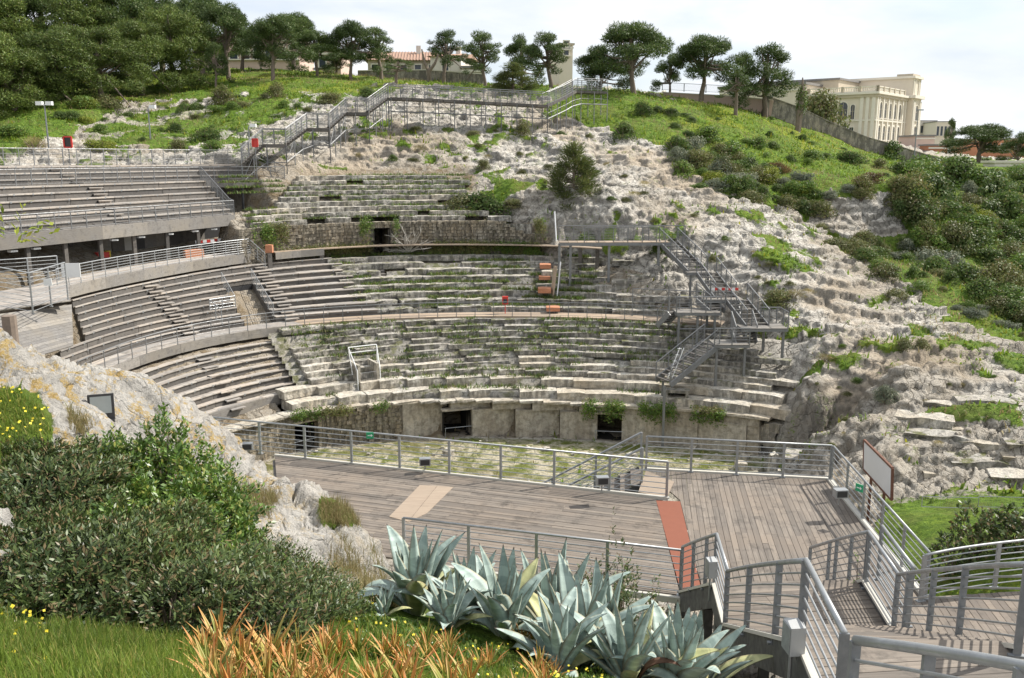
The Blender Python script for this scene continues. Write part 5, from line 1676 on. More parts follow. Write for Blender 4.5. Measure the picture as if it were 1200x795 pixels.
# ------------------------------------------------------------------ the timber stage deck
ZD = 7.6
def on(px, py, z=ZD): return PZ(px, py, z)
stage = thing('stage_deck', 'broad brown timber stage deck in the foreground with a rust red strip', 'deck')
def clip_poly(poly, n, c):
    """keep the side n.p <= c"""
    out = []
    for i in range(len(poly)):
        a, b = poly[i], poly[(i + 1) % len(poly)]
        da, db = a[0]*n[0] + a[1]*n[1] - c, b[0]*n[0] + b[1]*n[1] - c
        if da <= 0: out.append(a)
        if (da < 0 < db) or (db < 0 < da):
            t = da / (da - db); out.append((a[0] + (b[0]-a[0])*t, a[1] + (b[1]-a[1])*t))
    return out
def deck_area(poly, direc, width, L, mat, z=ZD, parent=stage, name='deck_board', th=.045, stuff_after=290):
    """boards along direc fill poly; each board its own object, butt joints offset"""
    u = Vector((direc[0], direc[1])).normalized(); v = Vector((-u.y, u.x))
    us = [p[0]*u.x + p[1]*u.y for p in poly]; vs = [p[0]*v.x + p[1]*v.y for p in poly]
    k = 0; vv = min(vs); cnt = 0; rz = math.atan2(u.y, u.x); rest = MB()
    while vv < max(vs):
        strip = clip_poly(clip_poly(poly, (v.x, v.y), vv + width - .010), (-v.x, -v.y), -vv)
        if len(strip) >= 3:
            s0 = min(p[0]*u.x + p[1]*u.y for p in strip); s1 = max(p[0]*u.x + p[1]*u.y for p in strip)
            s = math.floor(s0 / L) * L - random.choice((0, .5, .33)) * L
            while s < s1:
                pc = clip_poly(clip_poly(strip, (u.x, u.y), s + L - .006), (-u.x, -u.y), -s)
                if len(pc) >= 3:
                    cx = sum(p[0] for p in pc) / len(pc); cy = sum(p[1] for p in pc) / len(pc)
                    zz_ = z + random.uniform(-.004, .004)
                    if cnt < stuff_after:
                        mb = MB(); c_, s_ = math.cos(-rz), math.sin(-rz)
                        mb.prism([((p[0]-cx)*c_ - (p[1]-cy)*s_, (p[0]-cx)*s_ + (p[1]-cy)*c_) for p in pc], -th, 0)
                        link(name, mb.mesh(name, M[mat]), parent, loc=(cx, cy, zz_), rot=(0, 0, rz)); cnt += 1
                    else:
                        rest.prism(pc, zz_ - th, zz_)
                s += L
        vv += width; k += 1
    if rest.v: rest.build('deck_boards', M[mat], parent, kind='stuff')
    return cnt
X2 = lambda p: (p.x, p.y)
dL = [X2(on(*q)) for q in ((322, 535), (783, 586), (770, 588), (797, 698), (478, 657), (300, 620))]
dL = [X2(on(322, 535)), X2(on(560, 561)), X2(on(769, 585)), X2(on(797, 697)), X2(on(478, 657)), X2(on(330, 632))]
e = Vector(X2(on(769, 585))) - Vector(X2(on(322, 535)))
deck_area(dL, (e.x, e.y), .145, 4.2, 'deck', stuff_after=150)
red = [X2(on(769, 587)), X2(on(797, 588)), X2(on(824, 700)), X2(on(799, 698))]
mb = MB(); mb.prism(red, ZD - .05, ZD + .008); mb.build('red_strip', M['red_strip'], stage)
# right part, boards run towards the gangway; extends right to the branch path
eR0, eR1 = on(972, 562), on(1084, 694)
dR = [X2(on(797, 586)), X2(on(757, 551)), X2(on(972, 563)), X2(on(1084, 700)), X2(on(1240, 690)), X2(on(1260, 788)), X2(on(1042, 765)), X2(on(1010, 730)), X2(on(826, 702))]
dir_r = Vector(X2(on(884, 690))) - Vector(X2(on(858, 590)))
deck_area(dR, (dir_r.x, dir_r.y), .15, 3.4, 'deck', stuff_after=140)
# corner boards at the head of the stage stairs
mb = MB(); mb.prism([X2(on(744, 578)), X2(on(757, 550)), X2(on(797, 586)), X2(on(782, 584))], ZD - .05, ZD + .006)
mb = MB(); mb.prism([X2(on(748, 577)), X2(on(757, 552)), X2(on(790, 565)), X2(on(781, 584))], ZD - .05, ZD + .010); mb.build('corner_sheet', M['deck_pale'], stage)
# pale sheets let into the deck on the left
for q in (((492, 569), (512, 570), (478, 612), (456, 606)), ((512.6, 570), (531, 571.5), (500, 602), (478.8, 612))):
    mb = MB(); mb.prism([X2(on(*p)) for p in q], ZD - .02, ZD + .012); mb.build('pale_sheet', M['deck_pale'], stage)
# edge strips
def strip(a, b, w, h, mat, parent=stage, name='edge_strip', dz=0):
    mb = MB(); mb.beam(a + Vector((0, 0, dz)), b + Vector((0, 0, dz)), w, h); return mb.build(name, M[mat], parent, origin=a)
strip(on(322, 534), on(783, 584.5), .10, .10, 'edge_white')
strip(on(478, 659), on(826, 706), .10, .14, 'edge_white', dz=-.03)
strip(on(972, 563), on(1084, 701), .14, .12, 'edge_white')
strip(on(757, 550), on(972, 562), .10, .10, 'edge_white')
strip(on(1042, 766), on(1260, 789), .10, .14, 'edge_white', dz=-.03)
# structure below: joists and posts
mb = MB()
for f in np.linspace(0, 1, 9):
    a = on(322, 537).lerp(on(769, 587), f); b_ = on(330, 632).lerp(on(797, 697), f)
    mb.beam(a - Vector((0, 0, .22)), b_ - Vector((0, 0, .22)), .14, .3)
for f in np.linspace(0, 1, 7):
    a = on(760, 555).lerp(on(972, 566), f); b_ = on(830, 700).lerp(on(1080, 703), f)
    mb.beam(a - Vector((0, 0, .22)), b_ - Vector((0, 0, .22)), .14, .3)
mb.build('joists', M['wood_riser'], stage)
for q in ((478, 655), (560, 668), (640, 679), (720, 690), (797, 700), (350, 545), (480, 560), (620, 575), (770, 592), (830, 700), (900, 700), (980, 700), (972, 572), (1020, 620), (1075, 690), (850, 560), (1050, 762), (1150, 770)):
    p = on(*q); g = gz(p.x, p.y) - .3
    mb = MB(); mb.box((p.x, p.y, (g + ZD - .25) / 2), .2, .2, ZD - .25 - g); mb.build('support_post', M['channel'], stage)

GK = dict(h=1.08, r_top=.030, r_rod=.0125, mat='galv', n_top=8)
def frail(label, pts, group='railings round the stage deck', **kw):
    k = dict(GK); k.update(kw)
    return railing('stage_railing', label, pts, k.pop('h'), kw.get('step', 1.75), kw.get('rods', 6), k['r_top'], k['r_rod'], kw.get('pw', .07), kw.get('pd', .05), k['mat'], group, n_top=8, posts_at=kw.get('posts_at'), rod_n=6)
# far railing of the left part (starts left of the rock)
frail('long far railing of the stage from the pale rock to its stairs', [on(206, 521), on(322, 534), on(781, 584)], step=1.62)
# near railing before the agaves
frail('near stage railing standing behind the grey agaves', [on(474, 657), on(797, 699)], step=1.72)
# far railing right part
frail('far stage railing between the stairs and the arena end stones', [on(757, 551), on(972, 563)], step=1.4)
# right railing along the grass side
frail('right stage railing in front of the blank board and grass bank', [on(974, 564), on(1084, 702)], step=1.5, pw=.07)
ZB = ZD
# branch path railings to the right
def bez(pts, n=10):
    out = []
    for i in range(n + 1):
        t = i / n; q = [Vector(p) for p in pts]
        while len(q) > 1: q = [q[j].lerp(q[j+1], t) for j in range(len(q) - 1)]
        out.append(q[0])
    return out
def floor_pt(px, py_top, z_top, h=1.1):
    p = PZ(px, py_top, z_top); p.z -= h; return p
zt = ZD + 1.08
frail('far railing of the right-hand branch path, against the green bush', bez([floor_pt(1084, 650, zt), floor_pt(1130, 637, zt + .1), floor_pt(1260, 627, zt + .1)], 8), step=2.3, pw=.09, pd=.05, rods=7)

# stage stairs down to the arena (behind the far railing)
st = thing('stage_stairs', 'timber stairs with railings leading from the stage corner down to the arena', 'stairs')
a = on(750, 556); b_ = PD(655, 612, 24.5)
a = Vector((on(752, 566).x, on(752, 566).y, ZD)); b_ = a + Vector((-4.6, 1.0, -2.9))
dd = Vector((0.12, 1.0, 0)).normalized() * 1.5
n = 15
for i in range(n):
    p = a.lerp(b_, (i + .5) / n)
    mb = MB(); mb.prism([(p.x - .16, p.y), (p.x + .16, p.y), (p.x + .16 + dd.x, p.y + dd.y), (p.x - .16 + dd.x, p.y + dd.y)], p.z - .05, p.z); mb.build('tread', M['deck'], st)
for s in (Vector((0, 0, 0)), dd):
    mb = MB(); mb.beam(a + s - Vector((0, 0, .15)), b_ + s - Vector((0, 0, .15)), .06, .28); mb.build('stringer', M['channel'], st)
    railing_parts([a + s, b_ + s, b_ + s + Vector((-1.0, .2, 0))], 1.08, 1.5, st, 'galv', 6)
    g = gz(b_.x + s.x, b_.y + s.y)
    mb = MB(); mb.box((b_.x + s.x, b_.y + s.y, (g + b_.z - .3) / 2 - .2), .15, .15, b_.z - g); mb.build('leg', M['channel'], st)
mb = MB(); p = b_ + dd * .5 + Vector((-.8, .1, -.04)); mb.box(tuple(p), 1.6, 1.6, .08); mb.build('landing', M['deck'], st)
# lower continuation to the floor
c0 = b_ + dd * .0 + Vector((-1.5, 0, 0)); 
for i in range(22):
    p = b_ + Vector((-1.6 - .28 * i * .9, .25, -.19 * (i + 1)))
    if p.z < .1: break
    mb = MB(); mb.prism([(p.x - .16, p.y), (p.x + .16, p.y), (p.x + .16 + dd.x, p.y + dd.y), (p.x - .16 + dd.x, p.y + dd.y)], p.z - .05, p.z); mb.build('tread', M['deck'], st)

# ------------------------------------------------------------------ gangway from the stage up to the visitor path
gw = thing('gangway', 'timber and steel gangway stepping up from the stage towards the visitor path', 'gangway')
gt = dict(z1=ZD, z2=9.3, z3=11.75)
# left edge / right edge plan positions at each landing corner, from where handrails stand
def hp(px, py, z): return floor_pt(px, py, z + 1.1)
La0 = hp(800, 640, ZD + .1); La1 = hp(840, 625, 9.3); Lb0 = hp(853, 668, 9.3); Lb1 = hp(945, 655, 11.75); Lc0 = hp(990, 740, 11.75)
Ra0 = hp(950, 641, ZD + .1); Ra1 = hp(1018, 622, 9.3); Rb0 = hp(1053, 672, 9.3); Rb1 = hp(1205, 659, 11.75)
def slab(poly, z, name='landing', th=.05, bd=(0, 1)):
    deck_area([X2(p) for p in poly], bd, .15, 6.0, 'deck', z, gw, 'landing_board', th)
slab([La1, Ra1, Rb0, Lb0], 9.3, bd=(1, .1))
slab([Lb1, Rb1, Rb1 + Vector((-.3, -3.0, 0)), Lc0], 11.75, bd=(1, .1))
def steps(l0, r0, l1, r1, n):
    for i in range(n):
        f0, f1 = i / n, (i + 1.12) / n
        q = [l0.lerp(l1, f0), r0.lerp(r1, f0), r0.lerp(r1, f1), l0.lerp(l1, f1)]
        z = l0.z + (l1.z - l0.z) * (i + 1) / n
        c = sum(q, Vector()) / 4; c.z = z
        mb = MB(); mb.prism([(p.x - c.x, p.y - c.y) for p in q], -.05, 0); o = mb.build('tread', M['deck'], gw); o.location = c
        mb = MB(); m0, m1 = q[0] - c, q[1] - c; m0.z = m1.z = -.11
        mb.beam(m0, m1, .03, .12); o = mb.build('riser', M['deck'], gw); o.location = c
L0, R0_ = Vector((La0.x, La0.y, ZD)), Vector((Ra0.x, Ra0.y, ZD))
steps(L0, R0_, La1, Ra1, 10)
steps(Lb0, Rb0, Lb1, Rb1, 14)
for (p, q) in ((L0, La1), (La1, Lb0), (Lb0, Lb1), (Lb1, Lc0), (R0_, Ra1), (Ra1, Rb0), (Rb0, Rb1)):
    mb = MB(); mb.beam(p - Vector((0, 0, .10)), q - Vector((0, 0, .10)), .06, .46); mb.build('edge_channel', M['channel'], gw)
    mb = MB(); mb.beam(p + Vector((-.01, 0, .13)), q + Vector((-.01, 0, .13)), .09, .05); mb.build('edge_angle', M['edge_white'], gw)
    m = int((q - p).length / .09); mb = MB()
for p in (La1, Lb0, Lb1, Lc0, Ra1, Rb0, Rb1):
    g = gz(p.x, p.y) - .4
    mb = MB(); mb.box((p.x + .12, p.y, (g + p.z - .3) / 2), .16, .16, p.z - .3 - g); mb.build('support_post', M['channel'], gw)
def grail(label, pts, posts, **kw):
    return railing('gangway_railing', label, pts, 1.08, 1, 7, .032, .0125, .026, kw.get('pw', .09) * .74, 'galv', 'railings of the gangway', n_top=10, posts_at=posts, rod_n=8, low=.10, post_mat='galv_dark')
def curve3(a, b, bulge):
    m = a.lerp(b, .5) + Vector((0, 0, bulge)); return bez([a, m, b], 8)
c1 = curve3(La0, La1, .03); grail('first left gangway railing, climbing in a curve from the stage', c1, [c1[0], c1[3], c1[6], c1[8]])
grail('left gangway railing along the first landing, with a small grey box', [La1, Lb0], [La1, Lb0])
c2 = curve3(Lb0, Lb1, .05); grail('second curved left gangway railing, nearest the agaves', c2, [c2[0], c2[3], c2[6], c2[8]], pw=.11)
grail('thick left gangway railing sloping down towards the frame corner', [Lb1, Lc0], [Lb1, Lc0], pw=.12)
c3 = curve3(Ra0, Ra1, .03); grail('first right gangway railing in front of the stage corner', c3, [c3[0], c3[3], c3[4], c3[6], c3[8]])
grail('right gangway railing along the first landing', [Ra1, Rb0], [Ra1, Ra1.lerp(Rb0, .06), Rb0])
sh = Vector((.35, .25, 0)); grail('second parallel rail just outside the right landing railing', [Ra1 + sh, Rb0 + sh], [Ra1 + sh, Rb0 + sh])
c4 = curve3(Rb0, Rb1, .05); grail('second curved right gangway railing in front of the branch path', c4, [c4[0], c4[1], c4[3], c4[5], c4[8]], pw=.11)
# near flight turning right, rail close to the camera
N0 = floor_pt(1003, 747, 14.05); N1 = floor_pt(1100, 758, 14.35); N2 = floor_pt(1200, 775, 14.6); N3 = floor_pt(1300, 798, 14.8)
grail('nearest gangway railing crossing the bottom right of the view', bez([N0, N1, N2, N3], 8), [N0, PZ(1090, 758, 14.3) - Vector((0, 0, 1.08)), floor_pt(1198, 778, 14.6)], pw=.10)
# grey junction boxes clipped to the rails
for p, rz, lab in ((La1.lerp(Lb0, .12) + Vector((-.09, 0, .35)), .1, 'small grey junction box on the first landing rail above the agaves'), (Lb1.lerp(Lc0, .10) + Vector((-.12, -.02, .12)), .1, 'large grey junction box on the near left gangway rail')):
    o = thing('junction_box', lab, 'junction box', p, rz)
    mb = MB(); mb.box((0, 0, .17), .16, .22, .32); mb.build('box_body', M['box_grey'], o)
    mb = MB(); mb.box((-.002, -.0, .17), .175, .20, .30); mb.build('lid', M['galv'], o)
    mb = MB(); mb.tube([(0, .05, 0), (0, .05, -.5)], .02, 6); mb.build('conduit', M['galv'], o)
# spotlights clipped to the deck rails
for (px, py, d, lab) in ((290, 523, 27.5, 'black spotlight at the far stage rail nearest the rock'), (498, 541, 26.0, 'grey spotlight at the foot of the long far stage rail'), (706, 563, 23.5, 'grey spotlight by the rail above the stage stairs'), (985, 578, 22.4, 'small spotlight at the far corner of the right stage rail')):
    p = PD(px, py, d); o = thing('spotlight', lab, 'spotlight', p, .1, 'spotlights clipped to the stage railings')
    mb = MB(); mb.box((0, 0, 0), .34, .22, .22); mb.build('housing', M['galv'], o)
    mb = MB(); mb.box((0, -.115, 0), .27, .012, .16); mb.build('glass', M['black'], o)
    mb = MB(); mb.tube([(0, .05, -.1), (0, .08, -.35)], .02); mb.build('bracket', M['galv'], o)
# green exit sign with a white arrow on the far rail
for px, py, d, lab in ((433.5, 510.5, 26.2, 'green exit sign with white arrow on the long far stage rail'), (1007, 572, 22, 'green exit sign on the right stage rail beside the board')):
    p = PD(px, py, d); o = thing('exit_sign', lab, 'sign', p, .1 if px < 600 else -1.0)
    mb = MB(); mb.box((0, 0, 0), .22, .02, .2); mb.build('plate', M['green_sign'], o)
    mb = MB(); s = -.013
    mb.box((-.02, s, 0), .10, .006, .022); n0 = len(mb.v)
    mb.v += [(.03, s, .045), (.03, s, -.045), (.085, s, 0)]; mb.f.append((n0, n0+1, n0+2)); mb.build('arrow', M['white'], o)
# blank information board on the right
p0, p1 = PD(1013, 556, 24.5), PD(1047, 583, 22.0)
zt0, zb0 = PD(1013, 516, 24.5).z, PD(1013, 549, 24.5).z
bo = thing('information_board', 'blank white information board in a rusty frame beyond the right stage railing', 'sign', (p0.x, p0.y, zb0))
P = [PD(1013, 516, 25), PD(1046, 549, 22.6), PD(1045, 586, 22.6), PD(1012.5, 550, 25)]
o0 = Vector((p0.x, p0.y, zb0)); Q = [q - o0 for q in P]
nm = (Q[1] - Q[0]).cross(Q[3] - Q[0]).normalized() * .02
mb = MB(); mb.v = [tuple(q - nm) for q in Q] + [tuple(q + nm) for q in Q]; mb.f = [(0, 1, 2, 3), (7, 6, 5, 4), (0, 4, 5, 1), (1, 5, 6, 2), (2, 6, 7, 3), (3, 7, 4, 0)]
mb.build('panel', plain('faded white board', (.62, .62, .64), .35, 0, .06, 3), bo)
mb = MB()
for i in range(4): mb.beam(Q[i], Q[(i+1) % 4], .06, .06)
mb.build('frame', M['rust'], bo)
for f in (.28, .75):
    q = Q[3].lerp(Q[2], f); g = gz((q + o0).x, (q + o0).y) - zb0 - .2
    mb = MB(); mb.box((q.x, q.y, (q.z + g) / 2), .06, .06, q.z - g); mb.build('leg', M['rust'], bo)
# floodlight on the near rock
p = PD(119, 482, 12.6)
o = thing('floodlight', 'black square floodlight on a short stake on the lichen rock', 'floodlight', p, .35)
R_ = Matrix.Rotation(math.radians(-8), 4, 'X') @ Matrix.Scale(1.25, 4)
mb = MB(); mb.box((0, 0, .05), .28, .05, .30, M=R_); mb.box((0, .05, .05), .22, .08, .22, M=R_); mb.build('housing', M['black'], o)
mb = MB(); mb.box((0, -.03, .075), .225, .008, .20, M=R_); mb.build('glass', plain('pale grey glass', (.30, .33, .33), .15, 0, .1, 9), o)
mb = MB(); mb.box((0, -.02, -.125), .27, .12, .05, M=R_); mb.build('lower_box', M['black'], o)
mb = MB(); mb.tube([(0, .02, -.12), (0, .03, -.55)], .022, 8); mb.build('stake', M['black'], o)
# thin site fence beyond the grass bank
fe = thing('site_fence', 'thin pale mesh fence across the grass behind the information board', 'fence')
for i in range(5):
    px0, px1 = 1080 + i * 66, 1080 + (i + 1) * 66
    a, b_ = PD(px0, 594, 32.5), PD(px1, 596, 31.8); u = Vector((0, 0, .42))
    sub = bpy.data.objects.new('fence_panel', None); COL.objects.link(sub); sub.parent = fe
    mb = MB(); mb.tube([a, b_], .014, 4); mb.tube([a + u, b_ + u], .014, 4); mb.tube([a, a + u], .018, 4)
    mb.build('frame', M['galv'], sub)
    mb = MB()
    for j in range(1, 24): mb.tube([a.lerp(b_, j / 24), a.lerp(b_, j / 24) + u], .003, 3)
    mb.build('wires', M['galv'], sub, kind='stuff')
# ------------------------------------------------------------------ buildings and walls along the skyline
M['cream'] = plain('cream stone facade', (.62, .55, .45), .85, 0, .10, .6)
M['cream_dark'] = plain('weathered cream stone', (.46, .40, .31), .9, 0, .22, .5)
M['trim'] = plain('pale stone trim', (.66, .615, .53), .85, 0, .10, 1.2)
M['pink'] = plain('faded pink plaster', (.56, .42, .36), .9, 0, .12, .5)
M['terracotta'] = plain('terracotta tiles', (.36, .235, .175), .9, 0, .25, 2.5)
M['plaster'] = plain('white plaster', (.66, .61, .54), .9, 0, .12, .6)
M['roof_grey'] = plain('grey roofing', (.20, .19, .18), .9, 0, .2, .6)
M['wall_stone'] = stone_mat('park wall stone', (.40, .37, .32), (.23, .21, .18), (.36, .31, .24), .12, .6)

def arch_window(w, h, arch=True, seg=8):
    """flat glazed opening outline: points in x,z"""
    pts = [(-w/2, 0), (w/2, 0)]
    if arch:
        zc = h - w / 2
        pts += [(w/2 * math.cos(PI * i / seg), zc + w/2 * math.sin(PI * i / seg)) for i in range(seg + 1)]
    else: pts += [(w/2, h), (-w/2, h)]
    return pts
def window(parent, x, z, w, h, arch, face_y=0.0, yaw=0.0, mat_f='trim', depth=.25, loc=None, bars=True):
    """window part with frame, pane and sill; wall lies in local xz at y=face_y, outside towards -y"""
    pts = arch_window(w, h, arch)
    sub = bpy.data.objects.new('window', None); COL.objects.link(sub); sub.parent = parent
    sub.location = loc if loc is not None else (x, face_y, z); sub.rotation_euler = (0, 0, yaw)
    mb = MB(); mb.v = [(p[0], -.03, p[1]) for p in pts]; mb.f = [tuple(range(len(pts)))]
    mb.build('pane', M['glass_dark'], sub)
    mb = MB(); m = len(pts); cx, cz = 0, h / 2
    out = [(p[0] * (1 + .36 / w), cz + (p[1] - cz) * (1 + .36 / h)) for p in pts]
    for y in (-.18, .0):
        for q in (pts, out):
            mb.v += [(p[0], y, p[1]) for p in q]
    for i in range(m):
        j = (i + 1) % m
        mb.f += [(i, j, m + j, m + i), (m + i, m + j, 3*m + j, 3*m + i), (i, 2*m + i, 2*m + j, j)]
    mb.build('window_frame', M[mat_f], sub)
    if bars:
        mb = MB(); mb.box((0, -.06, h / 2), .07, .05, h * .96); mb.box((0, -.06, h * .55), w, .05, .07); mb.build('glazing_bar', M['cream_dark'], sub)
    mb = MB(); mb.box((0, -.2, -.12), w + .7, .35, .18); mb.build('sill', M[mat_f], sub)
    return sub

# cream palace
K = PD(1023, 168, 220); K.z -= 4
pal = thing('palace', 'large cream two-storey palace with arched windows and roof balustrades on the hilltop', 'building', K)
al = math.radians(50)
ux, uy = Vector((math.cos(al), math.sin(al), 0)), Vector((-math.sin(al), math.cos(al), 0))   # right facade, front facade
pal.rotation_euler = (0, 0, al); pal.scale = (.94, 1, .96)      # local x = along right facade, local y = along front facade (leftwards)
Hc = 4 + 12.1                        # cornice height above the base
LX, LY = 29.0, 24.0
def pbox(name, x0, x1, y0, y1, z0, z1, mat):
    mb = MB(); mb.box(((x0+x1)/2, (y0+y1)/2, (z0+z1)/2), abs(x1-x0), abs(y1-y0), abs(z1-z0)); return mb.build(name, M[mat], pal)
pbox('wall', 0, LX, 0, LY, -3, Hc, 'cream')
pbox('plinth', -.25, LX + .1, -.25, LY, -3, 4.6, 'trim')
pbox('cornice', -.9, LX + .5, -.9, LY, Hc, Hc + .55, 'trim')
pbox('cornice', -.5, LX + .3, -.5, LY, Hc - .7, Hc - .003, 'cream_dark')
pbox('string_course', -.3, LX + .2, -.3, LY, 9.6, 10.0, 'trim')
# balustrade round the roof edge
def balustrade(p, q, z, parent=pal, h=1.25):
    sub = bpy.data.objects.new('balustrade', None); COL.objects.link(sub); sub.parent = parent
    p, q = Vector((*p, z)), Vector((*q, z))
    mb = MB(); mb.beam(p + Vector((0, 0, h)), q + Vector((0, 0, h)), .4, .22); mb.beam(p + Vector((0, 0, .12)), q + Vector((0, 0, .12)), .4, .22); mb.build('rail', M['trim'], sub)
    mb = MB(); n = int((q - p).length / .42)
    for i in range(n):
        c = p.lerp(q, (i + .5) / n); mb.tube([c + Vector((0, 0, .2)), c + Vector((0, 0, .55)), c + Vector((0, 0, h - .1))], [.09, .15, .07], 5, False)
    mb.build('balusters', M['trim'], sub, kind='stuff')
    for i in range(int((q - p).length / 4.2) + 1):
        c = p.lerp(q, i * 4.2 / (q - p).length); mb = MB(); mb.box((c.x, c.y, z + .72), .6, .6, 1.45); mb.build('pedestal', M['cream_dark'], sub)
balustrade((-.3, -.3), (LX - 7.5, -.3), Hc + .55); balustrade((-.3, -.3), (-.3, LY), Hc + .55)
# pilasters
for x in (.5, 1.8, 5.2, 9.1, 13.0, 16.9, 20.8, 23.2):
    pbox('pilaster', x - .35, x + .35, -.32, 0, 4.6, Hc - .7, 'trim')
for y in (.5, 1.9, 3.3, 12.2, 13.6):
    pbox('pilaster', -.32, 0, y - .4, y + .4, 4.6, Hc - .7, 'trim')
# projecting end bay with attic on the right
pbox('end_bay', 24.0, 31.5, -1.6, 4, -3, Hc - .01, 'cream'); pbox('cornice', 23.3, 32.2, -2.4, 5, Hc + .02, Hc + .8, 'trim')
for x in (24.6, 25.6, 29.9, 30.9): pbox('pilaster', x - .3, x + .3, -1.9, -1.6, 4.6, Hc - .7, 'trim')
pbox('attic', 24.3, 31.2, -1.2, 22, Hc + .8, Hc + 5.2, 'cream'); pbox('attic_cornice', 23.8, 31.7, -1.8, 22.5, Hc + 5.2, Hc + 5.8, 'trim')
for x in (24.9, 26, 29.5, 30.6): pbox('attic_pilaster', x - .25, x + .25, -1.42, -1.2, Hc + .8, Hc + 5.2, 'trim')
pbox('attic_parapet', 24.6, 31.0, -1.0, 3, Hc + 5.8, Hc + 6.4, 'cream_dark')
pbox('roof_block', 9.0, 24.3, 12.5, 30, Hc - .2, Hc + 4.6, 'cream_dark'); pbox('roof_edge', 8.6, 24.6, 12.1, 30.4, Hc + 4.6, Hc + 5.1, 'roof_grey')
pbox('rear_block', -2.0, 9, 17, 40, -3, Hc + 3.0, 'cream'); pbox('rear_cornice', -2.5, 9.5, 16.5, 40.5, Hc + 3.0, Hc + 3.6, 'roof_grey')
pbox('rear_band', -2.3, -2.0, 17, 40, Hc + 1.6, Hc + 2.0, 'trim')
for x in (3.5, 7.15, 11.05, 14.95, 18.85):
    window(pal, x, 10.4, 1.7, 3.9, True); window(pal, x, 5.0, 1.6, 3.6, True)
for z, a in ((10.4, True), (5.0, True)): 
    w_ = window(pal, 27.7, z, 2.0, 4.0, a, -1.6)
for z, a, hh in ((10.1, True, 4.3), (4.9, False, 3.9)):
    for y, w in ((7.8, 2.3), (5.4, 1.0), (10.2, 1.0)):
        window(pal, 0, 0, w, hh if w > 2 else hh - .7, a, yaw=-PI / 2, loc=(0, y, z))
# far pale building and red block on the right
def simple_house(px0, px1, ytop, ybase, d, depth, mat, name, label, yaw=0.0, roof=None, nwin=0, rows=1, wz=(.55,), ww=.9, wh=1.6, cat='building', win_mat='plaster'):
    a, b_ = PD(px0, ybase, d), PD(px1, ybase, d); zt_ = PD(px0, ytop, d).z
    w = (b_ - a).length; c = (a + b_) / 2
    o = thing(name, label, cat, (c.x, c.y, a.z - 2), yaw)
    h = zt_ - a.z + 2
    mb = MB(); mb.box((0, depth / 2, h / 2), w, depth, h); mb.build('wall', M[mat], o)
    if roof == 'gable':
        mb = MB(); e = .5; r_ = min(2.4, w * .16)
        n = len(mb.v)
        mb.v = [(-w/2-e, -e, h), (w/2+e, -e, h), (w/2+e, depth+e, h), (-w/2-e, depth+e, h), (-w/2-e, depth/2, h+r_), (w/2+e, depth/2, h+r_)]
        mb.f = [(0, 1, 5, 4), (2, 3, 4, 5), (1, 2, 5), (3, 0, 4), (0, 3, 2, 1)]
        rf = mb.build('roof', M['terracotta'], o)
        mb = MB()
        for i in range(int(w / .45)):
            x = -w/2 + i * .45; mb.tube([(x, -e, h + .04), (x, depth/2, h + r_ + .04)], .09, 4)
        mb.build('tile_rolls', M['terracotta'], rf, kind='stuff')
        mb = MB(); mb.box((w * .2, depth * .4, h + r_ * .8 + .5), .7, .6, 1.3); mb.build('chimney', M['plaster'], rf)
    else:
        mb = MB(); mb.box((0, depth / 2, h + .15), w + .5, depth + .5, .3); mb.build('roof', M['roof_grey' if roof is None else roof], o)
        mb = MB(); mb.box((0, -.06, h - .4), w + .2, .16, .3); mb.build('string_course', M['trim'], o)
    for r0 in range(rows):
        for i in range(nwin):
            window(o, -w/2 + (i + .5) * w / nwin, 2 + (h - 2) * wz[r0], ww, wh, False, 0, bars=False)
    return o
simple_house(1073, 1096, 142, 170, 420, 16, 'plaster', 'distant_building', 'distant pale flat-roofed building seen just right of the palace', .1, None, 2, 1, (.5,), 1.6, 3.2)
simple_house(1096, 1117, 143, 168, 400, 20, 'cream', 'distant_building', 'distant cream building with a row of tall windows, right of the pale one', -.15, None, 5, 1, (.35,), 1.0, 4.0)
simple_house(1072, 1094, 160, 178, 180, 8, 'pink', 'small_house', 'small brick red flat block below the distant pale building', 0, None, 0)
simple_house(1088, 1110, 171, 182, 170, 4, 'brick', 'low_wall', 'low orange wall with dark fence beside the small red block', 0, 'roof_grey', 0, cat='wall')
simple_house(1150, 1215, 163, 180, 420, 30, 'brick', 'distant_building', 'distant reddish rooftops at the right edge behind the round pine', 0, 'terracotta', 4, 1, (.3,), 2, 2.5)
simple_house(1164, 1230, 191, 203, 128, 3, 'plaster', 'low_shelter', 'long low pale flat roof among the trees at the right edge', .03, 'plaster', 0, cat='shelter')
# houses behind the pines
simple_house(228, 352, 44, 100, 150, 12, 'pink', 'pink_house', 'faded pink building glimpsed between the trunks of the left pines', .02, None, 9, 1, (.55,), 1.2, 2.0)
simple_house(372, 400, 60, 98, 145, 9, 'pink', 'pink_house', 'narrow pink house wall between the pines left of the red roof', .0, None, 2, 1, (.5,), 1.0, 1.5)
simple_house(432, 515, 71, 100, 138, 9, 'cream_dark', 'long_house', 'long low house with terracotta roof behind the bare trees', .06, 'gable', 5, 1, (.45,), .9, 1.3)
simple_house(504, 541, 66, 100, 134, 10, 'plaster', 'white_house', 'pale gable house at the right end of the terracotta roofed house', -.2, 'gable', 1, 1, (.5,), .9, 1.3)
simple_house(541, 566, 80, 100, 133, 5, 'cream_dark', 'annex', 'low stone annex right of the pale gable house', 0, None, 0)
simple_house(655, 671, 53, 100, 150, 6, 'cream', 'tower_block', 'pale tower block rising behind the pines at top centre', .2, 'cream_dark', 1, 2, (.75, .9), .8, 1.2)
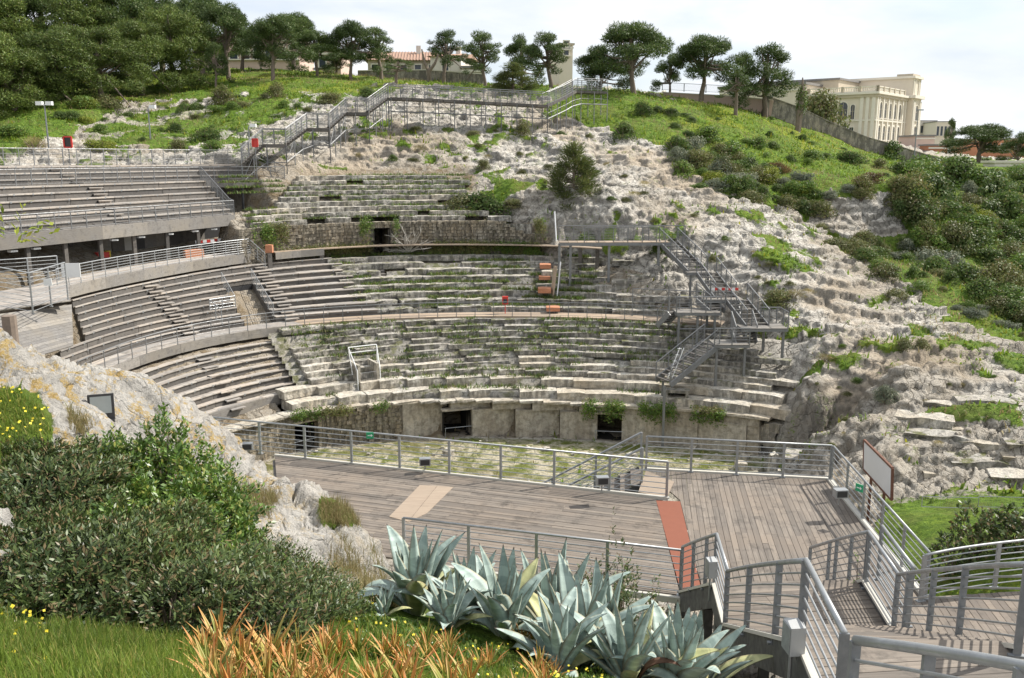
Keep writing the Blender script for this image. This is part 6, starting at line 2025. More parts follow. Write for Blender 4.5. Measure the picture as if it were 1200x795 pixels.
# park wall behind the meadow (centre left) and wall with fence at centre right
def ground_wall(name, label, pts, h, th, mat, capm='trim', cat='wall', below=1.5):
    o = thing(name, label, cat, PD(*pts[0]))
    o0 = PD(*pts[0]); w = [PD(*p) - o0 for p in pts]
    for a, b_ in zip(w[:-1], w[1:]):
        n = max(1, round((b_ - a).length / 3.2))
        for i in range(n):
            p, q = a.lerp(b_, i / n), a.lerp(b_, (i + 1) / n)
            mb = MB(); m = Vector((0, 0, (h - below) / 2)); mb.beam(p + m, q + m, th, h + below); mb.build('wall_panel', M[mat], o)
            mb = MB(); m = Vector((0, 0, h + .06)); mb.beam(p + m, q + m, th + .14, .12); mb.build('coping', M[capm], o)
    return o
ground_wall('park_wall', 'low stone park wall behind the centre-left meadow and pines', [(420, 97, 128), (500, 96, 128), (566, 101, 126)], 1.5, .4, 'wall_stone')
ground_wall('park_wall', 'faded orange boundary wall behind the hilltop pines, right of centre', [(776, 116, 122), (850, 120, 121), (905, 125, 119)], .75, .4, 'pink')
ground_wall('park_wall', 'long grey retaining wall descending below the palace to the right', [(893, 126, 119), (935, 141, 120), (965, 155, 121), (1010, 174, 121), (1062, 189, 122), (1110, 203, 122)], 1.5, .5, 'wall_stone', 'wall_stone', below=3.0)
railing('park_fence', 'dark bar fence standing on the orange boundary wall', [PD(776, 106, 121.5), PD(850, 110, 120.5), PD(905, 115, 118.5)], 1.0, 3.0, 1, .03, .02, .10, .10, 'galv_dark', mesh=True)
p = PD(1070, 200, 118); o = thing('lamp_mast', 'tall thin street lamp mast standing right of the palace', 'lamp post', p)
mb = MB(); mb.tube([(0, 0, 0), (0, 0, 7.6)], [.09, .05], 6); mb.build('mast', M['galv_dark'], o)
mb = MB(); mb.box((.3, 0, 7.6), .7, .25, .14); mb.build('lamp_head', M['galv'], o)
p = PD(698 / 1.0, 96, 112)
# ------------------------------------------------------------------ leaf clouds
rs = np.random.RandomState(11)
def leaf_quads(P, Nn, size, aspect=.45, jit=.6, rs=rs):
    """one rhombus per point; Nn preferred facing"""
    n = len(P)
    d = Nn + rs.normal(0, jit, (n, 3)); d /= np.linalg.norm(d, axis=1, keepdims=True) + 1e-9
    a = np.cross(d, rs.normal(0, 1, (n, 3))); a /= np.linalg.norm(a, axis=1, keepdims=True) + 1e-9
    b = np.cross(d, a)
    s = (size if np.ndim(size) else np.full(n, size)) * rs.uniform(.65, 1.3, n)
    s = s[:, None]
    V = np.empty((n, 4, 3))
    V[:, 0] = P - a * s * .5; V[:, 1] = P + b * s * aspect * .5 + d * s * .06
    V[:, 2] = P + a * s * .5; V[:, 3] = P - b * s * aspect * .5 + d * s * .06
    return V.reshape(-1, 3), np.arange(n * 4).reshape(n, 4)
def needle_quads(P, D, L, w, rs=rs):
    """thin upright-ish spray: blade from P along D"""
    n = len(P); D = D / (np.linalg.norm(D, axis=1, keepdims=True) + 1e-9)
    s = np.cross(D, rs.normal(0, 1, (n, 3))); s /= np.linalg.norm(s, axis=1, keepdims=True) + 1e-9
    l = (L * rs.uniform(.6, 1.3, n))[:, None]; ww = w * rs.uniform(.7, 1.3, n)[:, None]
    V = np.empty((n, 4, 3)); V[:, 0] = P - s * ww * .5; V[:, 1] = P + s * ww * .5
    V[:, 2] = P + D * l + s * ww * .12; V[:, 3] = P + D * l - s * ww * .12
    return V.reshape(-1, 3), np.arange(n * 4).reshape(n, 4)
def join(parts):
    V, Q, o = [], [], 0
    for v, q in parts: V.append(v); Q.append(q + o); o += len(v)
    return np.concatenate(V), np.concatenate(Q)
def sph(n, rs=rs):
    v = rs.normal(0, 1, (n, 3)); return v / (np.linalg.norm(v, axis=1, keepdims=True) + 1e-9)

# ------------------------------------------------------------------ pines: trunk with forking limbs and clumped crowns, unit height 10 m
def pine(seed, width=4.2, crown0=.45, lean=0.0, flat=.5, nclump=34, dens=260, mat='pine', limbs=9):
    rg = random.Random(seed); r = np.random.RandomState(seed)
    Ht = 10.0
    top = Vector((lean * 3, rg.uniform(-.4, .4), Ht * .88)); fork = Vector((lean * 1.2 + rg.uniform(-.2, .2), rg.uniform(-.2, .2), Ht * (crown0 * .85)))
    cl = []
    for i in range(nclump):
        an = i * 2.4 + rg.uniform(-.9, .9); lop = 1 + .28 * math.sin(an + seed) + .16 * math.sin(2 * an + seed * 2); rad = width * math.sqrt((i + .5) / nclump) * rg.uniform(.7, 1.08) * lop
        zt = Ht * (.93 - (1 - crown0) * .62 * (rad / width) ** 1.7) + rg.uniform(-.6, .55)
        if rg.random() < .45: zt -= rg.uniform(.6, (1 - crown0) * Ht * .6)
        cl.append(Vector((top.x + math.cos(an) * rad, top.y + math.sin(an) * rad, zt)))
    mb = MB()
    mb.tube([(0, 0, -1.2), (fork.x * .3 + rg.uniform(-.15, .15), fork.y * .3, Ht * crown0 * .4), tuple(fork), tuple(fork.lerp(top, .5) + Vector((rg.uniform(-.3, .3), rg.uniform(-.3, .3), 0))), tuple(top)], [.42, .33, .27, .18, .07], 7, False)
    for i, c in enumerate(cl[::max(1, nclump // (limbs * 2))]):
        s = fork.lerp(top, rg.uniform(.0, .6)); m = s.lerp(c, .5) + Vector((0, 0, rg.uniform(-.5, .1)))
        mb.tube([tuple(s), tuple(m), tuple(c)], [.16, .11, .04], 5, False)
    parts = []
    for c in cl:
        R = rg.uniform(.75, 1.45) * width / 4.2
        n = int(dens * R * R)
        d = sph(n, r); rad = r.uniform(.35, 1, (n, 1)) ** .5
        P = np.array(c) + d * rad * R * np.array([1, 1, flat])
        parts.append(leaf_quads(P, d + [0, 0, .5], .26, .42, .7, r))
        m = n // 3
        d2 = sph(m, r); P = np.array(c) + d2 * R * np.array([1, 1, flat])
        parts.append(needle_quads(P, d2 + [0, 0, .7], .30, .07, r))
    V, Q = join(parts)
    return mb.mesh('trunk', M['bark'], True), np_mesh('crown', V, Q, M[mat])
def conifer(seed):
    r = np.random.RandomState(seed); parts = []; mb = MB()
    mb.tube([(0, 0, -.5), (0, 0, 5), (.1, 0, 9.6)], [.2, .12, .03], 6, False)
    for i in range(60):
        z = r.uniform(.06, .97) * 10; rad = 3.4 * (1 - (z / 10) ** 1.35) * r.uniform(.55, 1.05) + .2; an = r.uniform(0, 6.28)
        c = np.array([math.cos(an) * rad * .8, math.sin(an) * rad * .8, z])
        mb.tube([(0, 0, max(.2, z - .6)), tuple(c)], [.06, .02], 4, False)
        n = 150; d = sph(n, r); P = c + d * r.uniform(.2, 1, (n, 1)) * np.array([.95, .95, .75])
        parts.append(needle_quads(P, d + [math.cos(an) * .6, math.sin(an) * .6, .9], .42, .07, r))
        parts.append(leaf_quads(P[:50], d[:50], .24, .4, .7, r))
    V, Q = join(parts); return mb.mesh('trunk', M['bark'], True), np_mesh('crown', V, Q, M['conifer'])
PINES = {
 'a': pine(1, 4.4, .36, .1, .55, 46, 300), 'b': pine(2, 3.8, .48, .25, .5, 30, 300), 'c': pine(3, 4.0, .30, 0, .6, 44, 300, 'pine'),
 'd': pine(4, 3.2, .25, -.1, .7, 40, 320, 'pine'), 'e': pine(5, 4.6, .22, .1, .6, 56, 300, 'pine_b'), 'f': pine(6, 2.9, .6, -.4, .4, 18, 260),
 'g': pine(8, 5.0, .18, 0, .62, 62, 300, 'pine_b'),
}
CON = conifer(9)
def tree_at(kind, px, ybase, ytop, d, wide=None, label='', rz=None, group=None, name='pine_tree', meshes=None):
    b0 = PD(px, ybase, d); zt = PD(px, ytop, d).z
    g = gz(b0.x, b0.y); z0 = b0.z
    if g < z0: z0 = g
    h = max(2.0, zt - z0)
    tr, cr = meshes or PINES[kind]
    base_w = {'a': 4.4, 'b': 3.8, 'c': 4.0, 'd': 3.2, 'e': 4.6, 'f': 2.9, 'g': 5.0}.get(kind, 3.4) + 1.0
    sxy = 1.22 * (wide / 1050 * d / 2) / base_w if wide else h / 10
    h *= 1.06
    o = thing(name, label, 'tree', (b0.x, b0.y, z0), 0, group)
    rz = random.uniform(0, 6.28) if rz is None else rz
    for nm, me in (('trunk', tr), ('crown', cr)):
        link(nm, me, o, rot=(0, 0, rz), scale=(sxy, sxy, h / 10.0 * 1.0))
    return o
T = [
 ('a', 742, 120, 30, 112, 88, 'tallest umbrella pine with forked pale trunk, right of the hilltop steps'),
 ('c', 703, 117, 58, 116, 66, 'dark rounded pine crowded against the left of the tall umbrella pine'),
 ('a', 822, 113, 46, 118, 78, 'broad dark umbrella pine second right of the tall forked one'),
 ('d', 897, 128, 53, 118, 62, 'dense upright pine just left of the palace'),
 ('d', 872, 124, 62, 121, 40, 'slim dark pine tucked behind the dense pine left of the palace'),
 ('f', 862, 136, 88, 108, 40, 'small leaning pine standing forward on the meadow left of the palace'),
 ('b', 569, 112, 41, 114, 50, 'dark pine with bare lower trunk right of the pale gable house'),
 ('c', 611, 106, 45, 122, 46, 'pine behind the pair of centre skyline pines, between them'),
 ('b', 646, 112, 42, 114, 58, 'umbrella pine with curved pale trunk in front of the tower block'),
 ('b', 520, 95, 38, 124, 46, 'thin airy umbrella pine over the pale gable house'),
 ('a', 411, 96, 28, 120, 52, 'rounded pine left of the bare leaning tree'),
 ('b', 447, 97, 35, 122, 50, 'sparse leaning pine in front of the terracotta roof'),
 ('f', 464, 104, 70, 112, 34, 'small crooked tree with forked pale trunk in front of the red roof'),
 ('a', 372, 92, 38, 120, 50, 'pine right of the pale-trunked umbrella pine on the left meadow'),
 ('a', 320, 88, 22, 112, 62, 'umbrella pine with pale bent trunk on the left meadow'),
 ('a', 345, 84, 18, 128, 66, 'tall pine behind the pale-trunked umbrella pine'),
 ('a', 268, 92, 8, 116, 66, 'umbrella pine with white forked limbs at the edge of the left wood'),
 ('c', 285, 88, 26, 126, 56, 'dark pine behind the one with white forked limbs'),
 ('d', 252, 86, 50, 110, 26, 'small dark young pine at the foot of the white-limbed one'),
 ('a', 238, 88, -2, 124, 76, 'tall dark pine at the top right corner of the left wood'),
 ('c', 395, 92, 60, 128, 40, 'low dark pine behind the rounded pine on the left skyline'),
 ('e', 205, 100, 12, 112, 84, 'big clumpy pine at the right front of the left wood'),
 ('g', 165, 108, 28, 108, 92, 'yellow green broad pine in the front of the left wood'),
 ('g', 118, 116, 36, 102, 100, 'broad low-branched pine in front of the left wood, above the yellow shrubs'),
 ('e', 70, 128, 36, 98, 104, 'large front pine of the left wood above the lamp mast'),
 ('g', 18, 142, 58, 92, 100, 'lowest front pine of the left wood near the frame edge'),
 ('e', -25, 150, 30, 90, 110, 'pine cut by the left edge of the view, low on the slope'),
 ('a', 150, 90, -14, 126, 90, 'tall back pine of the left wood above the yellow green one'),
 ('e', 100, 96, -8, 122, 100, 'tall back pine of the left wood, second from the left corner'),
 ('a', 50, 100, -12, 124, 100, 'tall back pine of the left wood nearest the top left corner'),
 ('e', 5, 110, -6, 118, 110, 'back pine rising out of the top left corner'),
 ('c', 190, 88, -4, 130, 80, 'dark back pine between the tall back pines and the corner one'),
 ('c', 215, 84, 10, 136, 80, 'shaded pine deepest in the left wood near the pink house'),
 ('g', -60, 140, 0, 100, 120, 'pine just beyond the left edge of the view'),
 ('a', 1147, 198, 148, 140, 78, 'round dark umbrella pine at the far right beyond the palace'),
 ('c', 1192, 200, 158, 134, 40, 'dark tree at the right edge beside the round umbrella pine'),
 ('d', 1113, 175, 139, 300, 12, 'tiny distant tree on the skyline right of the cream building'),
 ('c', 785, 112, 66, 122, 36, 'dark pine filling the gap between the two broad hilltop pines'),
]
for k, px, yb, yt, d, w, lab in T:
    tree_at(k, px, yb, yt, d, w, lab)
tree_at('x', 672, 247, 172, 74.5, 92, 'solitary bushy green conifer standing on the bare rock above the seats', name='conifer_tree', meshes=CON)
tree_at('x', 601, 116, 76, 108, 74, 'dark bushy conifer behind the long scaffold walkway', name='conifer_tree', meshes=(CON[0], (lambda m: m)(CON[1])))

# ------------------------------------------------------------------ shrubs, unit radius 1, several shapes and tints
def shrub_mesh(seed, mat, n=1500, leaf=.13, flat=.8, needle=False, nl=9):
    r = np.random.RandomState(seed); rg = random.Random(seed); parts = []
    for i in range(nl):
        an = rg.uniform(0, 6.28); rad = rg.uniform(.0, .62); R = rg.uniform(.34, .58)
        c = np.array([math.cos(an) * rad, math.sin(an) * rad, (rg.uniform(.32, .85) - rad * .35) * flat])
        m = int(n / nl * (R / .45) ** 2); d = sph(m, r); d[:, 2] = np.where(d[:, 2] < -.3, -d[:, 2], d[:, 2])
        P = c + d * (r.uniform(.5, 1.08, (m, 1))) * R * np.array([1, 1, flat]); P[:, 2] = np.maximum(P[:, 2], .0)
        parts.append(needle_quads(P, d + [0, 0, .4], leaf * 1.5, leaf * .22, r) if needle else leaf_quads(P, d, leaf, .55, .55, r))
    m = n // 4; a = r.uniform(0, 6.28, m); q = r.uniform(.4, .98, m)
    P = np.stack([np.cos(a) * q, np.sin(a) * q, r.uniform(0, .35, m) * flat], 1)
    parts.append(leaf_quads(P, P, leaf, .55, .8, r))
    V, Q = join(parts); return np_mesh('foliage', V, Q, M[mat])
stem = MB()
for i in range(7):
    an = i * .9; stem.tube([(0, 0, -.35), (math.cos(an) * .25, math.sin(an) * .25, .35), (math.cos(an) * .55, math.sin(an) * .5, .7)], [.05, .035, .012], 4, False)
STEM = stem.mesh('stems', M['bark'])
SH = {}
for i, m in enumerate(('sh_dark', 'sh_green', 'sh_yellow', 'sh_olive', 'sh_brown', 'sh_grey', 'dry')):
    SH[m] = [shrub_mesh(40 + i * 5 + j, m, 1900 if m != 'dry' else 700, .115 if m not in ('dry', 'sh_olive') else .10, .85, m in ('dry',), 11) for j in range(3)]
WORDS = {'sh_dark': 'dark green', 'sh_green': 'fresh green', 'sh_yellow': 'yellow green', 'sh_olive': 'dull olive', 'sh_brown': 'brownish', 'sh_grey': 'grey green', 'dry': 'dry straw coloured'}
def shrub(mat, px, py, d, wpx, label=None, group=None, tall=1.0, stems=True):
    """shrub whose foot is at picture point (px, py) as seen; set on the ground"""
    b0 = PD(px, py, d); z = gz(b0.x, b0.y)
    return shrub_xyz(mat, b0.x, b0.y, z, wpx / 1050 * d / 2, label, group, tall, stems)
def shrub_xyz(mat, x, y, z, R, label, group, tall=1.0, stems=True):
    o = thing('shrub', label, 'shrub', (x, y, z - .08 * R), random.uniform(0, 6.28), group)
    k = random.uniform(.74, 1.3); tall *= random.uniform(.8, 1.3)
    link('foliage', random.choice(SH[mat]), o, scale=(R * k, R / k, R * tall))
    if stems: link('stems', STEM, o, scale=(R, R, R * tall))
    return o
def hit(px, py, lo=30, hi=160):
    """where the sight line through a picture point meets the ground (first crossing)"""
    a, b_ = ray(px, py); dd = np.arange(lo, hi, .4)
    g = rbf(a * dd, dd); z = H + b_ * dd
    k = np.argmax(z < g)
    return dd[k] if (z < g).any() else None
SHR = [
 # mat, px, py(foot), width px, tall, label
 ('sh_yellow', 98, 130, 26, .9, 'yellow green shrub at the left of the pair under the left wood'), ('sh_yellow', 102, 143, 22, .8, 'bright yellow green dome just below the first yellow shrub'),
 ('sh_yellow', 118, 176, 42, .8, 'largest yellow green shrub above the topmost stand rail'), ('sh_olive', 125, 128, 44, .8, 'wide dull olive shrub right of the yellow pair'),
 ('sh_olive', 208, 174, 30, 1.0, 'olive shrub on the rocks above the stand rail, centre'), ('sh_green', 250, 178, 30, .8, 'green shrub behind the stand rail left of the scaffold steps'), ('sh_dark', 240, 165, 34, .9, 'dark shrub on the rocks left of the scaffold steps'),
 ('sh_dark', 216, 132, 24, .9, 'dark shrub among the upper left rocks'), ('sh_dark', 232, 128, 20, .9, 'smaller dark shrub right beside the dark one on the upper left rocks'), ('sh_olive', 262, 122, 40, .9, 'large olive shrub on the crest of the upper left rocks'),
 ('sh_olive', 324, 116, 28, 1.1, 'rounded olive bush on the upper meadow above the scaffold steps'), ('sh_olive', 388, 120, 34, .9, 'wide olive bush just above the scaffold walkway steps'), ('sh_dark', 190, 110, 12, 1, 'tiny dark bush on the left meadow'),
 ('sh_olive', 285, 125, 22, .8, 'low olive bush between the crest rocks and the rounded bush'), ('dry', 40, 172, 40, .6, 'dry brown scrub at the left behind the topmost rail'), ('sh_green', 15, 160, 50, .6, 'green scrub patch under the lowest front pine'),
 ('sh_dark', 565, 256, 62, .9, 'large dark shrub sitting on top of the old rubble wall'), ('sh_olive', 540, 262, 50, .8, 'olive scrub left of the large dark shrub on the wall'), ('sh_olive', 600, 250, 34, .8, 'olive scrub right of the large dark shrub on the wall'), ('sh_green', 528, 264, 26, .8, 'small green shrub on the wall edge above the dead branches'),
 ('sh_olive', 612, 160, 26, 1.0, 'upright olive shrub on the rock under the scaffold walkway'), ('sh_olive', 566, 200, 22, .9, 'dry olive tussock halfway down the central rock'), ('sh_dark', 658, 157, 18, .8, 'low dark shrub at the edge of the right meadow'),
 ('sh_dark', 730, 163, 40, 1.1, 'big dark rounded shrub on the meadow below the tall umbrella pine'), ('sh_dark', 752, 135, 26, .9, 'dark shrub on the meadow right of the tall pine foot'), ('sh_dark', 772, 134, 20, .9, 'small dark shrub further right of the tall pine foot'), ('sh_dark', 785, 138, 24, .9, 'shrub on the meadow under the broad umbrella pine'),
 ('sh_dark', 790, 180, 36, 1.0, 'dark shrub at the left end of the shrub belt'), ('sh_green', 800, 206, 34, .9, 'green shrub at the lower left of the shrub belt'), ('sh_olive', 815, 195, 40, .9, 'olive shrub in the shrub belt below the meadow'), ('sh_yellow', 835, 215, 30, .9, 'yellow green shrub in the middle of the shrub belt'),
 ('sh_green', 822, 222, 34, .8, 'fresh green shrub in the lower shrub belt'), ('sh_olive', 850, 208, 44, 1.0, 'broad olive shrub in the middle of the shrub belt'), ('sh_dark', 868, 230, 36, 1.2, 'tall dark shrub at the bottom of the shrub belt'), ('sh_dark', 893, 233, 26, 1.0, 'dark shrub right of the tall dark one'), ('sh_dark', 908, 236, 20, 1.0, 'small dark shrub ending the lower shrub row'),
 ('sh_green', 885, 172, 34, .8, 'green shrub on the open meadow'), ('sh_green', 855, 182, 50, .8, 'wide green shrub on the meadow above the belt'), ('sh_green', 830, 165, 40, .8, 'green shrub high on the meadow, left'), ('sh_green', 952, 185, 32, .8, 'green shrub halfway down the right meadow'),
 ('sh_yellow', 900, 212, 34, 1.0, 'yellow green dome on the right meadow beside the brown one'), ('sh_brown', 912, 203, 26, 1.0, 'brown topped dome on the right meadow'), ('sh_yellow', 935, 228, 36, 1.0, 'yellow green dome below the brown topped one'), ('sh_grey', 918, 218, 20, .9, 'pale grey shrub between the yellow domes'),
 ('sh_brown', 1017, 216, 36, 1.05, 'large rounded rust brown shrub on the right slope'), ('sh_dark', 998, 193, 36, 1.0, 'dark shrub just below the grey retaining wall'), ('sh_olive', 1030, 197, 26, 1.1, 'olive shrub below the retaining wall right of the dark one'), ('sh_green', 1045, 186, 36, 1.2, 'green shrub tall against the foot of the retaining wall'),
 ('sh_grey', 972, 232, 20, 1.0, 'small silvery shrub on the edge of the grey cliff'), ('sh_grey', 994, 225, 24, .9, 'silvery shrub above the grey cliff'), ('sh_olive', 1012, 225, 40, .9, 'olive shrub spilling over the grey cliff'),
 ('sh_green', 1070, 210, 46, 1.0, 'broad green shrub on the slope right of the rust brown one'), ('sh_dark', 1052, 252, 34, 1.0, 'dark shrub at the right foot of the grey cliff'), ('sh_green', 1065, 228, 44, 1.0, 'green shrub below the broad one on the right slope'), ('sh_dark', 1120, 218, 62, 1.1, 'very large dark shrub below the round umbrella pine'),
 ('sh_yellow', 1112, 208, 26, .9, 'yellow green shrub beside the very large dark one'), ('sh_yellow', 1155, 262, 30, .9, 'yellow green shrub in the right thicket'), ('sh_grey', 1135, 232, 22, 1.3, 'pale grey upright shrub in the right thicket'), ('sh_yellow', 1142, 250, 30, .9, 'second yellow green shrub of the right thicket, higher'),
 ('sh_grey', 1103, 318, 56, 1.3, 'large grey green bush at the foot of the right thicket'), ('sh_olive', 1172, 345, 70, 1.1, 'large olive bush at the right edge of the thicket'), ('sh_dark', 1135, 330, 56, 1.0, 'dark bush filling the low right thicket'), ('sh_dark', 1190, 370, 50, 1.0, 'dark bush at the bottom of the right thicket'),
 ('sh_olive', 982, 286, 42, .9, 'olive bush at the upper left end of the gully row'), ('sh_olive', 1010, 300, 44, .9, 'olive bush in the middle of the gully row'), ('sh_olive', 1036, 328, 52, .9, 'rounded olive bush at the lower end of the gully row'), ('sh_olive', 1050, 350, 40, .8, 'low olive bush below the gully row'),
 ('sh_green', 1075, 345, 30, .7, 'green scrub between the gully row and the thicket'), ('sh_olive', 1010, 232, 30, .9, 'scrub along the top of the grey cliff'), ('sh_olive', 912, 360, 46, .7, 'wide low olive shrub on the rocks above the steel stairs'), ('dry', 930, 352, 30, .7, 'dry shrub right of the low olive one above the stairs'),
 ('sh_green', 773, 300, 26, 1.0, 'green shrub beside the top flight of the steel stairs'), ('sh_green', 690, 283, 30, .7, 'small green shrub on the upper steel platform edge'), ('sh_olive', 1060, 410, 36, .7, 'low shrub under the big rock ledge'), ('sh_olive', 1080, 412, 28, .8, 'dark low shrub right under the big rock ledge'),
 ('dry', 965, 430, 26, .7, 'dry tussock on the pale lower rocks'), ('sh_grey', 1038, 470, 30, 1.0, 'thin grey bush on the pale rocks left of the cut ledges'), ('sh_green', 872, 450, 16, .9, 'small green plant by the legs of the steel stairs'), ('sh_green', 890, 455, 12, .9, 'tiny green plant right of the stair legs'),
 ('sh_dark', 940, 163, 14, 1, 'tiny dark bush under the ivy trunk'), ('sh_olive', 960, 150, 62, 1.35, 'large rounded olive tree-like bush before the palace front'),
]
for mat, px, py, w, tall, lab in SHR:
    d = hit(px, py)
    if d: shrub(mat, px, py, d, w, lab, None, tall)
# thicket fill and scattered tussocks
def scatter(n, poly, mats, w0, w1, label, group, tall=(.7, 1.1), minsep=9, avoid=()):
    pts = []; xs = [p[0] for p in poly]; ys = [p[1] for p in poly]; c = 0; tries = 0
    while c < n and tries < n * 25:
        tries += 1
        px, py = random.uniform(min(xs), max(xs)), random.uniform(min(ys), max(ys))
        if not inpoly(np.array([px]), np.array([py]), poly)[0]: continue
        if any(abs(px - q[0]) < minsep and abs(py - q[1]) < minsep * .55 for q in pts): continue
        d = hit(px, py)
        if not d or inpoly(np.array([px]), np.array([py]), [(965, 232), (1052, 232), (1062, 282), (1000, 288), (960, 268)])[0]: continue
        pts.append((px, py)); m = random.choice(mats)
        wd = random.uniform(w0, w1); q = (wd - w0) / (w1 - w0)
        hx, hy = (px - min(xs)) / (max(xs) - min(xs)), (py - min(ys)) / (max(ys) - min(ys))
        lab = (('small ', 'mid-sized ', 'large ')[min(2, int(q * 3))] + label % WORDS[m]).replace('small small', 'very small').replace('large small', 'small').replace('mid-sized small', 'fairly small') + ', ' + ('top', 'upper', 'lower', 'bottom')[min(3, int(hy * 4))] + ' ' + ('left', 'centre left', 'centre', 'centre right', 'right')[min(4, int(hx * 5))]
        shrub(m, px, py, d, wd, lab, (group % WORDS[m]), random.uniform(*tall), False); c += 1
scatter(88, [(1040, 205), (1085, 195), (1260, 215), (1260, 375), (1200, 385), (1130, 345), (1080, 320), (1062, 262)], ['sh_dark', 'sh_dark', 'sh_green', 'sh_olive', 'sh_green'], 30, 64, '%s thicket shrub', '%s shrubs of the right thicket', minsep=9)
scatter(26, [(1000, 290), (1060, 275), (1130, 345), (1200, 385), (1200, 402), (1110, 362), (1040, 322)], ['sh_green', 'sh_olive', 'sh_dark', 'sh_grey'], 14, 34, '%s scrub on gully strip', '%s scrub of the green gully strip', minsep=9)
scatter(42, [(780, 165), (860, 180), (940, 215), (1030, 290), (1040, 330), (985, 290), (930, 245), (870, 240), (800, 215)], ['sh_dark', 'sh_green', 'sh_olive', 'sh_grey'], 20, 40, '%s shrub between meadow and rock', '%s shrubs along the meadow edge', minsep=11)
scatter(18, [(740, 120), (900, 135), (1000, 180), (1060, 215), (940, 200), (800, 160)], ['sh_dark', 'sh_green', 'sh_green'], 9, 24, 'low %s shrub on the right meadow', 'low %s shrubs on the right meadow', (.5, .8))
scatter(44, [(400, 150), (640, 140), (780, 200), (900, 290), (980, 380), (820, 300), (640, 220), (560, 195), (420, 190)], ['sh_olive', 'dry', 'sh_olive', 'sh_dark'], 8, 20, 'small %s tussock on upper rock', 'small %s tussocks on the upper rock', (.5, .9))
scatter(22, [(900, 380), (1190, 430), (1190, 560), (960, 540), (900, 440)], ['sh_olive', 'dry', 'sh_green'], 7, 18, 'small %s plant on pale rocks', 'small %s plants on the lower right rocks', (.5, .8))
scatter(24, [(120, 125), (330, 100), (440, 112), (380, 125), (280, 160), (130, 172), (60, 165)], ['sh_olive', 'sh_dark', 'sh_green'], 10, 26, 'low %s scrub on left rocks', 'low %s scrub bushes on the upper left rocks', (.5, .9))
scatter(14, [(0, 120), (100, 118), (240, 85), (240, 100), (110, 140), (0, 168)], ['sh_dark', 'sh_green'], 14, 34, '%s undergrowth bush below the wood', '%s undergrowth below the left wood', (.5, .8))
# dead pale bush in front of the wall
p = rp(phi_at(478, RM, 10.5), float(RM(phi_at(478, RM, 10.5))) - .2, 9.6)
mb = MB(); rg = random.Random(5)
for i in range(26):
    an = rg.uniform(0, PI); q = Vector((math.cos(an) * rg.uniform(.5, 2.0), rg.uniform(-.9, .1), math.sin(an) * rg.uniform(.8, 2.3) + .2)); m = q * .5 + Vector((rg.uniform(-.2, .2), 0, rg.uniform(-.1, .3)))
    mb.tube([(0, 0, 0), tuple(m), tuple(q)], [.05, .03, .012], 4, False)
    for j in range(3):
        e = q + Vector((rg.uniform(-.5, .5), rg.uniform(-.3, .3), rg.uniform(-.2, .5))); mb.tube([tuple(m.lerp(q, .6)), tuple(e)], [.02, .008], 3, False)
o = mb.build('dead_bush', M['bark_pale']); o.location = p; tag(o, 'leafless pale dead bush leaning on the old wall right of its doorway', 'bush')
# ivy trunk and bare forked tree on the skyline
o = thing('ivy_trunk', 'dark ivy-clad dead trunk on the meadow before the park wall', 'tree', PD(935, 151, 112)); mb = MB(); mb.tube([(0, 0, -.5), (.1, 0, 2), (.3, 0, 4.6), (.2, 0, 6)], [.35, .4, .25, .06], 6, False); mb.build('trunk', M['bark'], o)
v, q = leaf_quads(sph(900) * np.array([.75, .75, 2.2]) * rs.uniform(.5, 1, (900, 1)) + np.array([.2, 0, 3.2]), sph(900), .22, .6); link('ivy', np_mesh('ivy', v, q, M['sh_dark']), o)
o = thing('bare_tree', 'bare forked tree stump before the pale gable house', 'tree', PD(503, 97, 122)); mb = MB()
for e in ((-.9, 0, 4.2), (1.3, 0, 3.6)): mb.tube([(0, 0, -.5), (0, 0, 1.4), (e[0] * .6, 0, 2.4), e], [.34, .28, .2, .1], 6, False)
mb.build('trunk', M['bark'], o)
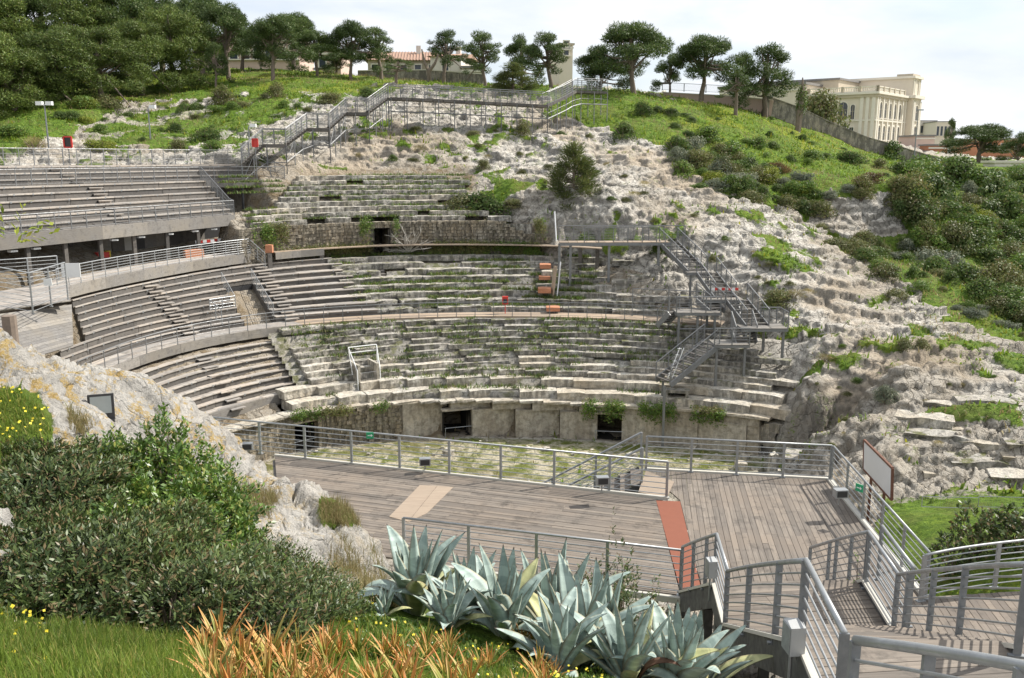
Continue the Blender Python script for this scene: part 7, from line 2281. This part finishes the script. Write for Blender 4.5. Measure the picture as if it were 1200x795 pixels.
# ------------------------------------------------------------------ near planting
def near_pt(px, py, lo=3.5, hi=24):
    a, b_ = ray(px, py); dd = np.arange(lo, hi, .1)
    g = gzs(a * dd, dd); z = H + b_ * dd
    k = int(np.argmax(z < g)) if (z < g).any() else len(dd) - 1
    return Vector((a * dd[k], dd[k], g[k]))
def ribbon_leaf(L, W, base_w, bend, thick, seg=9, gutter=.35, curl=0.0, wpos=.42):
    """fleshy leaf: starts at the origin, grows along +x tilting by its bend; u-shaped section"""
    V = []; ang = 0.0; p = np.array([0.0, 0, 0]); rows = []
    for i in range(seg + 1):
        f = i / seg
        w = base_w + (W - base_w) * math.sin(min(1, f / wpos) * PI / 2) if f < wpos else W * (1 - ((f - wpos) / (1 - wpos)) ** 1.6) + .004
        rows.append((p.copy(), ang, w, thick * (1 - f) ** .7 + .002))
        ang = -bend * (f + 1/seg) ** 1.5
        p = p + np.array([math.cos(ang), 0, math.sin(ang)]) * L / seg
    m = 5
    for (c, a, w, t) in rows:
        nrm = np.array([-math.sin(a), 0, math.cos(a)])
        for j in range(m):
            s = (j / (m - 1) * 2 - 1)
            V.append(tuple(c + np.array([0, s * w / 2, 0]) + nrm * (gutter * w * .5 * s * s)))
        for j in range(1, m - 1):
            s = (j / (m - 1) * 2 - 1)
            V.append(tuple(c + np.array([0, s * w / 2 * .92, 0]) + nrm * (gutter * w * .5 * s * s - t)))
    k = m + m - 2; Q = []
    loop = list(range(m)) + [m + 2 - j for j in range(m - 2)]
    loop = [0, 1, 2, 3, 4] + [7, 6, 5]
    for i in range(len(rows) - 1):
        for a in range(len(loop)):
            b_ = (a + 1) % len(loop)
            Q.append((i*k + loop[a], i*k + loop[b_], (i+1)*k + loop[b_], (i+1)*k + loop[a]))
    me = np_mesh('leaf', np.array(V), np.array(Q)[:, ::-1], None, True)
    tv = np.repeat(np.linspace(0, 1, seg + 1), k); ev = np.tile(np.array([1, .3, 0, .3, 1, .4, .2, .4]), seg + 1)
    for an, arr in (('along', tv), ('edge', ev)):
        at = me.attributes.new(an, 'FLOAT', 'POINT'); at.data.foreach_set('value', arr.astype(np.float32))
    return me
def agave_mat(name, base=(.165, .235, .225), pale=(.36, .44, .405)):
    m, nt, b = new_mat(name)
    c = mixc(nt, noise(nt, 2.2, 6, .7, coords(nt, (1.5, 9, 9)), .6), base, pale)
    c = mixc(nt, ramp(nt, noise(nt, 1.6, 3, .5, coords(nt, (5, 1.2, 1.2)), 1.2), [(.52, 0), (.60, .5)]), c, tuple(v * 1.25 for v in pale))
    c = mixc(nt, ramp(nt, attr(nt, 'edge'), [(.72, 0), (1, .8)]), c, (.30, .25, .15))
    c = mixc(nt, ramp(nt, attr(nt, 'along'), [(0, .6), (.22, 0)]), c, (.42, .48, .33))
    c = mixc(nt, ramp(nt, attr(nt, 'along'), [(.955, 0), (.985, 1)]), c, (.06, .035, .03))
    n = noise(nt, 7, 5, .7, wcoords(nt)); c = mixc(nt, ramp(nt, n, [(.60, 0), (.72, .5)]), c, (.33, .31, .22))
    c = mixc(nt, .5, c, mixc(nt, rnd(nt), (.72, .75, .72), (1.25, 1.22, 1.15)), 'MULTIPLY')
    nt.links.new(c, b.inputs['Base Color']); b.inputs['Roughness'].default_value = .55; b.inputs['Specular IOR Level'].default_value = .35
    bump(nt, b, noise(nt, 3, 4, .6, coords(nt, (1, 30, 30))), .25, .01)
    return m
M['agave'] = agave_mat('agave skin'); M['agave_old'] = agave_mat('old agave skin', (.27, .30, .15), (.44, .43, .22))
LV = []
for i, (L, W, bw, bend, g) in enumerate(((1.0, .165, .10, .10, .65), (1.0, .20, .11, .40, .55), (1.0, .21, .12, .9, .45), (1.0, .22, .12, 1.7, .4), (1.0, .20, .11, 2.6, .35), (1.0, .14, .09, .02, .75))):
    LV.append(ribbon_leaf(L, W, bw, bend, .028, 12, g))
LVO = [m_.copy() for m_ in LV]
for m_ in LV: m_.materials.append(M['agave'])
for m_ in LVO: m_.materials.append(M['agave_old'])
def agave(px, py, d, S, n, label, seed, lean=(0, 0), spread=1.0):
    rg = random.Random(seed)
    b0 = PD(px, py, d); z = gz(b0.x, b0.y)
    o = thing('agave', label, 'agave', (b0.x, b0.y, z - .05), 0, 'grey agaves below the stage')
    mb = MB(); mb.tube([(0, 0, -.3), (0, 0, .04 * S), (0, 0, .16 * S)], [.09 * S, .11 * S, .04 * S], 8); mb.build('core', M['agave_old'], o)
    for i in range(n):
        f = i / (n - 1)                      # 0 outer .. 1 inner
        az = i * 2.39996 + rg.uniform(-.2, .2)
        el = math.radians((42 + 44 * f ** .75) * 1.0 + rg.uniform(-7, 7)) if spread >= 1 else math.radians(60 + 28 * f + rg.uniform(-7, 5))
        if f > .72: k = rg.choice([0, 5, 0])
        elif f > .4: k = rg.choice([1, 0, 2])
        else: k = rg.choice([1, 2, 3, 4]) if rg.random() < .75 else 1
        L = S * rg.uniform(.70, 1.04) * (1.0 if f < .8 else .95)
        old = f < .15 and rg.random() < .6
        lf = link('leaf', (LVO if old else LV)[k], o)
        lf.rotation_euler = (rg.uniform(-.15, .15), -el, az)
        lf.rotation_mode = 'XYZ'
        lf.location = (math.cos(az) * .06 * S + lean[0] * f, math.sin(az) * .06 * S + lean[1] * f, .03 * S + .10 * S * f)
        lf.scale = (L, L * rg.uniform(1.05, 1.35), L)
    if seed in (2, 5, 7):
        dl = link('dead_leaf', DEADL, o, loc=(.1, -.15, .2 * S), rot=(.3, -1.2, -1.3 + seed), scale=(.55 * S, .5 * S, .55 * S))
    return o
DEADL = LV[3].copy(); DEADL.materials.clear(); DEADL.materials.append(plain('dead brown leaf', (.10, .05, .03), .8, 0, .3, 9))
AG = [
 (487, 735, 10.4, 1.2, 24, 'tall upright grey agave at the left end of the agave clump', 1, (0, 0), .5),
 (545, 735, 10.0, 1.0, 20, 'middle sized agave with folded leaves right of the tall left one', 2, (0, 0), 1.0),
 (592, 752, 9.5, 1.02, 22, 'agave with pale yellowing lower leaf in the left centre of the clump', 3, (0, 0), 1.0),
 (645, 725, 10.6, 1.55, 28, 'tallest agave with spear leaves reaching up to the stage railing', 4, (0, 0), .5),
 (700, 740, 10.2, 1.4, 26, 'broad agave with spears leaning right beneath the stage edge', 5, (.05, 0), 1.0),
 (655, 795, 8.7, .98, 20, 'low agave at the bottom centre with drooping outer leaves', 6, (0, 0), 1.0),
 (735, 800, 8.7, 1.05, 22, 'agave at the bottom edge right of centre, next to the yellow flowers', 7, (0, 0), 1.0),
 (792, 815, 8.8, 1.15, 24, 'agave in the bottom row just left of the gangway foot', 8, (0, 0), .5),
 (845, 835, 8.6, .9, 18, 'rightmost agave tucked under the gangway edge beam', 9, (0, 0), 1.0),
 (450, 745, 9.6, .42, 12, 'small young agave at the far left of the agave clump', 10, (0, 0), 1.0),
 (575, 725, 10.7, 1.05, 20, 'agave standing between the tall left one and the pale-leaved one', 12, (0, 0), 1.0),
 (680, 765, 9.5, 1.25, 22, 'wide agave in the centre in front of the tallest one', 13, (0, 0), 1.0),
 (525, 765, 9.4, .7, 16, 'small agave at the front left above the clover', 14, (0, 0), 1.0),
 (812, 770, 9.8, 1.2, 20, 'agave directly beside the gangway beam, behind the bottom row', 15, (0, 0), .5),
 (620, 700, 11.0, 1.0, 18, 'agave half hidden behind the tallest one', 11, (0, 0), 1.0),
]
for a_ in AG: agave(*a_)

# orange tinted aloes along the bottom edge
def aloe_mat():
    m, nt, b = new_mat('orange aloe leaves')
    r = rnd(nt); k = math_(nt, 'ADD', attr(nt, 'along'), math_(nt, 'MULTIPLY', math_(nt, 'SUBTRACT', r, .5), .8))
    c = ramp(nt, k, [(.02, (.19, .26, .05)), (.34, (.42, .42, .10)), (.62, (.62, .42, .13)), (1.0, (.60, .27, .09))])
    c = mixc(nt, .5, c, mixc(nt, r, (.7, .7, .7), (1.25, 1.25, 1.2)), 'MULTIPLY')
    nt.links.new(c, b.inputs['Base Color']); b.inputs['Roughness'].default_value = .5
    tr = nt.nodes.new('ShaderNodeBsdfTranslucent'); ms = nt.nodes.new('ShaderNodeMixShader'); nt.links.new(c, tr.inputs['Color']); ms.inputs[0].default_value = .25
    nt.links.new(b.outputs[0], ms.inputs[1]); nt.links.new(tr.outputs[0], ms.inputs[2]); nt.links.new(ms.outputs[0], nt.nodes['Material Output'].inputs['Surface'])
    return m
M['aloe'] = aloe_mat()
AL = [ribbon_leaf(1.0, W, .05, bend, .012, 6, .6, 0, .2) for W, bend in ((.095, .15), (.085, .4), (.10, .05), (.08, .6))]
for m_ in AL: m_.materials.append(M['aloe'])
aloes = [(258, 772, .44), (285, 795, .40), (318, 785, .46)]
_r = random.Random(12)
for i in range(66): aloes.append((_r.uniform(235, 650), _r.uniform(758, 835), _r.uniform(.22, .36)))
aloes.sort()
_ = []
for i, (px, py, S) in enumerate(aloes):
    p = near_pt(px, min(py, 860)); rg = random.Random(i + 300)
    o = thing('aloe', 'orange and green spiky aloe rosette in the row along the bottom edge', 'aloe', tuple(p), 0, 'orange aloes along the bottom edge')
    o['label'] = ('tall ' if S > .27 else 'short ') + ('bright orange', 'yellow-orange', 'green and orange')[i % 3] + ' spiky aloe ' + ('in front row ' if py > 797 else 'in back row ') + ('under the dark bush' if px < 330 else 'right of the dry stalks' if px < 420 else 'before the left agave' if px < 510 else 'below the middle agaves' if px < 590 else 'nearest the bottom centre agave')
    for j in range(17):
        f = j / 16; az = j * 2.4; lf = link('leaf', rg.choice(AL), o)
        lf.rotation_euler = (rg.uniform(-.2, .2), -math.radians(50 + 36 * f + rg.uniform(-8, 8)), az); L = S * rg.uniform(.7, 1.1)
        lf.scale = (L, L * rg.uniform(.8, 1.2), L); lf.location = (0, 0, rg.uniform(-.05, .03))

# ------------------------------------------------------------------ big near bushes
def near_bush(name_label, lobes, mat, leaf, dens, seed, aspect=.36, twigmat='bark', group=None, nst=26):
    """lobes: (px, py_top, d, width px, height m) - each a dome of twigs with real leaves"""
    r = np.random.RandomState(seed); rg = random.Random(seed)
    parts = []; mb = MB(); c0 = None
    for (px, pt, d, wpx, hh) in lobes:
        top = PD(px, pt, d); g = gz(top.x, top.y); R = wpx / 1050 * d / 2
        zc = max(g + .1, top.z - hh); rz_ = top.z - zc
        c = np.array([top.x, top.y, zc])
        if c0 is None: c0 = Vector((top.x, top.y, g))
        nt_ = int(dens * R * R)
        u = sph(nt_, r); u[:, 2] = np.abs(u[:, 2]) * 1.0 - .12
        f = .34 + 1.16 * fbm(u[:, 0] * 3.6 + seed, u[:, 1] * 3.6 + u[:, 2] * 3.1, 3, seed)
        rad = r.uniform(.62, 1.0, (nt_, 1)) ** .6 * f[:, None]
        T0 = c + u * rad * np.array([R, R, rz_])
        # twig with leaves
        D = u * np.array([.7, .7, .7]) + np.array([0, 0, .55]) + r.normal(0, .25, (nt_, 3)); D /= np.linalg.norm(D, axis=1, keepdims=True)
        nl = 9
        for j in range(nl):
            s = j / nl
            P = T0 + D * (s * .13)[..., None] if False else T0 + D * (s * .14)
            a = np.cross(D, r.normal(0, 1, (nt_, 3))); a /= np.linalg.norm(a, axis=1, keepdims=True) + 1e-9
            dirl = D * .7 + a * .8; dirl /= np.linalg.norm(dirl, axis=1, keepdims=True)
            nrm = np.cross(dirl, np.cross(D, dirl)); nrm = D + r.normal(0, .2, (nt_, 3))
            side = np.cross(dirl, nrm); side /= np.linalg.norm(side, axis=1, keepdims=True) + 1e-9
            s_ = (leaf * r.uniform(.6, 1.25, nt_))[:, None]
            V = np.empty((nt_, 4, 3)); V[:, 0] = P; V[:, 1] = P + dirl * s_ * .5 + side * s_ * aspect * .5; V[:, 2] = P + dirl * s_; V[:, 3] = P + dirl * s_ * .5 - side * s_ * aspect * .5
            parts.append((V.reshape(-1, 3), np.arange(nt_ * 4).reshape(nt_, 4)))
        for j in range(nst):
            e = T0[rg.randrange(nt_)]; m = c * .5 + e * .5 + np.array([0, 0, -.05])
            mb.tube([(c[0], c[1], g - .1), tuple(m), tuple(e)], [.022, .014, .005], 4, False)
    V, Q = join(parts); V = V - np.array(c0)
    o = thing('bush', name_label, 'bush', tuple(c0), 0, group)
    link('foliage', np_mesh('foliage', V, Q, M[mat]), o)
    mb.v = [(x - c0.x, y - c0.y, z - c0.z) for x, y, z in mb.v]
    if nst: mb.build('stems', M[twigmat], o)
    return o
near_bush('fresh green glossy-leaved bush rising behind the dark one against the pale rock', [(185, 496, 10.2, 120, 1.6), (130, 520, 10.0, 120, 1.5), (240, 525, 10.1, 110, 1.4), (215, 560, 9.4, 150, 1.2), (262, 560, 9.7, 100, 1.2), (280, 620, 9.4, 90, .9), (160, 570, 9.0, 150, 1.2), (95, 530, 9.6, 110, 1.4), (235, 600, 8.9, 130, 1.0), (120, 600, 8.2, 90, .8), (300, 655, 8.7, 100, .8)], 'bush_fresh', .07, 2100, 61, .46)
near_bush('wide dark grey-green bush with reddish tips filling the lower left', [(40, 552, 8.8, 190, 1.6), (20, 560, 9.0, 160, 1.5), (150, 598, 8.4, 180, 1.4), (230, 640, 8.2, 220, 1.3), (120, 660, 7.7, 240, 1.2), (20, 600, 8.4, 200, 1.5), (40, 680, 7.4, 190, .9), (250, 690, 7.4, 200, .9), (130, 690, 7.1, 220, .8), (330, 715, 7.6, 150, .6), (70, 640, 7.0, 220, 1.0), (190, 652, 6.9, 220, 1.0), (290, 672, 7.0, 170, .9), (0, 650, 6.9, 120, .9)], 'bush_dark', .066, 1700, 62, .30)
near_bush('lower dark bush at the right end of the bush mass above the aloes', [(320, 640, 9.0, 170, 1.2), (360, 672, 8.8, 110, 1.0), (330, 700, 8.2, 150, .9), (395, 712, 8.6, 70, .5)], 'bush_dark', .050, 2300, 63, .30)
near_bush('small fresh green bush at the left edge under the dark one', [(20, 665, 7.0, 90, .5), (45, 690, 6.8, 80, .4)], 'bush_fresh', .06, 1700, 64, .46)
near_bush('green bush growing between the agaves and the stage edge', [(700, 655, 12.0, 90, 1.4), (745, 670, 12.2, 80, 1.5), (730, 610, 13.2, 60, 2.0), (770, 690, 12.4, 60, 1.4)], 'bush_dark', .06, 1100, 65, .4)
near_bush('leafy grey-green bush beyond the branch path railing on the grass', [(1150, 592, 24, 70, 2.4), (1185, 600, 23.5, 80, 2.4), (1120, 625, 23.5, 60, 1.6), (1215, 596, 23, 80, 2.6)], 'bush_dark', .13, 260, 66, .5)
near_bush('thin creeper growing through the right landing railing', [(1008, 655, 15.4, 26, .9), (1010, 690, 15.2, 22, .6)], 'bush_fresh', .06, 500, 67, .45)
near_bush('single leafy sprig poking in at the left edge of the view', [(-2, 242, 3.2, 34, .12)], 'sh_yellow', .035, 2600, 68, .35, nst=0)
# ------------------------------------------------------------------ grass, flowers, weeds
def blades(P, L, w, lean, r):
    n = len(P); az = r.uniform(0, 2 * PI, n); ln = np.abs(r.normal(0, lean, n)) + .05
    l = L * r.uniform(.5, 1.3, n); d = np.stack([np.cos(az) * np.sin(ln), np.sin(az) * np.sin(ln), np.cos(ln)], 1)
    d2 = np.stack([np.cos(az) * np.sin(ln * 2.2), np.sin(az) * np.sin(ln * 2.2), np.cos(ln * 2.2)], 1)
    s = np.stack([-np.sin(az), np.cos(az), np.zeros(n)], 1) * (w * r.uniform(.6, 1.3, n))[:, None] * .5
    m = P + d * (l * .5)[:, None]; e = m + d2 * (l * .5)[:, None]
    V = np.stack([P - s, P + s, m + s * .8, m - s * .8, e + s * .1, e - s * .1], 1).reshape(-1, 3)
    i = np.arange(n)[:, None] * 6
    return V, np.concatenate([i + np.array([0, 1, 2, 3]), i + np.array([3, 2, 4, 5])])
def sample_near(n, poly, lo, hi, seed):
    r = np.random.RandomState(seed); xs = [p[0] for p in poly]; out = []
    while sum(map(len, out)) < n:
        px = r.uniform(min(xs) - 10, max(xs) + 10, 20000); d = np.sqrt(r.uniform(lo * lo, hi * hi, 20000)); x = (px - 600) / F * d * 1.0
        z = gzs(x, d); qx, qy = np_proj(x, d, z); m = inpoly(qx, qy, poly)
        if m.sum() == 0 and len(out) > 3: break
        out.append(np.stack([x, d, z], 1)[m])
    return np.concatenate(out)[:n]
r_ = np.random.RandomState(5)
def grassy(name, label, specs, mat, cat='grass'):
    parts = []
    for (n, poly, lo, hi, L, w, lean, sd) in specs:
        P = sample_near(n, poly, lo, hi, sd)
        # clumping
        k = fbm(P[:, 0] * 1.7, P[:, 1] * 1.7, 3, sd); P = P[(k + r_.uniform(-.25, .25, len(P))) > .40]
        parts.append(blades(P, L, w, lean, r_))
    V, Q = join(parts); me = np_mesh(name, V, Q, M[mat]); o = link(name, me); return tag(o, label, cat, kind='stuff')
BOT = [(-60, 690), (110, 725), (250, 750), (300, 735), (430, 715), (470, 730), (620, 790), (700, 815), (700, 900), (-60, 900)]
grassy('grass', 'long fresh green grass along the bottom left edge below the bushes', [(26000, [(-60, 720), (110, 752), (250, 768), (270, 900), (-60, 900)], 4.0, 7.0, .17, .009, .38, 1), (9000, [(230, 750), (430, 720), (640, 790), (640, 900), (230, 900)], 4.5, 9.5, .14, .008, .4, 2)], 'grass')
grassy('grass', 'green grass mound with yellow flowers on the lichen rock at the left edge', [(5600, [(-60, 448), (20, 458), (50, 480), (64, 505), (58, 540), (30, 570), (-60, 590)], 7.4, 12.8, .10, .008, .5, 3)], 'grass')
grassy('clover', 'low bright green clover between the aloes and the agaves', [(22000, [(430, 722), (520, 738), (600, 765), (760, 800), (700, 860), (560, 800), (400, 760)], 6.5, 11, .07, .03, .6, 4)], 'bush_fresh', 'clover')
grassy('dry_grass', 'dry straw tufts in the hollows of the pale near rock', [(2500, [(370, 590), (435, 592), (430, 620), (375, 618)], 12, 18, .20, .008, .4, 5), (4500, [(400, 630), (455, 650), (470, 715), (400, 700), (380, 660)], 9.5, 15, .30, .008, .45, 6), (1500, [(275, 572), (330, 580), (320, 610), (270, 600)], 11, 16, .25, .008, .4, 7), (700, [(75, 478), (110, 500), (100, 515), (70, 500)], 9, 13, .2, .008, .4, 8)], 'dry')
# yellow flower heads
fl = []
for poly, lo, hi, n, sd in (([(-40, 452), (40, 470), (64, 495), (50, 524), (-40, 530)], 8.5, 12.5, 60, 21), ([(430, 722), (760, 800), (700, 860), (400, 760)], 6.5, 11, 70, 22), ([(-40, 700), (60, 720), (60, 790), (-40, 790)], 4.2, 7.5, 25, 23)):
    P = sample_near(n, poly, lo, hi, sd); P[:, 2] += r_.uniform(.07, .18, len(P)); fl.append(leaf_quads(P, np.tile([0, -.4, 1.0], (len(P), 1)), .026, 1.0, .3)); fl.append(leaf_quads(P, np.tile([.3, -.6, .6], (len(P), 1)), .03, 1.0, .3))
V, Q = join(fl); tag(link('yellow_flowers', np_mesh('yellow_flowers', V, Q, M['flower'])), 'small yellow flowers scattered over the near grass and clover', 'flowers', kind='stuff')
# leaning dry stalks beside the bush
mb = MB()
for a, b_ in (((335, 742, 7.6), (276, 682, 7.7)), ((337, 742, 7.6), (306, 702, 7.7)), ((345, 750, 7.5), (382, 708, 7.8)), ((382, 708, 7.8), (396, 720, 7.8)), ((330, 745, 7.6), (300, 712, 7.6))):
    mb.tube([PD(*a), PD(*b_)], [.006, .003], 4)
tag(mb.build('dry_stalks', M['bark_pale'], origin=PD(335, 742, 7.6)), 'pale dry stalks leaning up across the dark bush above the aloes', 'stalks')
# far meadow tufts and weeds on ledges
r2 = np.random.RandomState(77)
n = 90000
th_ = r2.uniform(-.62, .62, n); d_ = r2.uniform(42, 132, n) ; X, Y = np.sin(th_) * d_, np.cos(th_) * d_
Z, w_, t_, rr_, vg, nn, ar, qx, qy = height(X, Y)[:9]
keepm = ((vg > .55) | ((vg > .22) & (r2.uniform(0, 1, n) < .25)) | ((w_ > .5) & (r2.uniform(0, 1, n) < .10))) & ~((w_ > .5) & (rr_ < RG0(t_) + .3) & (r2.uniform(0, 1, n) < .5))
inb = (w_ > .5) & (t_ < T_STONE_MID); keepm &= ~inb
P = np.stack([X, Y, Z], 1)[keepm]
sc_ = fbm(P[:, 0] * .3, P[:, 1] * .3, 3, 5)
V, Q = join([blades(P[sc_ > .44] - [0, 0, .04], .34, .10, .7, r2), blades(P[sc_ > .55] - [0, 0, .04], .42, .13, .8, r2)])
tag(link('meadow_grass', np_mesh('meadow_grass', V, Q, M['grass_far'])), 'rough green tufts of meadow grass over the hillside', 'grass', kind='stuff')
V, Q = blades(P[sc_ <= .44] - [0, 0, .04], .36, .07, .6, r2)
tag(link('dry_meadow_grass', np_mesh('dry_meadow_grass', V, Q, M['dry'])), 'dry grass tufts mixed into the hillside meadow and rocks', 'grass', kind='stuff')
# weeds on the stone tiers
P = []
for i in range(8000):
    tier = random.random()
    if tier < .30: Rk, z0, n_, ta, tb, hh = RLs, Z_POD, 11, T_STONE_LOW, T_R_LOW, (Z_LOW - Z_POD)
    elif tier < .72: Rk, z0, n_, ta, tb, hh = RMs, 6.2, NM, T_STONE_MID, T_R_WALL + .1, (Z_MID - 6.2)
    else: Rk, z0, n_, ta, tb, hh = RUs, Z_UP, NU, phi_at(300, RM, 12), T_R_UP, (Z_UP2 - Z_UP)
    k = random.randrange(n_); t = random.uniform(ta, tb)
    g = fbm(np.array([t * 9.0]), np.array([k * .7 + z0]), 3, 6)[0]
    bias = .06 if (tier >= .3 and t < phi_at(560, RM, 9)) else 0
    if g + bias < .50: continue
    f0 = (k + random.uniform(.55, .98)) / n_
    if tier < .3: f0 = sum(fs[:k]) + fs[k] * random.uniform(.6, .98); z = Z_POD + sum(hs[:k + 1])
    else: z = z0 + (k + 1) * hh / n_
    P.append(rp(t, float(Rk(f0)(t)), z))
P = np.array([tuple(p) for p in P]); P = np.repeat(P, 7, 0) + r2.normal(0, .16, (len(P) * 7, 3)) * [1, 1, .05]
h_ = len(P) // 2
V, Q = blades(P[::2], .26, .06, .55, r2); tag(link('weeds', np_mesh('weeds', V, Q, M['sh_green'])), 'green weeds growing along the ledges of the stone seats', 'weeds', kind='stuff')
V, Q = blades(P[1::2], .24, .045, .5, r2); tag(link('dry_weeds', np_mesh('dry_weeds', V, Q, M['sh_olive'])), 'dry brownish weeds along the ledges of the stone seats', 'weeds', kind='stuff')
# creepers hanging over the podium and the old wall
P = []
for (R0, z0, a, b_, n_, drop) in ((RG0, Z_POD + .15, 640, 850, 900, .9), (RG0, Z_POD + .1, 340, 470, 260, .5), (RM, 12.1, 285, 640, 2600, 1.6), (RM, 9.6, 390, 640, 1500, .3), (RM, 10.2, 330, 640, 1500, .6)):
    ta, tb = phi_at(a, R0, z0), phi_at(b_, R0, z0)
    for i in range(n_):
        t = random.uniform(ta, tb)
        if fbm(np.array([t * 14.0]), np.array([z0 * 1.0]), 3, 61)[0] < .5: continue
        if R0 is RM and gt0 - .01 < t < gt1 + .01: continue
        P.append(rp(t, float(R0(t)) - random.uniform(.05, .35), z0 - abs(random.gauss(0, .45)) * drop + random.uniform(0, .25)))
P = np.array([tuple(p) for p in P]); P = np.repeat(P, 9, 0) + r2.normal(0, .13, (len(P) * 9, 3))
m = fbm(P[:, 0] * .5, P[:, 2] * .5 + P[:, 1] * .5, 2, 5) > .5
for mk, nm, mt, lab in ((m, 'creeper', 'sh_green', 'green creeper hanging on the arena wall and the old rubble wall'), (~m, 'dry_creeper', 'sh_olive', 'brownish dry creeper on the old rubble wall and its ledges')):
    V, Q = leaf_quads(P[mk], np.tile([0, -.7, .5], (mk.sum(), 1)), .12, .6, .7, r2); tag(link(nm, np_mesh(nm, V, Q, M[mt])), lab, 'creeper', kind='stuff')
# ------------------------------------------------------------------ rock-cut ledges and fallen blocks on the right
def on_ground(px, py, lo=30, hi=120):
    d = hit(px, py, lo, hi)
    if not d: return None
    a, b_ = ray(px, py); return Vector((a * d, d, gz(a * d, d)))
led = thing('rock_ledges', 'worn rock-cut seat ledges curving across the lower right of the bowl', 'stone ledges')
rows_ = [[(1062, 500), (1110, 505), (1210, 496)], [(1075, 521), (1130, 527), (1210, 519)], [(1050, 540), (1120, 548), (1210, 541)], [(1090, 562), (1210, 560)], [(1090, 478), (1130, 484), (1185, 478)],
 [(812, 472), (850, 480), (893, 490)], [(805, 457), (850, 464), (880, 472)], [(930, 530), (975, 540), (1020, 550)]]
for row in rows_:
    for (x0, y0), (x1, y1) in zip(row[:-1], row[1:]):
        x = x0
        while x < x1:
            py = y0 + (y1 - y0) * (x - x0) / (x1 - x0); p = on_ground(x, py)
            if p is None: x += 10; continue
            L = random.uniform(1.8, 4.0); q = on_ground(x + L * 1050 / p.y, py + (y1 - y0) / (x1 - x0) * L * 1050 / p.y)
            if q is None: q = p + Vector((L, 0, 0))
            an = math.atan2(q.y - p.y, q.x - p.x)
            if abs(an) > 1.0: an = math.copysign(.4, an)
            if random.random() < .9:
                link('ledge_block', blk('ledge', random.choice(['seat_pale', 'podium', 'seat'])), led, loc=(p.x + L / 2 * math.cos(an), p.y + .5, p.z - .50), rot=(random.uniform(-.03, .03), random.uniform(-.02, .02), an + random.uniform(-.04, .04)), scale=(L * 1.04, random.uniform(1.2, 1.7), random.uniform(.72, .85)))
            x += L * 1050 / p.y * .97
# dark cave mouths in the rock at the right end of the arena
for px, py, w, h, lab in ((886, 514, 1.1, 1.3, 'left dark cave mouth in the rock at the right end of the arena'), (908, 517, 1.5, 1.5, 'wider dark cave mouth right beside the first one behind the railing')):
    p = PZ(px, py + 16, .0); o = thing('cave', lab, 'cave', (p.x, p.y, 0), -.5)
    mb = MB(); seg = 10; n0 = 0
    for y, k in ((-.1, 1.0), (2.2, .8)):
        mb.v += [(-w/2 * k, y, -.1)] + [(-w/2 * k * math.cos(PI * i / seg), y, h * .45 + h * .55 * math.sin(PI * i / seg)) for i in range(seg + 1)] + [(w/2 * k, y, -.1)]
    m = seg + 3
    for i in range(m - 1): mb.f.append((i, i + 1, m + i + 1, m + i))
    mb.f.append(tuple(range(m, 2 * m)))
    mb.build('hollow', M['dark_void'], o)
    for i in range(7):
        a = PI * (i + .5) / 7; link('mouth_stone', blk('rough', 'seat_pale'), o, loc=(-math.cos(a) * (w / 2 + .28), .15, h * .30 + math.sin(a) * (h * .62)), scale=(.75, .9, .6), rot=(0, random.uniform(-.3, .3), random.uniform(-.2, .2)))
    for sx in (-1, 1): link('mouth_stone', blk('rough', 'seat'), o, loc=(sx * (w / 2 + .4), .3, -.2), scale=(.8, 1.1, h * .75))
